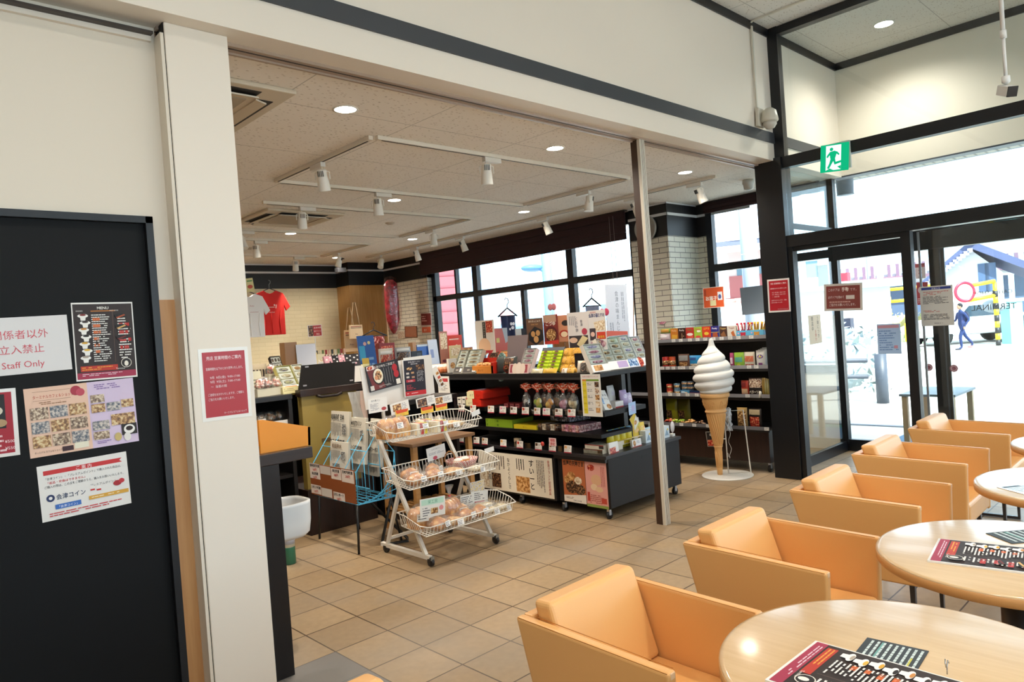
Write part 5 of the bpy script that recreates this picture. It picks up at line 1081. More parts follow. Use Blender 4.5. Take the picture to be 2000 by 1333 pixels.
put(MB().prism([(-w/2, 0, .0), (w/2*.6, 0, 0), (w/2*.9, 0, zt-ZT), (-w/2*1.0, 0, zt-ZT)], (0, .003, 0), C('8a7c7c', .25)), 'grey_panel', 'blank grey plastic panel leaning in the middle of the gondola top shelf', 'panel', (GX+.15, y, ZT), RZX, -.12)
y, w, _, _ = spx(GX+.07, 1085, 1123, 668, 722)
o = thing('yellow_packet_stand', 'leaning stand of orange-yellow rice cracker packets on the gondola top shelf', 'snack display', (GX+.07, y, ZT), (-.4, 0, RZX))
MB().box((-w/2, .03, 0), (w/2, .04, .22), C('8a6a2a', .5)).build('stand', parent=o)
for j in range(3):
    for i in range(2):
        bmb = g_bag(w/2-.002, .075, .03, 'd8a23a', [('d', .5, .5, .25, .3, P_FOOD)]); q = bmb.build('cracker_packet', parent=o, loc=(-w/4+i*w/2, 0, j*.07))
for i, (a, b, c, lb) in enumerate(((1034, 1056, 'd8cfae', 'small cream packet lying at the front below the green packets'), (1057, 1084, 'dcae3c', 'small yellow packet lying at the front beside the cream packet'), (1094, 1104, 'e4dccc', 'tiny white wrapped sweet at the front of the top shelf'), (1105, 1118, 'd8a848', 'tiny golden packet at the front of the top shelf'))):
    y, w, _, _ = spx(GX+.02, a, b, 712, 728); put(g_bag(w, .05, .03, c, [('d', .5, .5, .2, .2, P_FOOD)]), 'sweet_packet', lb, 'sweet', (GX+.015, y, ZT), RZX, -.5)
y, w, _, _ = spx(GX+.02, 1122, 1152, 702, 727)
put(g_bag(w, .10, .05, 'e0d6c4', [('r', .3, .2, .42, .72, C('5a5652')), ('d', .5, .45, .18, .26, C('e0b494'))]), 'cookie_packet', 'cream packet with a round cookie window at the front of the top shelf', 'sweet', (GX+.02, y, ZT), RZX, -.2)
y, w, _, _ = spx(GX+.10, 1124, 1158, 684, 722)
put(MB().box((-w/2, 0, 0), (w/2, .1, .15), C('1c1a1e', .15)), 'acrylic_block', 'dark see-through acrylic block behind the cookie packet', 'display block', (GX+.09, y, ZT), RZX)
for i, (a, b, L, base, comp, lab, lb) in enumerate((
  (1157, 1190, .24, 'eee6dc', [P_PNK, P_LIL], [('r', .1, .1, .5, .8, P_BUN)], 'leaning white box with four pink sweets at the right corner of the top shelf'),
  (1186, 1228, .28, 'e8e2d4', [P_PALE, P_FOOD], [('r', .5, .1, .45, .8, C('b8a0c8'))], 'leaning cream box with a grid of beige sweets, second from the corner'),
  (1213, 1248, .29, 'dfe4f0', [P_LIL, P_PALE], [('r', .05, .05, .9, .9, P_BLU)], 'leaning bluish box with a mountain of sweets, third from the corner'),
  (1238, 1268, .27, 'ece2f0', [P_PNK, P_PALE], [('d', .4, .5, .25, .25, P_RED)], 'leaning lilac box with a red fruit picture, at the end of the top shelf'))):
    x, w, _, _ = spy(3.47, a, b, 665, 720); g_sample(w*.92, L, base, comp, 2 if i else 1, 4, lab, loc=(x, 3.475, ZT), rz=-.12, label=lb, tilt=-.45)
x, w, zt, zb = spy(3.66, 1168, 1206, 652, 682)
put(g_box(w*.5, .12, .02, 'd09058', [('t', '福むすめ', .6, .8, .15, C('2a1a14'), 'c')]), 'sweets_sign', 'tan tilted sweets sign above the leaning boxes', 'sign', (x-.03, 3.70, zb-.02), -.3, -.2, roll=.25)
put(g_box(w*.7, .10, .02, 'a8a03a', [('p', [(.05, .2), (.6, .1), (.7, .8), (.1, .9)], C('c04a44'))]), 'sweets_sign', 'olive green sweets sign behind the tan tilted sign', 'sign', (x+.05, 3.74, zb-.03), -.1, -.2)
MB().box((0, 0, 0), (.26, .14, zb-.035-ZT), C('2a2426', .4)).build('display_riser', label='low dark riser under the tan and green signs', cat='riser', loc=(x-.12, 3.66, ZT))
# tall paper banner
x, w, zt, zb = spy(4.3, 1184, 1226, 556, 645)
o = thing('paper_banner', 'tall pale paper banner with vertical writing standing above the gondola corner', 'banner', (x, 4.3, 0))
F = Fr((-w/2, 0, zt), (1, 0, 0), (0, 0, 1)); mb = MB().prism([F.p(0, 0), F.p(w, 0), F.p(w, zt-1.14), F.p(0, zt-1.14)], (0, .003, 0), C('c2c6d0', .5)); mb.paint(F, w, zt-1.14, [('v', '会津の味まんじゅう', .5, .08, .075, C('5a6270')), ('lv', .7, .1, .15, .6, 2, C('7a8290')), ('lv', .1, .5, .2, .3, 2, C('7a8290'))]); mb.build('sheet', parent=o)
MB().tube([(-w/2, .004, 1.136), (-w/2, .004, zt+.01)], .005, C('b8bcc4', .3), 6).tube([(w/2, .004, 1.136), (w/2, .004, zt+.01)], .005, C('b8bcc4', .3), 6).build('rod', parent=o)
x, w, zt, zb = spy(4.0, 1183, 1226, 640, 660)
put(MB().prism([(-w/2, 0, 0), (w/2, 0, 0), (w/2, 0, .05), (-w/2, 0, .07)], (0, .002, 0), C('c85a48')), 'red_strip_sign', 'red and white strip sign below the paper banner', 'sign', (x, 4.0, zb), .0)
MB().box((-.1, 0, 0), (.1, .08, zb-ZT), C('d8cab0', .4)).build('display_riser', label='pale riser box carrying the red strip sign', cat='riser', loc=(x, 4.01, ZT))
# ---------- middle shelf
ZM = .8352
for j in range(2):
    for i in range(2):
        y = spx(GX+.03, 897+i*9, 906+i*9, 765, 790)[0]
        put(g_box(.055, .042, .10, 'ddd6c8', [('r', .2, .35, .6, .25, C('2c2a28'))]), 'small_box', f'{["lower","upper"][j]} {["left","right"][i]} small white box with a black mark left of the red barrel boxes', 'box', (GX+.0, y, ZM+j*.0425), RZX)
for j in range(2):
    y, w, _, _ = spx(GX+.02, 915 if j else 911, 946 if j else 942, 755, 790); mb = MB(); d = .34
    pr_ = [(-w/2, 0, 0), (w/2, 0, 0), (w/2, 0, .05), (w/2-.012, 0, .066), (w/2-.03, 0, .074), (-w/2+.03, 0, .074), (-w/2+.012, 0, .066), (-w/2, 0, .05)]
    o = thing('barrel_box', ['lower cream and red rounded gift box on the middle shelf', 'upper cream and red rounded gift box on the middle shelf'][j], 'gift box', (GX+.0, y, ZM+j*.075), (0, 0, RZX))
    mb.prism(pr_, (0, d, 0), C('c02a1c', .3)); mb.paint(Fr((-w/2, 0, .074), (1, 0, 0), (0, 0, 1)), w, .074, [('p', [(0, .2), (.2, 0), (.46, 0), (.46, 1), (0, 1)], C('dcd3a4')), ('t', 'めで', .3, .7, .35, C('5a1410'), 'c'), ('t', 'たい', .7, .7, .35, C('6a1410'), 'c'), ('r', .46, 0, .02, 1, C('8a1a10'))]); mb.build('box', parent=o)
for i in range(3):
    y = spx(GX+.03, 985+i*11, 994+i*11, 776, 790)[0]; put(g_box(.055, .042, .08, '5a1a1c', [('r', .1, .15, .8, .7, C('9a4a4c')), ('r', .2, .3, .6, .2, C('2c1012'))]), 'small_box', f'{ORD[i]} small dark red box beside the rounded gift boxes', 'box', (GX+.02, y, ZM), RZX)
cel = [(1027, C('d8d4cc', .3), C('2a2a2a', .4)), (1049, C('a8c82c', .35), C('d8c83c', .35)), (1072, C('d8902c', .35), C('e0b85c', .35)), (1099, C('c87a98', .35), C('d8a0b4', .35)), (1119, C('dccfa8', .35), C('c8b080', .35))]
lbs = ['white and black', 'green', 'orange', 'pink', 'cream']
for i, (px, c1, c2) in enumerate(cel):
    y = spx(GX+.05, px-10, px+10, 760, 795)[0]
    o = thing('sweets_bag', f'tied cellophane bag of {lbs[i]} sweets in the front row of the middle shelf', 'sweets bag', (GX+.03, y, ZM+.001), (0, 0, RZX), 'tied cellophane bags on the middle shelf')
    a, b, c = g_cello(.095, .21, c1, c2); a.build('sweets', parent=o); b.build('film', parent=o); c.build('printed_fan', parent=o)
for i, px in enumerate((1060, 1085, 1108)):
    y = spx(GX+.15, px-10, px+10, 760, 795)[0]
    o = thing('sweets_bag', f'{ORD[i]} tied cellophane bag from the left in the back row of the middle shelf', 'sweets bag', (GX+.15, y, ZM+.001), (0, 0, RZX), 'tied cellophane bags on the middle shelf')
    a, b, c = g_cello(.095, .2, C('c8a070', .35), C('a87850', .35)); a.build('sweets', parent=o); b.build('film', parent=o); c.build('printed_fan', parent=o)
x, w, zt, zb = spy(3.46, 1176, 1226, 768, 806)
put(g_box(.12, .17, .02, 'dcd8d0', [('t', 'あいづの', .62, .3, .13, C('2a2422'), 'c', .5, .02), ('t', 'クリーム', .66, .48, .12, C('2a2422'), 'c', .5, .02), ('d', .68, .82, .3, .18, P_BUN), ('r', .05, .1, .25, .6, P_BLU)]), 'pastry_box', 'white leaning pastry box with dark lettering on the right end of the middle shelf', 'pastry box', (x-.06, 3.475, ZM), .15, -.45, roll=.12)
put(g_box(.10, .05, .06, 'dedad6', [('r', 0, .8, 1, .2, C('b83a3c'))]), 'pastry_box', 'small white box with a red stripe right of the leaning pastry box', 'pastry box', (x+.09, 3.49, ZM), 0)
for i, (dx, c, hh, lb) in enumerate(((.20, 'b09cc4', .13, 'lilac bag of sweets on the right end of the middle shelf'), (.255, 'c8bcd8', .10, 'pale lilac card box beside the lilac bag'), (.19, 'd8d4d0', .17, 'tall white domed packet behind the lilac bag'))):
    put(g_bag(.085, hh, .05, c, [('d', .5, .4, .25, .2, C('e4dcec'))]), 'sweets_packet', lb, 'sweets packet', (x+dx-.03*(i == 2), 3.50+.09*(i == 2), ZM), 0, -.1)
put(MB().prism([(-.05, 0, 0), (.05, 0, .005), (.05, 0, .1), (-.05, 0, .095)], (0, .001, 0), C('a4c0e4', .4)).paint(FRONT(.1, .1), .1, .1, [('d', .6, .5, .25, .25, C('b4b0dc')), ('l', .1, .3, .3, .4, 3, C('e4ecf4'))]), 'blue_tag', 'light blue hanging card at the right corner of the middle shelf', 'card', (x+.14, 3.405, ZM-.06), .05)
# ---------- lower shelf
ZL = .6552
for i, (a, b, j, dz) in enumerate(((951, 969, 0, 0), (969, 1003, 0, 0), (951, 969, 0, 1), (969, 1003, 0, 1))):
    y, w, _, _ = spx(GX+.06, a, b, 832, 855); put(g_box(w-.002, .035, .26, '8aa82c', [('r', .1, .2, .1, .6, C('5a7a1c'))], side='7a9428', top=[('r', 0, 0, 1, 1, P_PALE)] if dz else None), 'green_box', ['lower left', 'lower right', 'upper left', 'upper right'][i]+' flat green sweets box in the stack on the lower shelf', 'sweets box', (GX+.055, y, ZL+dz*.0355), RZX)
y, w, _, _ = spx(GX+.04, 1004, 1048, 842, 858)
put(g_box(w, .036, .16, 'd8c02c', [('t', 'ゆべし', .5, .72, .5, C('8a6a14'), 'c')], top=[('r', 0, 0, 1, 1, C('d4b83a')), ('r', .2, .2, .6, .5, P_PALE)]), 'yellow_box', 'flat yellow sweets box in front of the green boxes', 'sweets box', (GX+.045, y, ZL), RZX)
def loaf(loc, rz, w, h, d, m, label, m2=None):
    o = thing('wrapped_cakes', label, 'wrapped cake', loc, (0, 0, rz)); mb = MB()
    for k in range(5): mb.box((-w/2+w*.2*k+.003, .006, .004), (-w/2+w*.2*(k+1)-.003, d-.006, h-.006), m if k % 2 else (m2 or m))
    mb.build('cakes', parent=o); mb = MB(); mb.grid(lambda u, v: (-w*.58+w*1.16*u, d/2+(d/2+.004)*math.cos(PI*2*v), h/2+(h/2+.004)*math.sin(PI*2*v)*(math.sin(PI*u)**.3)), 12, 12, CELLO); mb.build('film', parent=o)
y, w, _, _ = spx(GX+.06, 1052, 1092, 838, 857); loaf((GX+.05, y, ZL), RZX, w, .06, .12, P_PALE, 'cellophane pack of cream cakes on the lower shelf beside the yellow box', P_DARK)
y, w, _, _ = spx(GX+.05, 1096, 1134, 840, 860); loaf((GX+.04, y, ZL), RZX-.1, w, .065, .26, P_PNK, 'cellophane pack of pink cakes in front on the lower shelf', PH('7a3a44', 'c08078', 'e0c0b8', 60))
y, w, _, _ = spx(GX+.16, 1075, 1118, 818, 842); loaf((GX+.12, y-.02, ZL+.068), RZX-.15, w, .05, .24, PH('2a2a34', '6a6a78', 'c8c8d0', 60), 'cellophane pack of dark blue printed cakes lying on top of the lower shelf packs')
for i, (x0, n) in enumerate(((.62, 0), (.70, 0))): pass
put(MB().box((-.03, 0, 0), (.03, .03, .07), C('a89478', .5)).paint(FRONT(.06, .07), .06, .07, [('d', .5, .5, .25, .3, C('3a1a12'))]), 'cake_card', 'small beige card with a dark oval on the gondola base below the yellow box', 'card', (GX+.05, spx(GX+.05, 1004, 1014, 860, 875)[0], .496), RZX)
# ---------- base deck at the corner
ZB = .4955
for i, (a, b, dz, dx) in enumerate(((1139, 1192, 0, 0), (1148, 1205, 1, .02))):
    x = 4.24+dx
    o = put(g_box(.19, .032, .26, 'dcd2bc', [('r', 0, 0, 1, .2, C('a03028')), ('r', .75, .2, .25, .7, C('2a2422')), ('l', .1, .35, .5, .4, 2, C('b8a890'))], side='d6ccb8', top=[('r', 0, 0, 1, 1, C('e0d8c8')), ('r', .1, .05, .8, .2, C('b03a30'))]), 'cake_box', ['lower', 'upper'][i]+' long white cake box with a red strip at the deck corner', 'cake box', (x, 3.62, ZB+dz*.0325), RZX)
put(g_box(.11, .085, .015, 'e0dcd6', [('p', [(0, .5), (.7, .45), (.65, 1), (0, 1)], P_RED), ('r', 0, .94, 1, .06, C('b83a2c'))]), 'cake_card', 'white standing card with brown cakes at the deck corner', 'card', (4.33, 3.475, ZB), .0, -.1)
for i in range(4):
    x = 4.40+i*.077
    put(g_bag(.075, .165, .055, 'd4c228', [('r', .15, .55, .7, .3, C('c4a818')), ('r', .1, .0, .8, .14, C('3a6a8a'))]), 'yellow_pouch', f'{ORD[i]} yellow pouch from the left standing on the deck behind the cards', 'pouch', (x, 3.54, ZB), 0)
for i, (x, lb) in enumerate(((4.74, 'yellow and white pouch with a peach picture on the deck'), (4.83, 'second yellow and white pouch with a peach picture, right of the first'))):
    put(g_bag(.085, .165, .05, 'd8bc4c', [('d', .5, .3, .4, .25, PH('c87a5a', 'e0a888', 'f0d8c0', 50)), ('r', .1, .6, .5, .3, C('e4e0d0'))]), 'yellow_pouch', lb, 'pouch', (x, 3.555, ZB), 0)
put(g_box(.12, .06, .02, 'dcd8d4', [('d', .25, .5, .15, .2, P_BUN), ('l', .5, .2, .4, .4, 2, C('8a8a90')), ('r', 0, .9, 1, .1, C('c0503c'))]), 'deck_card', 'wide white card with a bun picture on the deck edge', 'card', (4.63, 3.48, ZB), 0, -.1)
for i in range(5):
    x = 4.73+i*.088
    if i > 0: put(g_box(.08, .10, .06, 'd2dce0', [('p', [(.5, .25), (.85, .8), (.15, .8)], C('8aa0b0')), ('d', .7, .3, .12, .12, C('e0c048'))], top=[('r', 0, 0, 1, 1, C('8ab0c8'))]), 'blue_white_box', f'{ORD[i-1]} small bluish white box from the left on the gondola deck', 'box', (x, 3.50, ZB), 0)
put(g_box(.09, .12, .06, 'dcd8d0', [('d', .45, .35, .3, .35, P_RED), ('r', .1, .85, .5, .1, C('d8b03a'))]), 'cake_box', 'white box with brown round cakes at the right end of the gondola deck', 'cake box', (5.12, 3.62, ZB), 0)
put(g_box(.34, .16, .01, 'd0cdc4', []), 'white_tray', 'white tray board standing behind the blue and white boxes on the deck', 'tray', (4.95, 3.80, ZB), 0, -.1)
F = Fr((4.58, 3.455, .74), (.80, 0, -.55), (.55, 0, .80)); 
card('hanging_card', 'yellow and white tilted card of a bun hanging above the deck', 'card', Fr((4.50, 3.44, .735), (.84, 0, .54), (-.54, 0, .84)), .085, .115, [('p', [(0, 0), (1, 0), (1, .2), (.3, .5), (0, .9)], C('d8bc3c')), ('d', .5, .6, .25, .2, P_BUN), ('p', [(0, 1), (1, .8), (1, 1)], C('c8c060'))], 'dcdcd0')
put(MB().lathe([(.0001, 0), (.03, 0), (.03, .002), (.0001, .002)], C('d8d0cc'), seg=20, sy=1.6, T=Matrix.Rotation(PI/2, 3, 'X'), c=(0, 0, .05)).tube([(0, 0, -.02), (0, 0, .02)], .002, WHITE, 5), 'oval_tag', 'oval white and red tag standing at the far right end of the gondola deck', 'tag', (5.17, 3.5, ZB+.03), 0)
MB().box((-.02, -.01, 0), (.02, .03, .02), WHITE).build('tag_holder', label='small white holder under the oval tag', cat='holder', loc=(5.17, 3.5, ZB))
# far side of the gondola seen through the frame: yellow boxes and pouches on brackets
o = thing('side_shelf', 'narrow dark side shelf on the window side of the gondola carrying yellow bags', 'shelf', (4.89, 4.3, 0))
MB().box((0, 0, .80), (.45, .9, .825), DKG).build('shelf', parent=o); MB().box((0, .86, 0.496), (.45, .9, 1.1), DK).build('upright', parent=o); MB().box((.0, 0, .496), (.45, .9, .52), DK).build('shelf', parent=o)
for i in range(5): put(g_bag(.085, .21, .05, 'c2ac34', [('r', .1, .3, .8, .03, C('8a7a20')), ('r', .1, .6, .8, .03, C('8a7a20'))]), 'yellow_bag', f'{ORD[i]} tall mustard bag from the left on the side shelf', 'bag', (4.94+i*.085, 4.34, .8255), 0)
for i in range(4): put(g_box(.08, .09, .06, ['c8b84a', 'b88a5a', '5a8a6a', 'c8a83c'][i], [('r', .1, .2, .8, .3, C('e4dcc0'))]), 'tea_box', ['olive', 'brown', 'green', 'golden'][i]+' small box under the mustard bags on the side shelf', 'box', (4.95+i*.1, 4.36, .5205), 0)
# ================================================================ BREAD
BAGF = glassy('bread_film', 'fbfaf8', .12, .15, .7, 60, .07)
BRD = PH('a8642c', 'cf9250', 'e2b478', 22, .55); BRD2 = PH('b87a40', 'd8a868', 'ecca94', 25, .55); BRD3 = PH('d8c49c', 'e6d8b8', 'f0e8d4', 30, .6)
def bread(kind, loc, rz, label, w=.12, group='wrapped bread in the wire baskets', tie=False, tag_=True):
    o = thing('wrapped_bread', label, 'bread', loc, (0, 0, rz), group); mb = MB()
    s_ = 1.18 if kind != 'flat' else 1.1; o.scale = (s_, s_, 1.45 if kind == 'loaf' else 1.3)
    if kind == 'loaf':
        for k in range(4): mb.ball((-w*.36+w*.24*k, 0, .045), (w*.15, .052, .048), BRD, 12, 8, .03)
        mb.box((-w*.46, -.046, 0), (w*.46, .046, .045), BRD); H = .10; D = .06
    elif kind == 'roll': mb.ball((0, 0, .027), (w*.46, w*.36, .03), BRD, 14, 8, .03).ball((w*.1, .01, .035), (w*.26, w*.26, .026), BRD2, 12, 6, .03); H = .068; D = w*.42
    elif kind == 'flat': mb.ball((0, 0, .014), (w*.48, w*.42, .016), BRD3, 14, 6, .04); H = .036; D = w*.48
    elif kind == 'stick':
        for k in range(3): mb.ball((0, -.03+.03*k, .02), (w*.5, .016, .018), BRD2, 12, 6, .03)
        H = .05; D = .06
    elif kind == 'sand':
        for k in range(3): mb.prism([(-w/2+k*.03, -.035, 0), (-w/2+k*.03+.026, -.035, 0), (-w/2+k*.03+.026, .035, .0), (-w/2+k*.03, .035, 0)], (0, 0, .06), [C('e8dcc0'), C('c03a34'), C('d8c43a')][k])
        H = .08; D = .045
    mb.build('bread', parent=o)
    f = MB(); f.grid(lambda u, v: ((u-.5)*w*1.22, D*1.08*math.cos(2*PI*v)*(math.sin(PI*u)**.35), .001+H*.5+(H*.56)*math.sin(2*PI*v)*(math.sin(PI*u)**.4)+.003*math.sin(u*31+v*17)), 14, 14, BAGF)
    if tie: f.grid(lambda u, v: (.002+(.006+.03*v*v)*math.cos(2*PI*u), (.006+.02*v*v)*math.sin(2*PI*u), H+.055*v), 10, 5, BAGF)
    f.build('wrapper', parent=o)
    if tie: MB().lathe([(.008, -.004), (.009, 0), (.008, .004)], C('c8403a'), c=(0, 0, H+.006), seg=8).build('tie', parent=o)
    if tag_:
        g = MB(); F = Fr((-.022, -D*1.02-.004, H*.72), (1, 0, 0), (0, .25, 1)); g.prism([F.p(0, 0), F.p(.045, 0), F.p(.045, .028), F.p(0, .028)], (0, .0008, 0), C('e6e4e0', .4)); g.paint(F, .045, .028, [('l', .08, .12, .84, .8, 3, C('4a4a5a'))]); g.build('sticker', parent=o)
    return o
X0 = 2.73; BR = [
 ('loaf', 2.755, 4.14, .826, .05, 'large bag of crusty bread at the left end of the top basket', .20), ('sand', 2.95, 4.10, .822, .1, 'wrapped sandwich with a yellow band in the top basket, left', .11), ('sand', 3.06, 4.17, .828, -.2, 'wrapped sandwich with red filling behind in the top basket', .11),
 ('sand', 3.10, 4.07, .82, .25, 'wrapped sandwich with a pink side near the front of the top basket', .12), ('stick', 3.25, 4.12, .822, -.2, 'long pale bread stick pack at the right end of the top basket', .16),
 ('roll', 2.76, 3.93, .515, .2, 'browned bun bag at the left front of the middle basket', .14), ('roll', 2.80, 4.05, .53, -.2, 'bun bag at the left back of the middle basket', .13), ('roll', 2.92, 3.94, .515, .1, 'second bun bag at the front of the middle basket', .13), ('roll', 2.99, 4.04, .528, .4, 'pale bun bag in the centre of the middle basket', .12), ('stick', 3.10, 3.95, .515, -.1, 'bread stick bag right of the centre in the middle basket', .14), ('flat', 3.28, 3.93, .512, .2, 'flat bread disc bag at the right front of the middle basket', .13),
 ('loaf', 2.76, 3.88, .245, .1, 'tall bag of round bread at the left end of the bottom basket', .17), ('roll', 2.80, 3.76, .228, .3, 'bread bag behind the green card at the front left of the bottom basket', .13), ('stick', 2.93, 3.77, .228, .0, 'bag of brown bread pieces at the front of the bottom basket', .15), ('roll', 3.05, 3.78, .228, .2, 'red-brown bun bag in the middle front of the bottom basket', .12), ('roll', 3.08, 3.88, .243, -.3, 'bun bag behind the written cards in the bottom basket', .12), ('roll', 3.17, 3.78, .228, .1, 'pale bun bag right of the middle in the bottom basket', .12), ('flat', 3.28, 3.80, .228, .1, 'flat pale bread bag, second from the right in the bottom basket', .13), ('flat', 3.30, 3.88, .243, -.2, 'flat cream bread bag at the back right of the bottom basket', .14), ('flat', 3.38, 3.79, .228, .3, 'flat white bread bag at the right end of the bottom basket', .12)]
for k, x, y, z, rz, lb, w in BR: bread(k, (x, y, z), rz, lb, w)
bread('loaf', (2.99, 3.87, .245), .3, 'tied clear bag of bread with a red tie standing in the bottom basket', .12, tie=True, tag_=False)
# checkered round basket of pastries
o = thing('round_basket', 'round red and white checked basket with a handle in the middle wire basket', 'basket', (3.25, 4.03, .524))
m, nt, p = newmat('gingham'); tc = N(nt, 'ShaderNodeTexCoord'); ck = N(nt, 'ShaderNodeTexChecker', Scale=110.0); ck.inputs['Color1'].default_value = (*hx('a83a3c'), 1); ck.inputs['Color2'].default_value = (*hx('d8cfc4'), 1); nt.links.new(tc.outputs['Object'], ck.inputs['Vector']); nt.links.new(ck.outputs['Color'], p.inputs['Base Color'])
MB().lathe([(.07, 0), (.10, .02), (.125, .06), (.13, .072), (.124, .072), (.095, .024), (.0001, .012)], m, seg=36, sy=.8).build('bowl', parent=o)
MB().tube([(-.10+.0*k+.05*(1-math.cos(k*PI/8)), .075, .06+.07*math.sin(k*PI/8)) for k in range(9)], .005, wood('a8763c', '8c5c2a'), 6).build('handle', parent=o)
for i, (x, y) in enumerate(((-.045, -.01), (.03, .005))):
    o = thing('wrapped_bread', ['left','right'][i]+' powdered pastry in the round checked basket', 'bread', (3.25+x, 4.03+y, .548)); MB().ball((0, 0, .03), (.045, .032, .028), BRD, 14, 8, .03).ball((0, -.002, .044), (.038, .026, .018), C('e8e0d4', .6), 12, 6, .05).build('bread', parent=o)
# cards clipped on the bread rack
def clipcard(plane, axis, TL, TR, BL, name, label, items, base='dedbd4', cat='card', group=None):
    F, w, h = cardframe(plane, TL, TR, BL, axis); return card(name, label, cat, F, w, h, items, base, .0012, group)
TXT = 'ここにもメニュー'
clipcard(4.31, 'y', (718, 781), (755, 775), (726, 808), 'bread_card', 'white handwritten card at the left end of the top bread basket', [('t', '木の恵パン', .4, .22, .15, C('3a3a3e'), 'c', .6), ('l', .1, .35, .5, .5, 6, C('8a8a90')), ('d', .8, .8, .13, .08, C('a83a3c'))])
clipcard(4.305, 'y', (761, 791), (797, 780), (767, 812), 'bread_card', 'white card with a photo of pastries, second from the left above the top basket', [('r', .12, .15, .45, .6, P_FOOD), ('l', .62, .15, .3, .6, 4, C('8a8a90'))])
clipcard(4.305, 'y', (812, 781), (848, 771), (816, 798), 'bread_card', 'white card with a photo of a dark bowl above the top basket', [('r', .06, .1, .5, .85, P_DARK), ('l', .62, .15, .32, .6, 4, C('8a8a90'))])
clipcard(4.305, 'y', (848, 777), (882, 770), (851, 792), 'bread_card', 'white card with a yellow pastry photo at the right above the top basket', [('r', .06, .1, .4, .8, P_FOOD), ('l', .5, .15, .45, .6, 4, C('8a8a90'))])
for i, (a, b, c) in enumerate((((772, 803), (797, 798), (775, 815)), ((822, 797), (846, 793), (825, 809)), ((850, 792), (873, 788), (852, 803)))):
    clipcard(4.298, 'y', a, b, c, 'price_label', ['left', 'middle', 'right'][i]+' orange and yellow price label above the top bread basket', [('p', [(0, 0), (1, 0), (.9, .45), (.1, .55)], C('cc4a24')), ('t', '¥150', .5, .92, .4, C('c87a18'), 'c', .6)], 'e0bc3c')
clipcard(4.14, 'y', (832, 878), (868, 866), (846, 900), 'bread_card', 'white card tilted behind the middle bread basket', [('t', 'おすすめパン', .5, .25, .14, C('4a4a50'), 'c', .8), ('l', .1, .4, .8, .2, 2, C('8a8a90')), ('d', .4, .85, .12, .08, C('b84a5a'))])
clipcard(3.695, 'y', (820, 977), (869, 968), (828, 1013), 'bread_card', 'rounded white card with a green heading leaning in the bottom basket', [('r', .05, .05, .9, .3, C('b4d4c0')), ('t', '栄工房', .5, .28, .22, C('4a8a6a'), 'c', .6), ('l', .1, .45, .3, .5, 4, C('5a5a60')), ('r', .42, .55, .28, .3, P_FOOD), ('d', .84, .6, .09, .08, C('d88a8a'))])
clipcard(3.72, 'y', (815, 1006), (838, 1003), (828, 1019), 'bread_card', 'small slanted price card below the green headed card', [('l', .1, .2, .8, .6, 2, C('3a3a40'))])
clipcard(3.93, 'y', (918, 944), (945, 937), (925, 965), 'bread_card', 'card with a small photo of yellow bottles above the bottom basket', [('r', .02, .05, .96, .9, PH('a89a8a', 'd8d0c8', 'd8b83c', 80))])
clipcard(3.925, 'y', (920, 962), (953, 957), (931, 985), 'bread_card', 'handwritten white card with red notes, right one in the bottom basket', [('l', .06, .1, .88, .6, 4, C('4a4a50')), ('l', .2, .75, .6, .2, 1, C('b84a5a'))])
clipcard(3.92, 'y', (899, 970), (926, 964), (905, 994), 'bread_card', 'handwritten white card with a red line, left one in the bottom basket', [('l', .06, .1, .88, .6, 4, C('4a4a50')), ('l', .2, .75, .6, .2, 1, C('b84a5a'))])
for (a, b, c, lb) in (((920, 806), (936, 799), (923, 815), 'blank white tag on the right end of the top bread basket'), ((946, 878), (964, 872), (950, 886), 'blank white tag on the right end of the middle bread basket')):
    clipcard(4.0, 'y', a, b, c, 'blank_tag', lb, [])
# ================================================================ RAMEN POSTER BOARDS (behind the rack)
o = thing('poster_board', 'white display board with two ramen posters leaning behind the bread rack', 'display board', (0, 0, 0))
def boardpart(plane, TL, TR, BL, items, base, name):
    F, w, h = cardframe(plane, TL, TR, BL, 'y'); mb = MB(); mb.prism([F.p(0, 0), F.p(w, 0), F.p(w, h), F.p(0, h)], (0, .006, 0), C(base, .3)); mb.paint(F, w, h, items); return mb.build(name, parent=o)
boardpart(4.70, (703, 720), (835, 694), (722, 800), [], 'd8d4ce', 'panel'); boardpart(4.69, (788, 700), (842, 693), (796, 778), [], 'd4d2cc', 'panel')
rb = [('r', 0, 0, 1, 1, C('1c1b22')), ('p', [(.02, .12), (.3, .05), (.5, .95), (.12, .97)], C('6a2a2c')), ('d', .33, .48, .17, .22, C('14100e')), ('d', .33, .46, .145, .19, C('e0d8c4')), ('d', .34, .44, .10, .12, P_FOOD), ('d', .26, .52, .05, .06, C('c88a60')), ('r', .02, .02, .22, .16, C('d8d0cc')), ('d', .12, .1, .08, .05, P_RED), ('t', '会津の味をご家庭で', .56, .16, .11, C('d8d4d0'), 'c', .7), ('d', .86, .30, .08, .1, C('a81e2a')), ('d', .88, .55, .08, .1, C('a81e2a')), ('r', .84, .76, .13, .2, C('dcd8d0')), ('r', .04, .78, .11, .18, C('c8c4be')), ('l', .3, .84, .45, .08, 2, C('b8b4b0'))]
for k in range(4): rb.append(('r', .52+k*.075, .2+.05*(k % 2), .006, .6, C('a8a4a4')))
boardpart(4.68, (713, 717), (776, 701), (721, 768), rb, '1c1b22', 'ramen_poster')
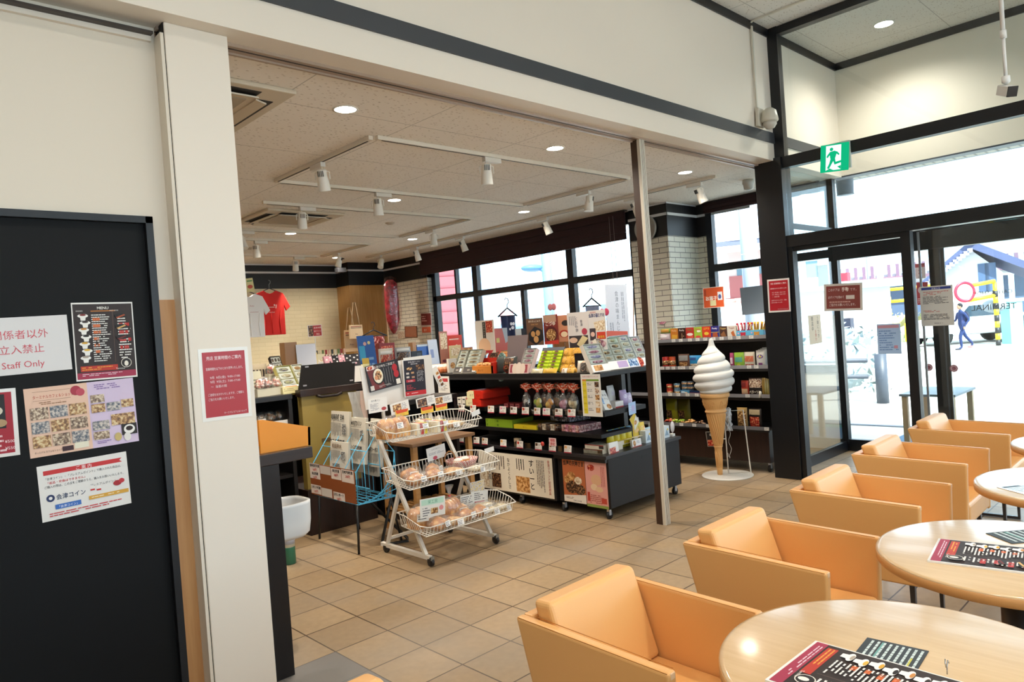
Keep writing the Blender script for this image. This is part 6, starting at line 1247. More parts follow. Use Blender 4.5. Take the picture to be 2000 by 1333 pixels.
rb2 = [('r', .03, .02, .94, .96, C('1e1e2a')), ('t', '会津山塩ラーメン', .5, .09, .05, C('d0ccd0'), 'c', .7), ('t', '喜多方の味', .5, .145, .045, C('d0ccd0'), 'c', .5), ('d', .28, .25, .13, .055, P_FOOD), ('r', .58, .16, .36, .14, P_DARK), ('l', .6, .32, .34, .3, 9, C('a8a8ac')), ('r', .12, .35, .13, .05, C('c8c0b8')), ('r', .34, .34, .13, .05, C('b8906a')), ('r', .12, .45, .13, .05, C('c8c0b8')), ('r', .36, .46, .13, .05, C('a8806a')), ('r', .10, .545, .4, .07, C('a82434')), ('t', 'お土産に', .3, .6, .045, C('e8d8d8'), 'c', .3), ('l', .1, .68, .5, .14, 4, C('b83a44')), ('r', .03, .86, .94, .12, C('b4242c')), ('l', .1, .9, .8, .04, 1, C('e8c8c8'))]
boardpart(4.668, (786, 704), (829, 700), (794, 776), rb2, 'dcd8d4', 'ramen_poster')
MB().box((3.03, 4.68, .7055), (3.55, 4.86, .725), C('cfcac2', .5)).build('foot', parent=o)
for x in (3.05, 3.5): MB().box((x, 4.71, .705), (x+.02, 4.73, 1.2), C('c8c4bc', .4)).build('upright', parent=o)
clipcard(4.70, 'y', (842, 722), (852, 715), (850, 768), 'side_leaflet', 'narrow leaflet with small food pictures at the right edge of the poster board', [('r', .4, .25+.17*0, .5, .12, P_BUN), ('r', .4, .45, .5, .12, P_RED), ('r', .4, .62, .5, .12, P_FOOD), ('r', .4, .8, .5, .12, P_DARK), ('l', .1, .5, .25, .4, 6, C('6a6a6a'))])
# clear bag on the left of the board and bag roll
o = thing('bag_roll', 'bunch of clear and pinkish plastic bags hanging left of the poster board', 'plastic bags', (2.88, 4.83, .72))
mb = MB(); mb.grid(lambda u, v: (-.06+.1*u+.03*(1-v), -.02+.02*math.sin(u*9+v*7), .40*v), 8, 8, C('bcb8b0', .25)); mb.build('bag', parent=o)
mb = MB(); mb.grid(lambda u, v: (.04+.07*u, -.01+.015*math.sin(u*8), .06+.34*v), 6, 6, C('d4bcb0', .3)); mb.build('bag', parent=o)
MB().ball((.03, .02, .04), (.08, .05, .06), PH('3a2622', '4a5a52', '8a8a88', 30, .3), 12, 8, .15).build('bundle', parent=o)
# ================================================================ SNACK SHELVES
SX = 6.36
def snack(px0, px1, pt, z, kind, col, items, label, d=.04, dx=.0, h=None, tilt=0, side=None):
    y, w, zt, zb = spx(SX+dx, px0, px1, pt, pt+28); hh = h or (zt-z)
    mb = g_box(w-.004, hh, d, col, items, side=side) if kind == 'box' else g_bag(w-.002, hh, d, col, items)
    return put(mb, 'snack_'+kind, label, 'snack '+kind, (SX+dx, y, z+.0005), RZX, tilt)
Z1, Z2, Z3, Z4 = 1.262, .975, .695, .40
Wt = C('ece8e0', .3)
top = [(1309, 1324, 'c87a2a', 'Pocky', 'e8c8a0', [('p', [(.2, .45), (.9, .5), (.8, .95), (.1, .9)], C('e0a838'))], 'orange-brown stick snack box, leftmost of the boxes on the snack shelf'),
 (1324, 1339, '3a2018', 'Pocky', 'e8e0d8', [('r', .46, .4, .06, .5, C('d8b088')), ('d', .7, .6, .08, .06, C('b89a7a'))], 'dark brown stick snack box, second from the left on the snack shelf'),
 (1339, 1355, 'b83028', 'Pretz', '2c8a3c', [('d', .5, .5, .4, .16, C('e8e4d8')), ('p', [(.2, .65), (.9, .6), (.8, .95), (.3, .95)], C('d8503c'))], 'red stick snack box with a white oval'),
 (1355, 1371, '9ab83a', 'Pretz', 'c83838', [('d', .6, .3, .25, .13, C('ecead8')), ('d', .5, .7, .35, .14, C('d84a3c'))], 'light green stick snack box with a red oval'),
 (1371, 1388, 'c8381e', 'コアラ', 'e8d03c', [('d', .5, .5, .28, .18, C('d8b83a')), ('r', .3, .75, .4, .2, C('3a2a22'))], 'orange-red snack box with a round yellow figure area'),
 (1388, 1404, '2c2a7a', 'Pocky', 'f0f0f4', [('p', [(.2, .5), (.8, .45), (.9, .9), (.15, .9)], C('a8502c')), ('r', 0, .42, 1, .04, C('c0a83c'))], 'dark blue stick snack box with brown sticks'),
 (1405, 1420, '4a3028', 'Toppo', 'e0c078', [('p', [(.1, .6), (.6, .35), (.9, .8), (.5, .98)], C('8a5a34'))], 'dark brown snack box with slanted cream letters'),
 (1420, 1438, 'd8d2c6', 'Toppo', '8a1c24', [('p', [(.4, .5), (.7, .35), (.95, .85), (.7, .98)], C('b8602c'))], 'white snack box with dark red slanted letters')]
for a, b, c, t, tc_, ex, lb in top: snack(a, b, 632, Z1, 'box', c, ex+[('t', t, .5, .22, .17, C(tc_), 'c', .85, .02)], lb, d=.022, h=.142 if 'Toppo' not in t else .135)
y0 = spx(SX, 1439, 1463, 640, 655)[0]
for i, (a, b, c, lb) in enumerate(((1439, 1465, 'b8243c', 'blue snack carton with a red bear, holding red packets'), (1465, 1492, 'c8903c', 'blue snack carton with an orange bear, holding gold packets'))):
    y, w, _, _ = spx(SX, a, b, 640, 655)
    o = thing('snack_carton', lb, 'snack carton', (SX-.01, y, Z1+.0005), (0, 0, RZX)); mb = MB().box((-w/2, 0, 0), (w/2, .08, .08), C('4a9ac8', .35))
    mb.paint(FRONT(w, .08), w, .08, [('r', 0, 0, 1, 1, C('5ab0d8')), ('r', 0, .85, 1, .15, C('5a9a4a')), ('d', .5, .55, .2, .2, C(c)), ('d', .36, .3, .07, .07, C(c)), ('d', .64, .3, .07, .07, C(c)), ('d', .5, .65, .07, .05, C('ead8c8')), ('d', .15, .3, .06, .06, C('e8a0c0'))]); mb.build('carton', parent=o)
    for k in range(5):
        mb = g_bag(w/5.4, .10, .02, '9a1c30' if i == 0 else 'c8a03c', [('r', .3, .2, .4, .5, C('dcd0c8' if i == 0 else '7a4a1c'))], .2); mb.build('packet', parent=o, loc=(-w/2+w*(k+.5)/5, .02+.01*(k % 2), .06), rot=(-.1, .12*(k-2), 0))
snack(1493, 1504, 616, Z1, 'bag', 'b8c8d4', [('r', .2, .1, .3, .6, C('c8b83c'))], 'pale blue snack bag at the right end of the top snack shelf')
snack(1287, 1308, 642, Z1, 'bag', 'c8b8bc', [('r', .1, .2, .6, .2, C('e8e4e4')), ('r', .1, .6, .8, .25, P_PNK)], 'white and pink snack bags at the left end of the top snack shelf', h=.09)
snack(1288, 1318, 628, Z1+.095, 'bag', '7aa84a', [('r', .0, .1, .6, .7, C('d8a04a'))], 'green and orange snack bag lying on the pink bags', h=.05)
q = spx(SX, 1300, 1330, 612, 622); MB().prism([(-.05, 0, 0), (.02, 0, -.01), (.06, 0, .02), (-.01, 0, .025)], (0, .004, 0), P_PNK).build('pink_wrapper', label='crumpled pink wrapper stuck on the brick pier above the snacks', cat='wrapper', loc=(6.955, 4.75, 1.46), rot=(0, 0, RZX))
def canrow(px, z, cols, n, label, h=.07, r=.035, txt=None):
    y = PX(px, 760, SX).y
    for k in range(n):
        mb = MB(); mb.lathe([(r*.96, 0), (r, .003), (r, h-.004), (r*.97, h-.001), (r*.9, h), (.0001, h)], C(cols[k % len(cols)], .3), seg=24); mb.lathe([(r*1.006, h*.35), (r*1.006, h*.7)], P_FOOD, seg=24)
        put(mb, 'snack_can', (label if n == 1 else ['lower', 'upper'][k]+' '+label), 'snack can', (SX+.03, y, z+.0006+k*h), 0)
canrow(1301, Z2, ['a82a22'], 1, 'tall red crisp tube, left one on the second snack shelf', .13, .036); canrow(1314, Z2, ['b84a20'], 1, 'tall orange-red crisp tube, right one on the second snack shelf', .13, .036)
snack(1323, 1345, 692, Z2, 'bag', '5a3a2a', [('r', .1, .1, .8, .35, C('8a8a88')), ('r', .15, .55, .7, .35, P_FOOD)], 'brown snack bag beside the crisp tubes')
snack(1345, 1369, 695, Z2, 'bag', '2a88c0', [('p', [(.1, .8), (.9, .6), (.9, .95), (.1, .95)], P_PALE)] if False else [('r', .1, .6, .8, .3, P_PALE), ('r', .1, .15, .5, .2, C('1c4a8a'))], 'bright blue snack bag on the second snack shelf')
snack(1369, 1378, 700, Z2, 'bag', 'd8d8cc', [], 'pale snack bag half behind the ice cream model')
snack(1424, 1432, 690, Z2, 'bag', 'a83a6a', [('r', .2, .3, .6, .4, C('e0c8d4'))], 'narrow magenta snack bag just right of the ice cream model')
snack(1432, 1452, 689, Z2, 'bag', '8cb83c', [('r', .15, .3, .7, .3, C('4a9a8a')), ('d', .5, .8, .2, .14, C('d8d03c'))], 'green snack bag right of the ice cream model')
snack(1452, 1473, 688, Z2, 'bag', 'd0c8b4', [('r', .1, .25, .8, .35, C('c86a48')), ('r', .1, .75, .8, .18, P_RED)], 'cream snack bag with an orange picture')
for i in range(4):
    snack(1475+i*4, 1494+i*4, 685-i*2, Z2, 'bag', 'd8d6d2', [('d', .5, .35, .3, .2, C('6a3a8a')), ('d', .5, .35, .12, .08, C('d8c83c')), ('r', .3, .7, .4, .2, C('8a4a8a'))], ['front', 'second', 'third', 'rear'][i]+' white snack bag with a purple flower, in the row of four', dx=.01+.045*i)
canrow(1305, Z3, ['a83a28', 'a83a28'], 2, 'red patterned snack can at the left of the third snack shelf', .06, .033); canrow(1320, Z3, ['6a8aa0', '6a8aa0'], 2, 'blue-grey snack can beside the red cans', .064, .035)
canrow(1335, Z3+.06, ['4a6478', '4a6478'], 2, 'dark blue snack can behind the small blue box', .045, .033); canrow(1346, Z3+.06, ['3a4450', '3a4450'], 2, 'grey snack can behind the dark chocolate boxes', .045, .033)
snack(1329, 1346, 751, Z3, 'box', '4a88b0', [('d', .65, .6, .25, .2, P_PALE), ('r', .1, .15, .4, .25, C('c8d8e0'))], 'small blue snack box at the front of the third shelf', dx=-.02, h=.06)
snack(1347, 1372, 752, Z3, 'box', '1c2c50', [('t', 'DARS', .55, .85, .6, C('d8402c'), 'c', .95, .02), ('r', 0, .35, 1, .03, C('c8402c'))], 'dark blue chocolate box with red letters, partly behind the ice cream model', dx=-.02, h=.055)
snack(1446, 1461, 744, Z3, 'bag', 'b83a24', [('r', .1, .5, .8, .3, C('e0b890')), ('r', .1, .1, .6, .3, C('7a1c1c'))], 'red snack bag beside the ice cream model on the third shelf')
snack(1461, 1488, 739, Z3, 'bag', '4a2c20', [('r', .05, .05, .9, .45, P_MIX), ('r', .05, .5, .9, .42, C('1a1210')), ('t', 'ベターソン', .5, .80, .2, C('e4d8c8'), 'c', .85, .02)], 'brown snack bag with white letters on the third shelf')
for i in range(3): snack(1487+i*4, 1494+i*4, 739+i, Z3, 'bag', 'b89a4a', [('r', .3, .1, .4, .8, C('8a6a2a'))], ['left', 'middle', 'right'][i]+' narrow gold packet at the right end of the third shelf', dx=.0+.02*i)
put(MB().lathe([(.014, 0), (.014, .05), (.008, .06), (.0001, .062)], C('e0dcd0'), seg=14), 'small_bottle', 'small white bottle in front of the gold packets', 'bottle', (SX-.02, PX(1487, 770, SX).y, Z3+.0006), 0)
SXB = 6.29
for i, (a, b, lb) in enumerate(((1298, 1320, 'left mustard yellow bag on the lowest snack shelf'), (1321, 1345, 'right dark mustard bag on the lowest snack shelf'))):
    y, w, _, _ = spx(SXB+.2, a, b, 780, 810); put(g_bag(w, .24, .06, ['9a9422', '6a6420'][i], [('r', .1, .5, .5, .35, P_DARK)]), 'snack_bag', lb, 'snack bag', (SXB+.2, y, Z4+.0006), RZX)
for i, (a, b, ph_, lb) in enumerate(((1300, 1312, P_RED, 'tray of red wrapped candy at the left of the lowest snack shelf'), (1313, 1330, P_GRN, 'tray of green wrapped candy on the lowest snack shelf'), (1331, 1349, P_BUN, 'tray of orange wrapped candy on the lowest snack shelf'), (1350, 1372, P_DARK, 'tray of brown wrapped candy on the lowest snack shelf'))):
    y, w, _, _ = spx(SXB-.03, a, b, 815, 830); mb = MB(); mb.box((-w/2, 0, 0), (w/2, .14, .012), C('2a2018')); 
    for _k in range(14): mb.ball((random.uniform(-.42, .42)*w, random.uniform(.015, .125), random.uniform(.02, .05)), (.02, .014, .011), ph_, 8, 5, .15)
    mb.box((-w/2, .0, 0), (w/2, .003, .045), ACRYL); put(mb, 'candy_tray', lb, 'candy tray', (SXB-.06, y, Z4+.0006), RZX)
snack(1438, 1458, 797, Z4, 'bag', 'a88a54', [('r', .1, .2, .8, .7, P_FOOD)], 'golden brown snack bag on the lowest shelf, left of the black one', dx=-.08)
snack(1460, 1486, 799, Z4, 'bag', '1c1412', [('r', .1, .05, .8, .25, C('a89878')), ('r', .15, .4, .7, .5, P_RED)], 'black snack bag with red shrimp at the right of the lowest shelf', dx=-.08)
for zi, (z, pxs) in enumerate(((1.262, (1318, 1332, 1350, 1365, 1380, 1396, 1412, 1429, 1445, 1470)), (.975, (1292, 1303, 1314, 1330, 1352, 1462, 1476)), (.695, (1304, 1320, 1338, 1356, 1455)), (.402, (1322, 1347, 1374, 1488)))):
    X_ = 6.335 if zi < 3 else 6.2185
    for i, px in enumerate(pxs):
        y = PX(px, 700, X_).y; w = .045 if not (zi == 1 and i in (3, 4)) else .085
        mb = MB(); F = FRONT(w, .03); mb.prism([F.p(0, 0), F.p(w, 0), F.p(w, .03), F.p(0, .03)], (0, .0008, 0), C('dcdad6')); mb.paint(F, w, .03, [('l', .1, .15, .8, .7, 2, C('8a8a8e'))])
        put(mb, 'shelf_label', f'{ORD[i]} white shelf label from the left on the {["top", "second", "third", "lowest"][zi]} snack shelf', 'shelf label', (X_-.0015, y, z+.001), RZX, group='white shelf labels on the snack gondola')
F, w, h = cardframe(6.23, (1378, 844), (1402, 843), (1381, 873), 'x')
card('framed_sign', 'small framed black sign with red food hanging on the snack gondola base', 'sign', F, w+.03, h, [('r', .03, .03, .94, .94, C('1a1412')), ('t', '辛味噌', .5, .3, .22, C('d8cfc0'), 'c', .7), ('r', .05, .55, .9, .4, P_RED)], 'b8b4ac', .004)
# items over the window ledge
card('orange_sign', 'orange square candy sign hanging above the snack shelf by the window', 'sign', *cardframe(6.9, (1372, 563), (1413, 559), (1376, 603), 'x'), [('r', .03, .03, .94, .94, C('d4582a')), ('t', 'お菓子', .40, .62, .22, C('f0e8e0'), 'c', .55, .03), ('r', .7, .25, .22, .4, C('dce4ec')), ('d', .8, .48, .07, .1, C('4a5a9a')), ('r', .33, .64, .28, .26, C('dcd8a8')), ('r', .06, .1, .1, .3, C('a83c20'))], 'e4dcd4', .003)
card('monitor_back', 'grey board standing on the window ledge beside the black pillar', 'board', *cardframe(7.35, (1445, 563), (1500, 556), (1450, 616), 'x'), [], '7c8896', .02)
MB().box((7.34, 3.45, .9), (7.56, 4.4, .96), C('3a4048', .5)).build('window_ledge', label='dark ledge behind the snack shelves under the right window', cat='ledge')
# ================================================================ LEFT DISPLAYS AND BACK OF THE SHOP
def yb(Y, a, b, t, z, mk, name, label, cat, tilt=0, dx=0, h=None, rz=0, **k):
    x, w, zt, zb = spy(Y, a, b, t, t+20); hh = h or max(.03, zt-z); return put(mk(w, hh), name, label, cat, (x+dx, Y, z+.0005), rz, tilt)
T1 = 1.13
BX_ = lambda c, it, d=.06, **k: (lambda w, h: g_box(w, h, d, c, it, **k)); BG_ = lambda c, it, d=.05: (lambda w, h: g_bag(w, h, d, c, it))
yb(6.0, 491, 521, 680, T1, BG_('c8b89a', [('r', .05, .2, .1, .7, C('2a1c18')), ('r', .25, .2, .1, .7, C('2a1c18')), ('r', .45, .2, .1, .7, C('2a1c18')), ('r', .65, .2, .1, .7, C('2a1c18')), ('r', .85, .2, .1, .7, C('2a1c18'))]), 'chopstick_pack', 'row of striped brown packets at the back left of the sweets table', 'snack packet', h=.24)
yb(5.85, 492, 527, 695, T1, BX_('dcd8d4', [('r', 0, .4, .3, .6, C('a02420')), ('d', .6, .6, .12, .1, C('2a2a30')), ('r', .4, .1, .5, .2, C('8ab0d0'))]), 'striped_box', 'white and red box in front of the striped packets on the left table', 'box', h=.13)
x, w, _, _ = spy(5.75, 540, 560, 685, 700); g_sample(w, .2, '1c1412', [P_DARK], 3, 3, None, label='small black open box of sweets behind the yellow leaning box', loc=(x, 5.80, T1+.12), rz=0, tilt=-.5); MB().box((-.05, 0, 0), (.06, .15, .12), C('2a1c18')).build('display_riser', label='small dark riser under the black open sweets box', cat='riser', loc=(x, 5.80, T1))
yb(6.0, 556, 580, 669, T1, BX_('8a6440', [('r', 0, .5, .6, .5, C('7a1c1c'))], .1), 'brown_box', 'plain brown and red box at the back of the left table', 'box')
yb(5.55, 565, 579, 677, T1, BX_('d89a3a', [('t', '130', .5, .75, .5, C('2a2018'), 'c', .8, .02), ('r', 0, .8, 1, .2, C('e0d8c0'))], .01), 'price_sign', 'orange price sign standing behind the yellow leaning box', 'price sign', h=.20)
yb(5.95, 580, 620, 672, T1, lambda w, h: MB().prism([(-w/2, 0, 0), (w/2*.9, 0, 0), (w/2, 0, h), (-w/2*.9, 0, h)], (0, .004, 0), C('aeb0b8', .3)), 'grey_panel', 'pale grey blank panel behind the heart box on the left table', 'panel', tilt=-.1)
yb(6.05, 580, 618, 665, T1, BX_('c8b478', [('r', .1, .1, .4, .5, C('dccfa0'))], .05), 'yellow_carton', 'pale yellow carton behind the grey panel', 'carton', h=.30)
for i, (Y, a, b, L, base, comp, lab, lb) in enumerate(((5.36, 553, 585, .27, 'd4c878', [PH('5a4a6a', 'a89a8a', 'd0c890', 60), P_PALE], [('r', .1, .1, .8, .8, C('d07848'))], 'yellow leaning box with three round sweets on the left table'), (5.40, 586, 607, .27, 'd8d0c0', [P_BUN, P_PALE], [('p', [(.1, .1), (.9, .1), (.5, .9)], C('d89a7a'))], 'leaning box with an orange heart next to the tilted black board'))):
    x, w, _, _ = spy(Y, a, b, 700, 750); g_sample(w, L, base, comp, 1, 3, lab, loc=(x, Y, T1), rz=0, label=lb, tilt=-.65)
yb(5.32, 552, 599, 741, T1, BX_('d8cf9c', [('l', .05, .2, .6, .5, 2, C('a89a70')), ('d', .85, .5, .05, .3, C('b8843a'))], .10), 'cream_box', 'long cream box lying at the front right of the left table', 'box', h=.055, tilt=-.15)
DOME = PH('a83a34', 'd8907a', 'e8dcc8', 40)
def dome(loc, label, rz=0, c=DOME):
    o = thing('candy_dome', label, 'candy cup', loc, (0, 0, rz)); MB().box((-.05, -.04, 0), (.05, .04, .06), C('cfc8b0', .4)).build('base', parent=o); mb = MB()
    for k in range(9): mb.ball((random.uniform(-.028, .028), random.uniform(-.028, .028), random.uniform(.075, .115)), .017, c, 8, 6, .1)
    mb.build('candy', parent=o); MB().lathe([(.05, .06), (.05, .09), (.042, .125), (.02, .145), (.0001, .148)], CELLO, seg=20).build('dome', parent=o)
for i, (px, Y, z, lb) in enumerate(((532, 5.62, T1+.10, 'single pink candy dome on a green stand on the left table'), (508, 5.36, T1, 'pink candy dome at the front left of the left table'), (520, 5.38, T1, 'second candy dome at the front of the left table'), (538, 5.40, T1, 'right candy dome at the front of the left table'))):
    dome((PY(px, 730, Y).x, Y, z+.0005), lb)
MB().box((-.07, -.05, 0), (.07, .05, .10), C('6a7048', .4)).build('display_riser', label='olive green riser under the single candy dome', cat='riser', loc=(PY(532, 730, 5.62).x, 5.62, T1))
yb(5.5, 492, 512, 702, T1, BX_('cfcab0', [('l', .1, .3, .8, .4, 3, C('6a6a5a'))], .05), 'pale_box', 'pale green printed box at the left of the candy domes', 'box', h=.2, tilt=-.2)
yb(5.6, 545, 556, 705, T1, BX_('e0dcd4', [('d', .5, .3, .25, .12, C('b8242c'))], .05), 'red_dot_box', 'small white box with a red dot beside the candy domes', 'box', h=.15)
# lower shelf (z .86)
for i, px in enumerate((504, 514, 526, 547)): dome((PY(px, 795, 5.42).x, 5.42+.02*(i % 2), .8605), ['leftmost', 'second', 'third', 'right hand'][i]+' candy dome on the lower shelf of the left table', c=PH('8a2c24', 'c89a60', 'd8d0b0', 40))
yb(5.30, 504, 519, 806, .86, BX_('dcd8d0', [('d', .3, .3, .06, .08, C('3a4a7a')), ('d', .6, .5, .06, .08, C('3a4a7a')), ('d', .3, .75, .06, .08, C('3a4a7a'))], .004), 'dotted_card', 'white card with dark dots at the lower shelf edge of the left table', 'card', h=.10)
yb(5.30, 530, 562, 812, .86, BX_('d8d4cc', [('l', .08, .2, .84, .6, 2, C('6a6a6a'))], .004), 'wide_label', 'wide white label at the lower shelf edge of the left table', 'label', h=.07)
yb(5.8, 520, 552, 772, .86, BX_('ddd6ca', [('r', .25, 0, .06, 1, C('8a5a3a')), ('r', .7, 0, .06, 1, C('8a5a3a'))], .05), 'ribbon_box', 'white boxes with brown ribbons at the back of the lower shelf', 'box', h=.16)
# ---- table behind the tilted board
T2 = 1.10
MB().box((0, 0, 0), (.45, .16, .16), C('d8d4cc', .5)).build('display_riser', label='long white riser box under the patterned pouches', cat='riser', loc=(3.42, 6.28, T2+.0002))
for i, (a, b, c, lb) in enumerate(((636, 651, 'c8949c', 'pink and black patterned pouch left of the row behind the tilted board'), (651, 664, '1c1a1e', 'black patterned pouch in the row behind the tilted board'), (664, 676, 'c8929a', 'second pink patterned pouch behind the tilted board'), (676, 690, '1a181c', 'black pouch with white spots behind the tilted board'), (690, 704, '201c20', 'right hand black pouch with white spots behind the tilted board'))):
    yb(6.30, a, b, 690, T2+.16, BX_(c, [('d', .3, .3, .14, .1, C('e4dcd8')), ('d', .7, .5, .12, .1, C('2a2428' if c[0] == 'c' else 'e4dcd8')), ('d', .4, .75, .14, .1, C('2a2428' if c[0] == 'c' else 'd8a0a8')), ('d', .8, .15, .12, .08, C('e4dcd8'))], .03), 'patterned_pouch', lb, 'pouch', h=.13, tilt=-.3)
yb(6.75, 618, 666, 672, T2, BX_('d8d4cc', [('r', .0, .1, 1, .04, C('b0a8a0')), ('r', .3, .4, .25, .03, C('4a4a4a'))], .12), 'white_carton', 'low white carton behind the patterned pouches', 'carton', h=.22)
yb(6.4, 621, 637, 688, T2, BX_('d8c8a8', [('d', .4, .6, .3, .3, P_BUN), ('r', 0, .9, 1, .1, C('c8902c'))], .04), 'cake_card', 'small beige cake card at the left of the patterned pouches', 'card', h=.15)
yb(6.95, 618, 632, 664, T2, BX_('d0c8a8', [('r', .1, .2, .8, .5, P_PALE)], .05), 'pale_packet', 'pale yellow packet left of the chopstick stand', 'packet', h=.3)
# chopstick stand: stepped rows of thin packets
o = thing('chopstick_stand', 'stepped stand of striped chopstick packets before the cream wall', 'chopstick display', (PY(652, 690, 7.0).x, 6.98, T2))
MB().prism([(-.17, 0, 0), (-.17, .15, 0), (-.17, .15, .28)], (.40, 0, 0), C('4a4438')).build('stand', parent=o)
for j in range(3):
    for i in range(10):
        c = ['c8bca0', '8a2420', '2a2a24', '5a6a3a', 'c8a08a'][(i*3+j) % 5]
        MB().box((-.165+i*.038, .02+j*.045, .03+j*.075), (-.143+i*.038, .03+j*.045, .17+j*.085), C(c, .35)).box((-.163+i*.038, .018+j*.045, .10+j*.08), (-.145+i*.038, .0195+j*.045, .13+j*.08), C('d8d0c0')).build('chopstick_packet', parent=o, rot=(0, 0, 0))
# wall sign and tees
F, w, h = cardframe(7.05, (600, 636), (628, 634), (602, 659), 'y')
o = card('shelf_sign', 'small red and black food sign on a rod before the cream wall', 'sign', F, w, h, [('r', .05, .05, .9, .9, C('9a2424')), ('r', .05, .05, .33, .9, P_DARK), ('t', '会津木綿', .68, .32, .18, C('e0c8c0'), 'c', .5), ('t', '菓子うぐい', .68, .6, .16, C('e0c8c0'), 'c', .5), ('t', '逸品', .68, .85, .16, C('e0c8c0'), 'c', .3)], 'd8d0c8', .003)
MB().tube([(0, 0, 0), (0, 0, F.p(0, h).z-1.1)], .004, C('a8a8a8'), 6).build('sign_rod', label='thin rod holding the red and black food sign', cat='rod', loc=(F.p(w/2, 0).x, 7.06, 1.1005))
def tee(px, pt, pb, Y, col, label, sw, art_):
    a, b = PY(px, pt, Y), PY(px, pb, Y); H = a.z-b.z; W = sw
    o = thing('t_shirt', label, 't-shirt', (a.x, Y, b.z)); mb = MB(); m = C(col, .8)
    out = [(-.09, H), (-.20, H-.04), (-.30, H-.24), (-.235, H-.30), (-.205, H-.22), (-.20, 0), (.20, 0), (.205, H-.22), (.235, H-.30), (.30, H-.24), (.20, H-.04), (.09, H), (.05, H-.03), (0, H-.045), (-.05, H-.03)]
    k = W/.6; mb.prism([(x*k, 0, z) for x, z in out], (0, .03, 0), m); 
    for s_ in (-.12, .0, .13): mb.tube([(s_*k, -.003, .02), (s_*k*.9, -.006, H*.3), (s_*k*1.1, -.002, H*.55)], .008, m, 6)
    mb.build('shirt', parent=o, bevel=.008)
    mb = MB(); mb.paint(Fr((-W/2, -.0125, H), (1, 0, 0), (0, 0, 1)), W, H, art_); mb.build('print', parent=o)
    MB().tube([(-.17*k, .015, H-.03), (0, .015, H+.035), (.17*k, .015, H-.03)], .007, C('141414'), 6).tube([(0, .015, H+.035), (0, .015, H+.09), (.02, .015, H+.11), (.025, .015, H+.14), (0, .015, H+.155)], .0035, C('8a8a8a', .3, .8), 6).build('hanger', parent=o)
    return o
tee(527, 568, 655, 9.9, 'cc2018', 'red t-shirt with a white smiling face print hanging before the cream wall', .60, [('p', [(.36, .32), (.38, .32), (.41, .40), (.39, .40)], C('e8d8d0')), ('r', .42, .37, .16, .012, C('e8d8d0')), ('p', [(.62, .32), (.64, .32), (.62, .40), (.60, .40)], C('e8d8d0')), ('d', .58, .33, .02, .02, C('e8d8d0')), ('t', 'Aizu Beer', .5, .50, .035, C('e8d8d0'), 'c', .2), ('r', .12, .9, .16, .07, C('dcd4cc'))])
tee(485, 574, 660, 9.6, 'f2f0ec', 'white t-shirt with a faint pink print beside the red one', .60, [('t', 'Aizu', .55, .30, .06, C('d0a0a0'), 'c', .25), ('r', .5, .42, .2, .012, C('d8b8b8'))])
card('character_sign', 'small yellow green sign with a round red tomato above the white shirt', 'sign', *cardframe(9.2, (476, 545), (493, 543), (478, 572), 'y'), [('d', .55, .62, .3, .22, C('b84a30')), ('r', .3, .15, .6, .1, C('6a9a5a'))], 'd8cc90', .003)
# tote bags hanging on the wooden box
for i, (px, pt, pb, lb, c) in enumerate(((685, 645, 688, 'plain canvas tote bag, left of the two hanging by the wooden box', 'c8a880'), (695, 635, 662, 'upper canvas tote bag with red stripes, right of the two', 'd0b48e'))):
    a, b = PY(px, pt, 8.9-.1*i), PY(px, pb, 8.9-.1*i); H = a.z-b.z; o = thing('tote_bag', lb, 'tote bag', (a.x, 8.9-.1*i, b.z)); W = .22
    MB().prism([(-W/2, 0, 0), (W/2, 0, 0), (W/2*.95, 0, H), (-W/2*.95, 0, H)], (0, .03, 0), C(c, .85)).build('bag', parent=o, bevel=.006)
    mb = MB(); mb.paint(Fr((-W/2, -.001, H), (1, 0, 0), (0, 0, 1)), W, H, [('r', .1, .1, .8, .05, C('8a2c28')), ('r', .1, .2, .8, .04, C('3a2420')), ('t', 'Aizu', .5, .7, .12, C('4a3428'), 'c')]); mb.build('print', parent=o)
    MB().tube([(-W*.3, .015, H), (-.01, .015, H+.32), (.02, .015, H+.32), (W*.3, .015, H)], .008, C('b89a74', .8), 6).build('strap', parent=o)
# cloth on hanger, orange red pattern
def hanger_cloth(px, pt, pw, pb, Y, name, label, mat, cw, ch, axis='y', items=None, hc='161418'):
    a, b = PY(px, pt, Y), PY(px, pb, Y); o = thing(name, label, 'cloth', (a.x, Y, a.z)); W = cw
    MB().tube([(-W*.62, 0, -.13), (-W*.1, 0, -.05), (0, 0, -.035), (W*.1, 0, -.05), (W*.62, 0, -.13)], .009, C(hc), 8).tube([(0, 0, -.035), (0, 0, 0), (.03, 0, .03), (.02, 0, .07), (-.015, 0, .08), (-.03, 0, .06)], .005, C(hc), 8).tube([(-W*.6, 0, -.125), (W*.6, 0, -.125)], .006, C(hc), 8).build('hanger', parent=o)
    if mat:
        mb = MB(); mb.grid(lambda u, v: ((u-.5)*W*(1-.05*v), -.008+.012*math.sin(u*14), -.13-ch*v), 20, 8, mat)
        if items: mb.paint(Fr((-W/2, -.024, -.13), (1, 0, 0), (0, 0, 1)), W, ch, items)
        mb.build('cloth', parent=o)
    return o
FLW = PH('5a1214', '9a2a28', 'd8b0a0', 28, .8)
hanger_cloth(729, 640, 30, 700, 8.8, 'patterned_cloth', 'red flower patterned cloth on a dark hanger before the wooden box', FLW, .36, .50)
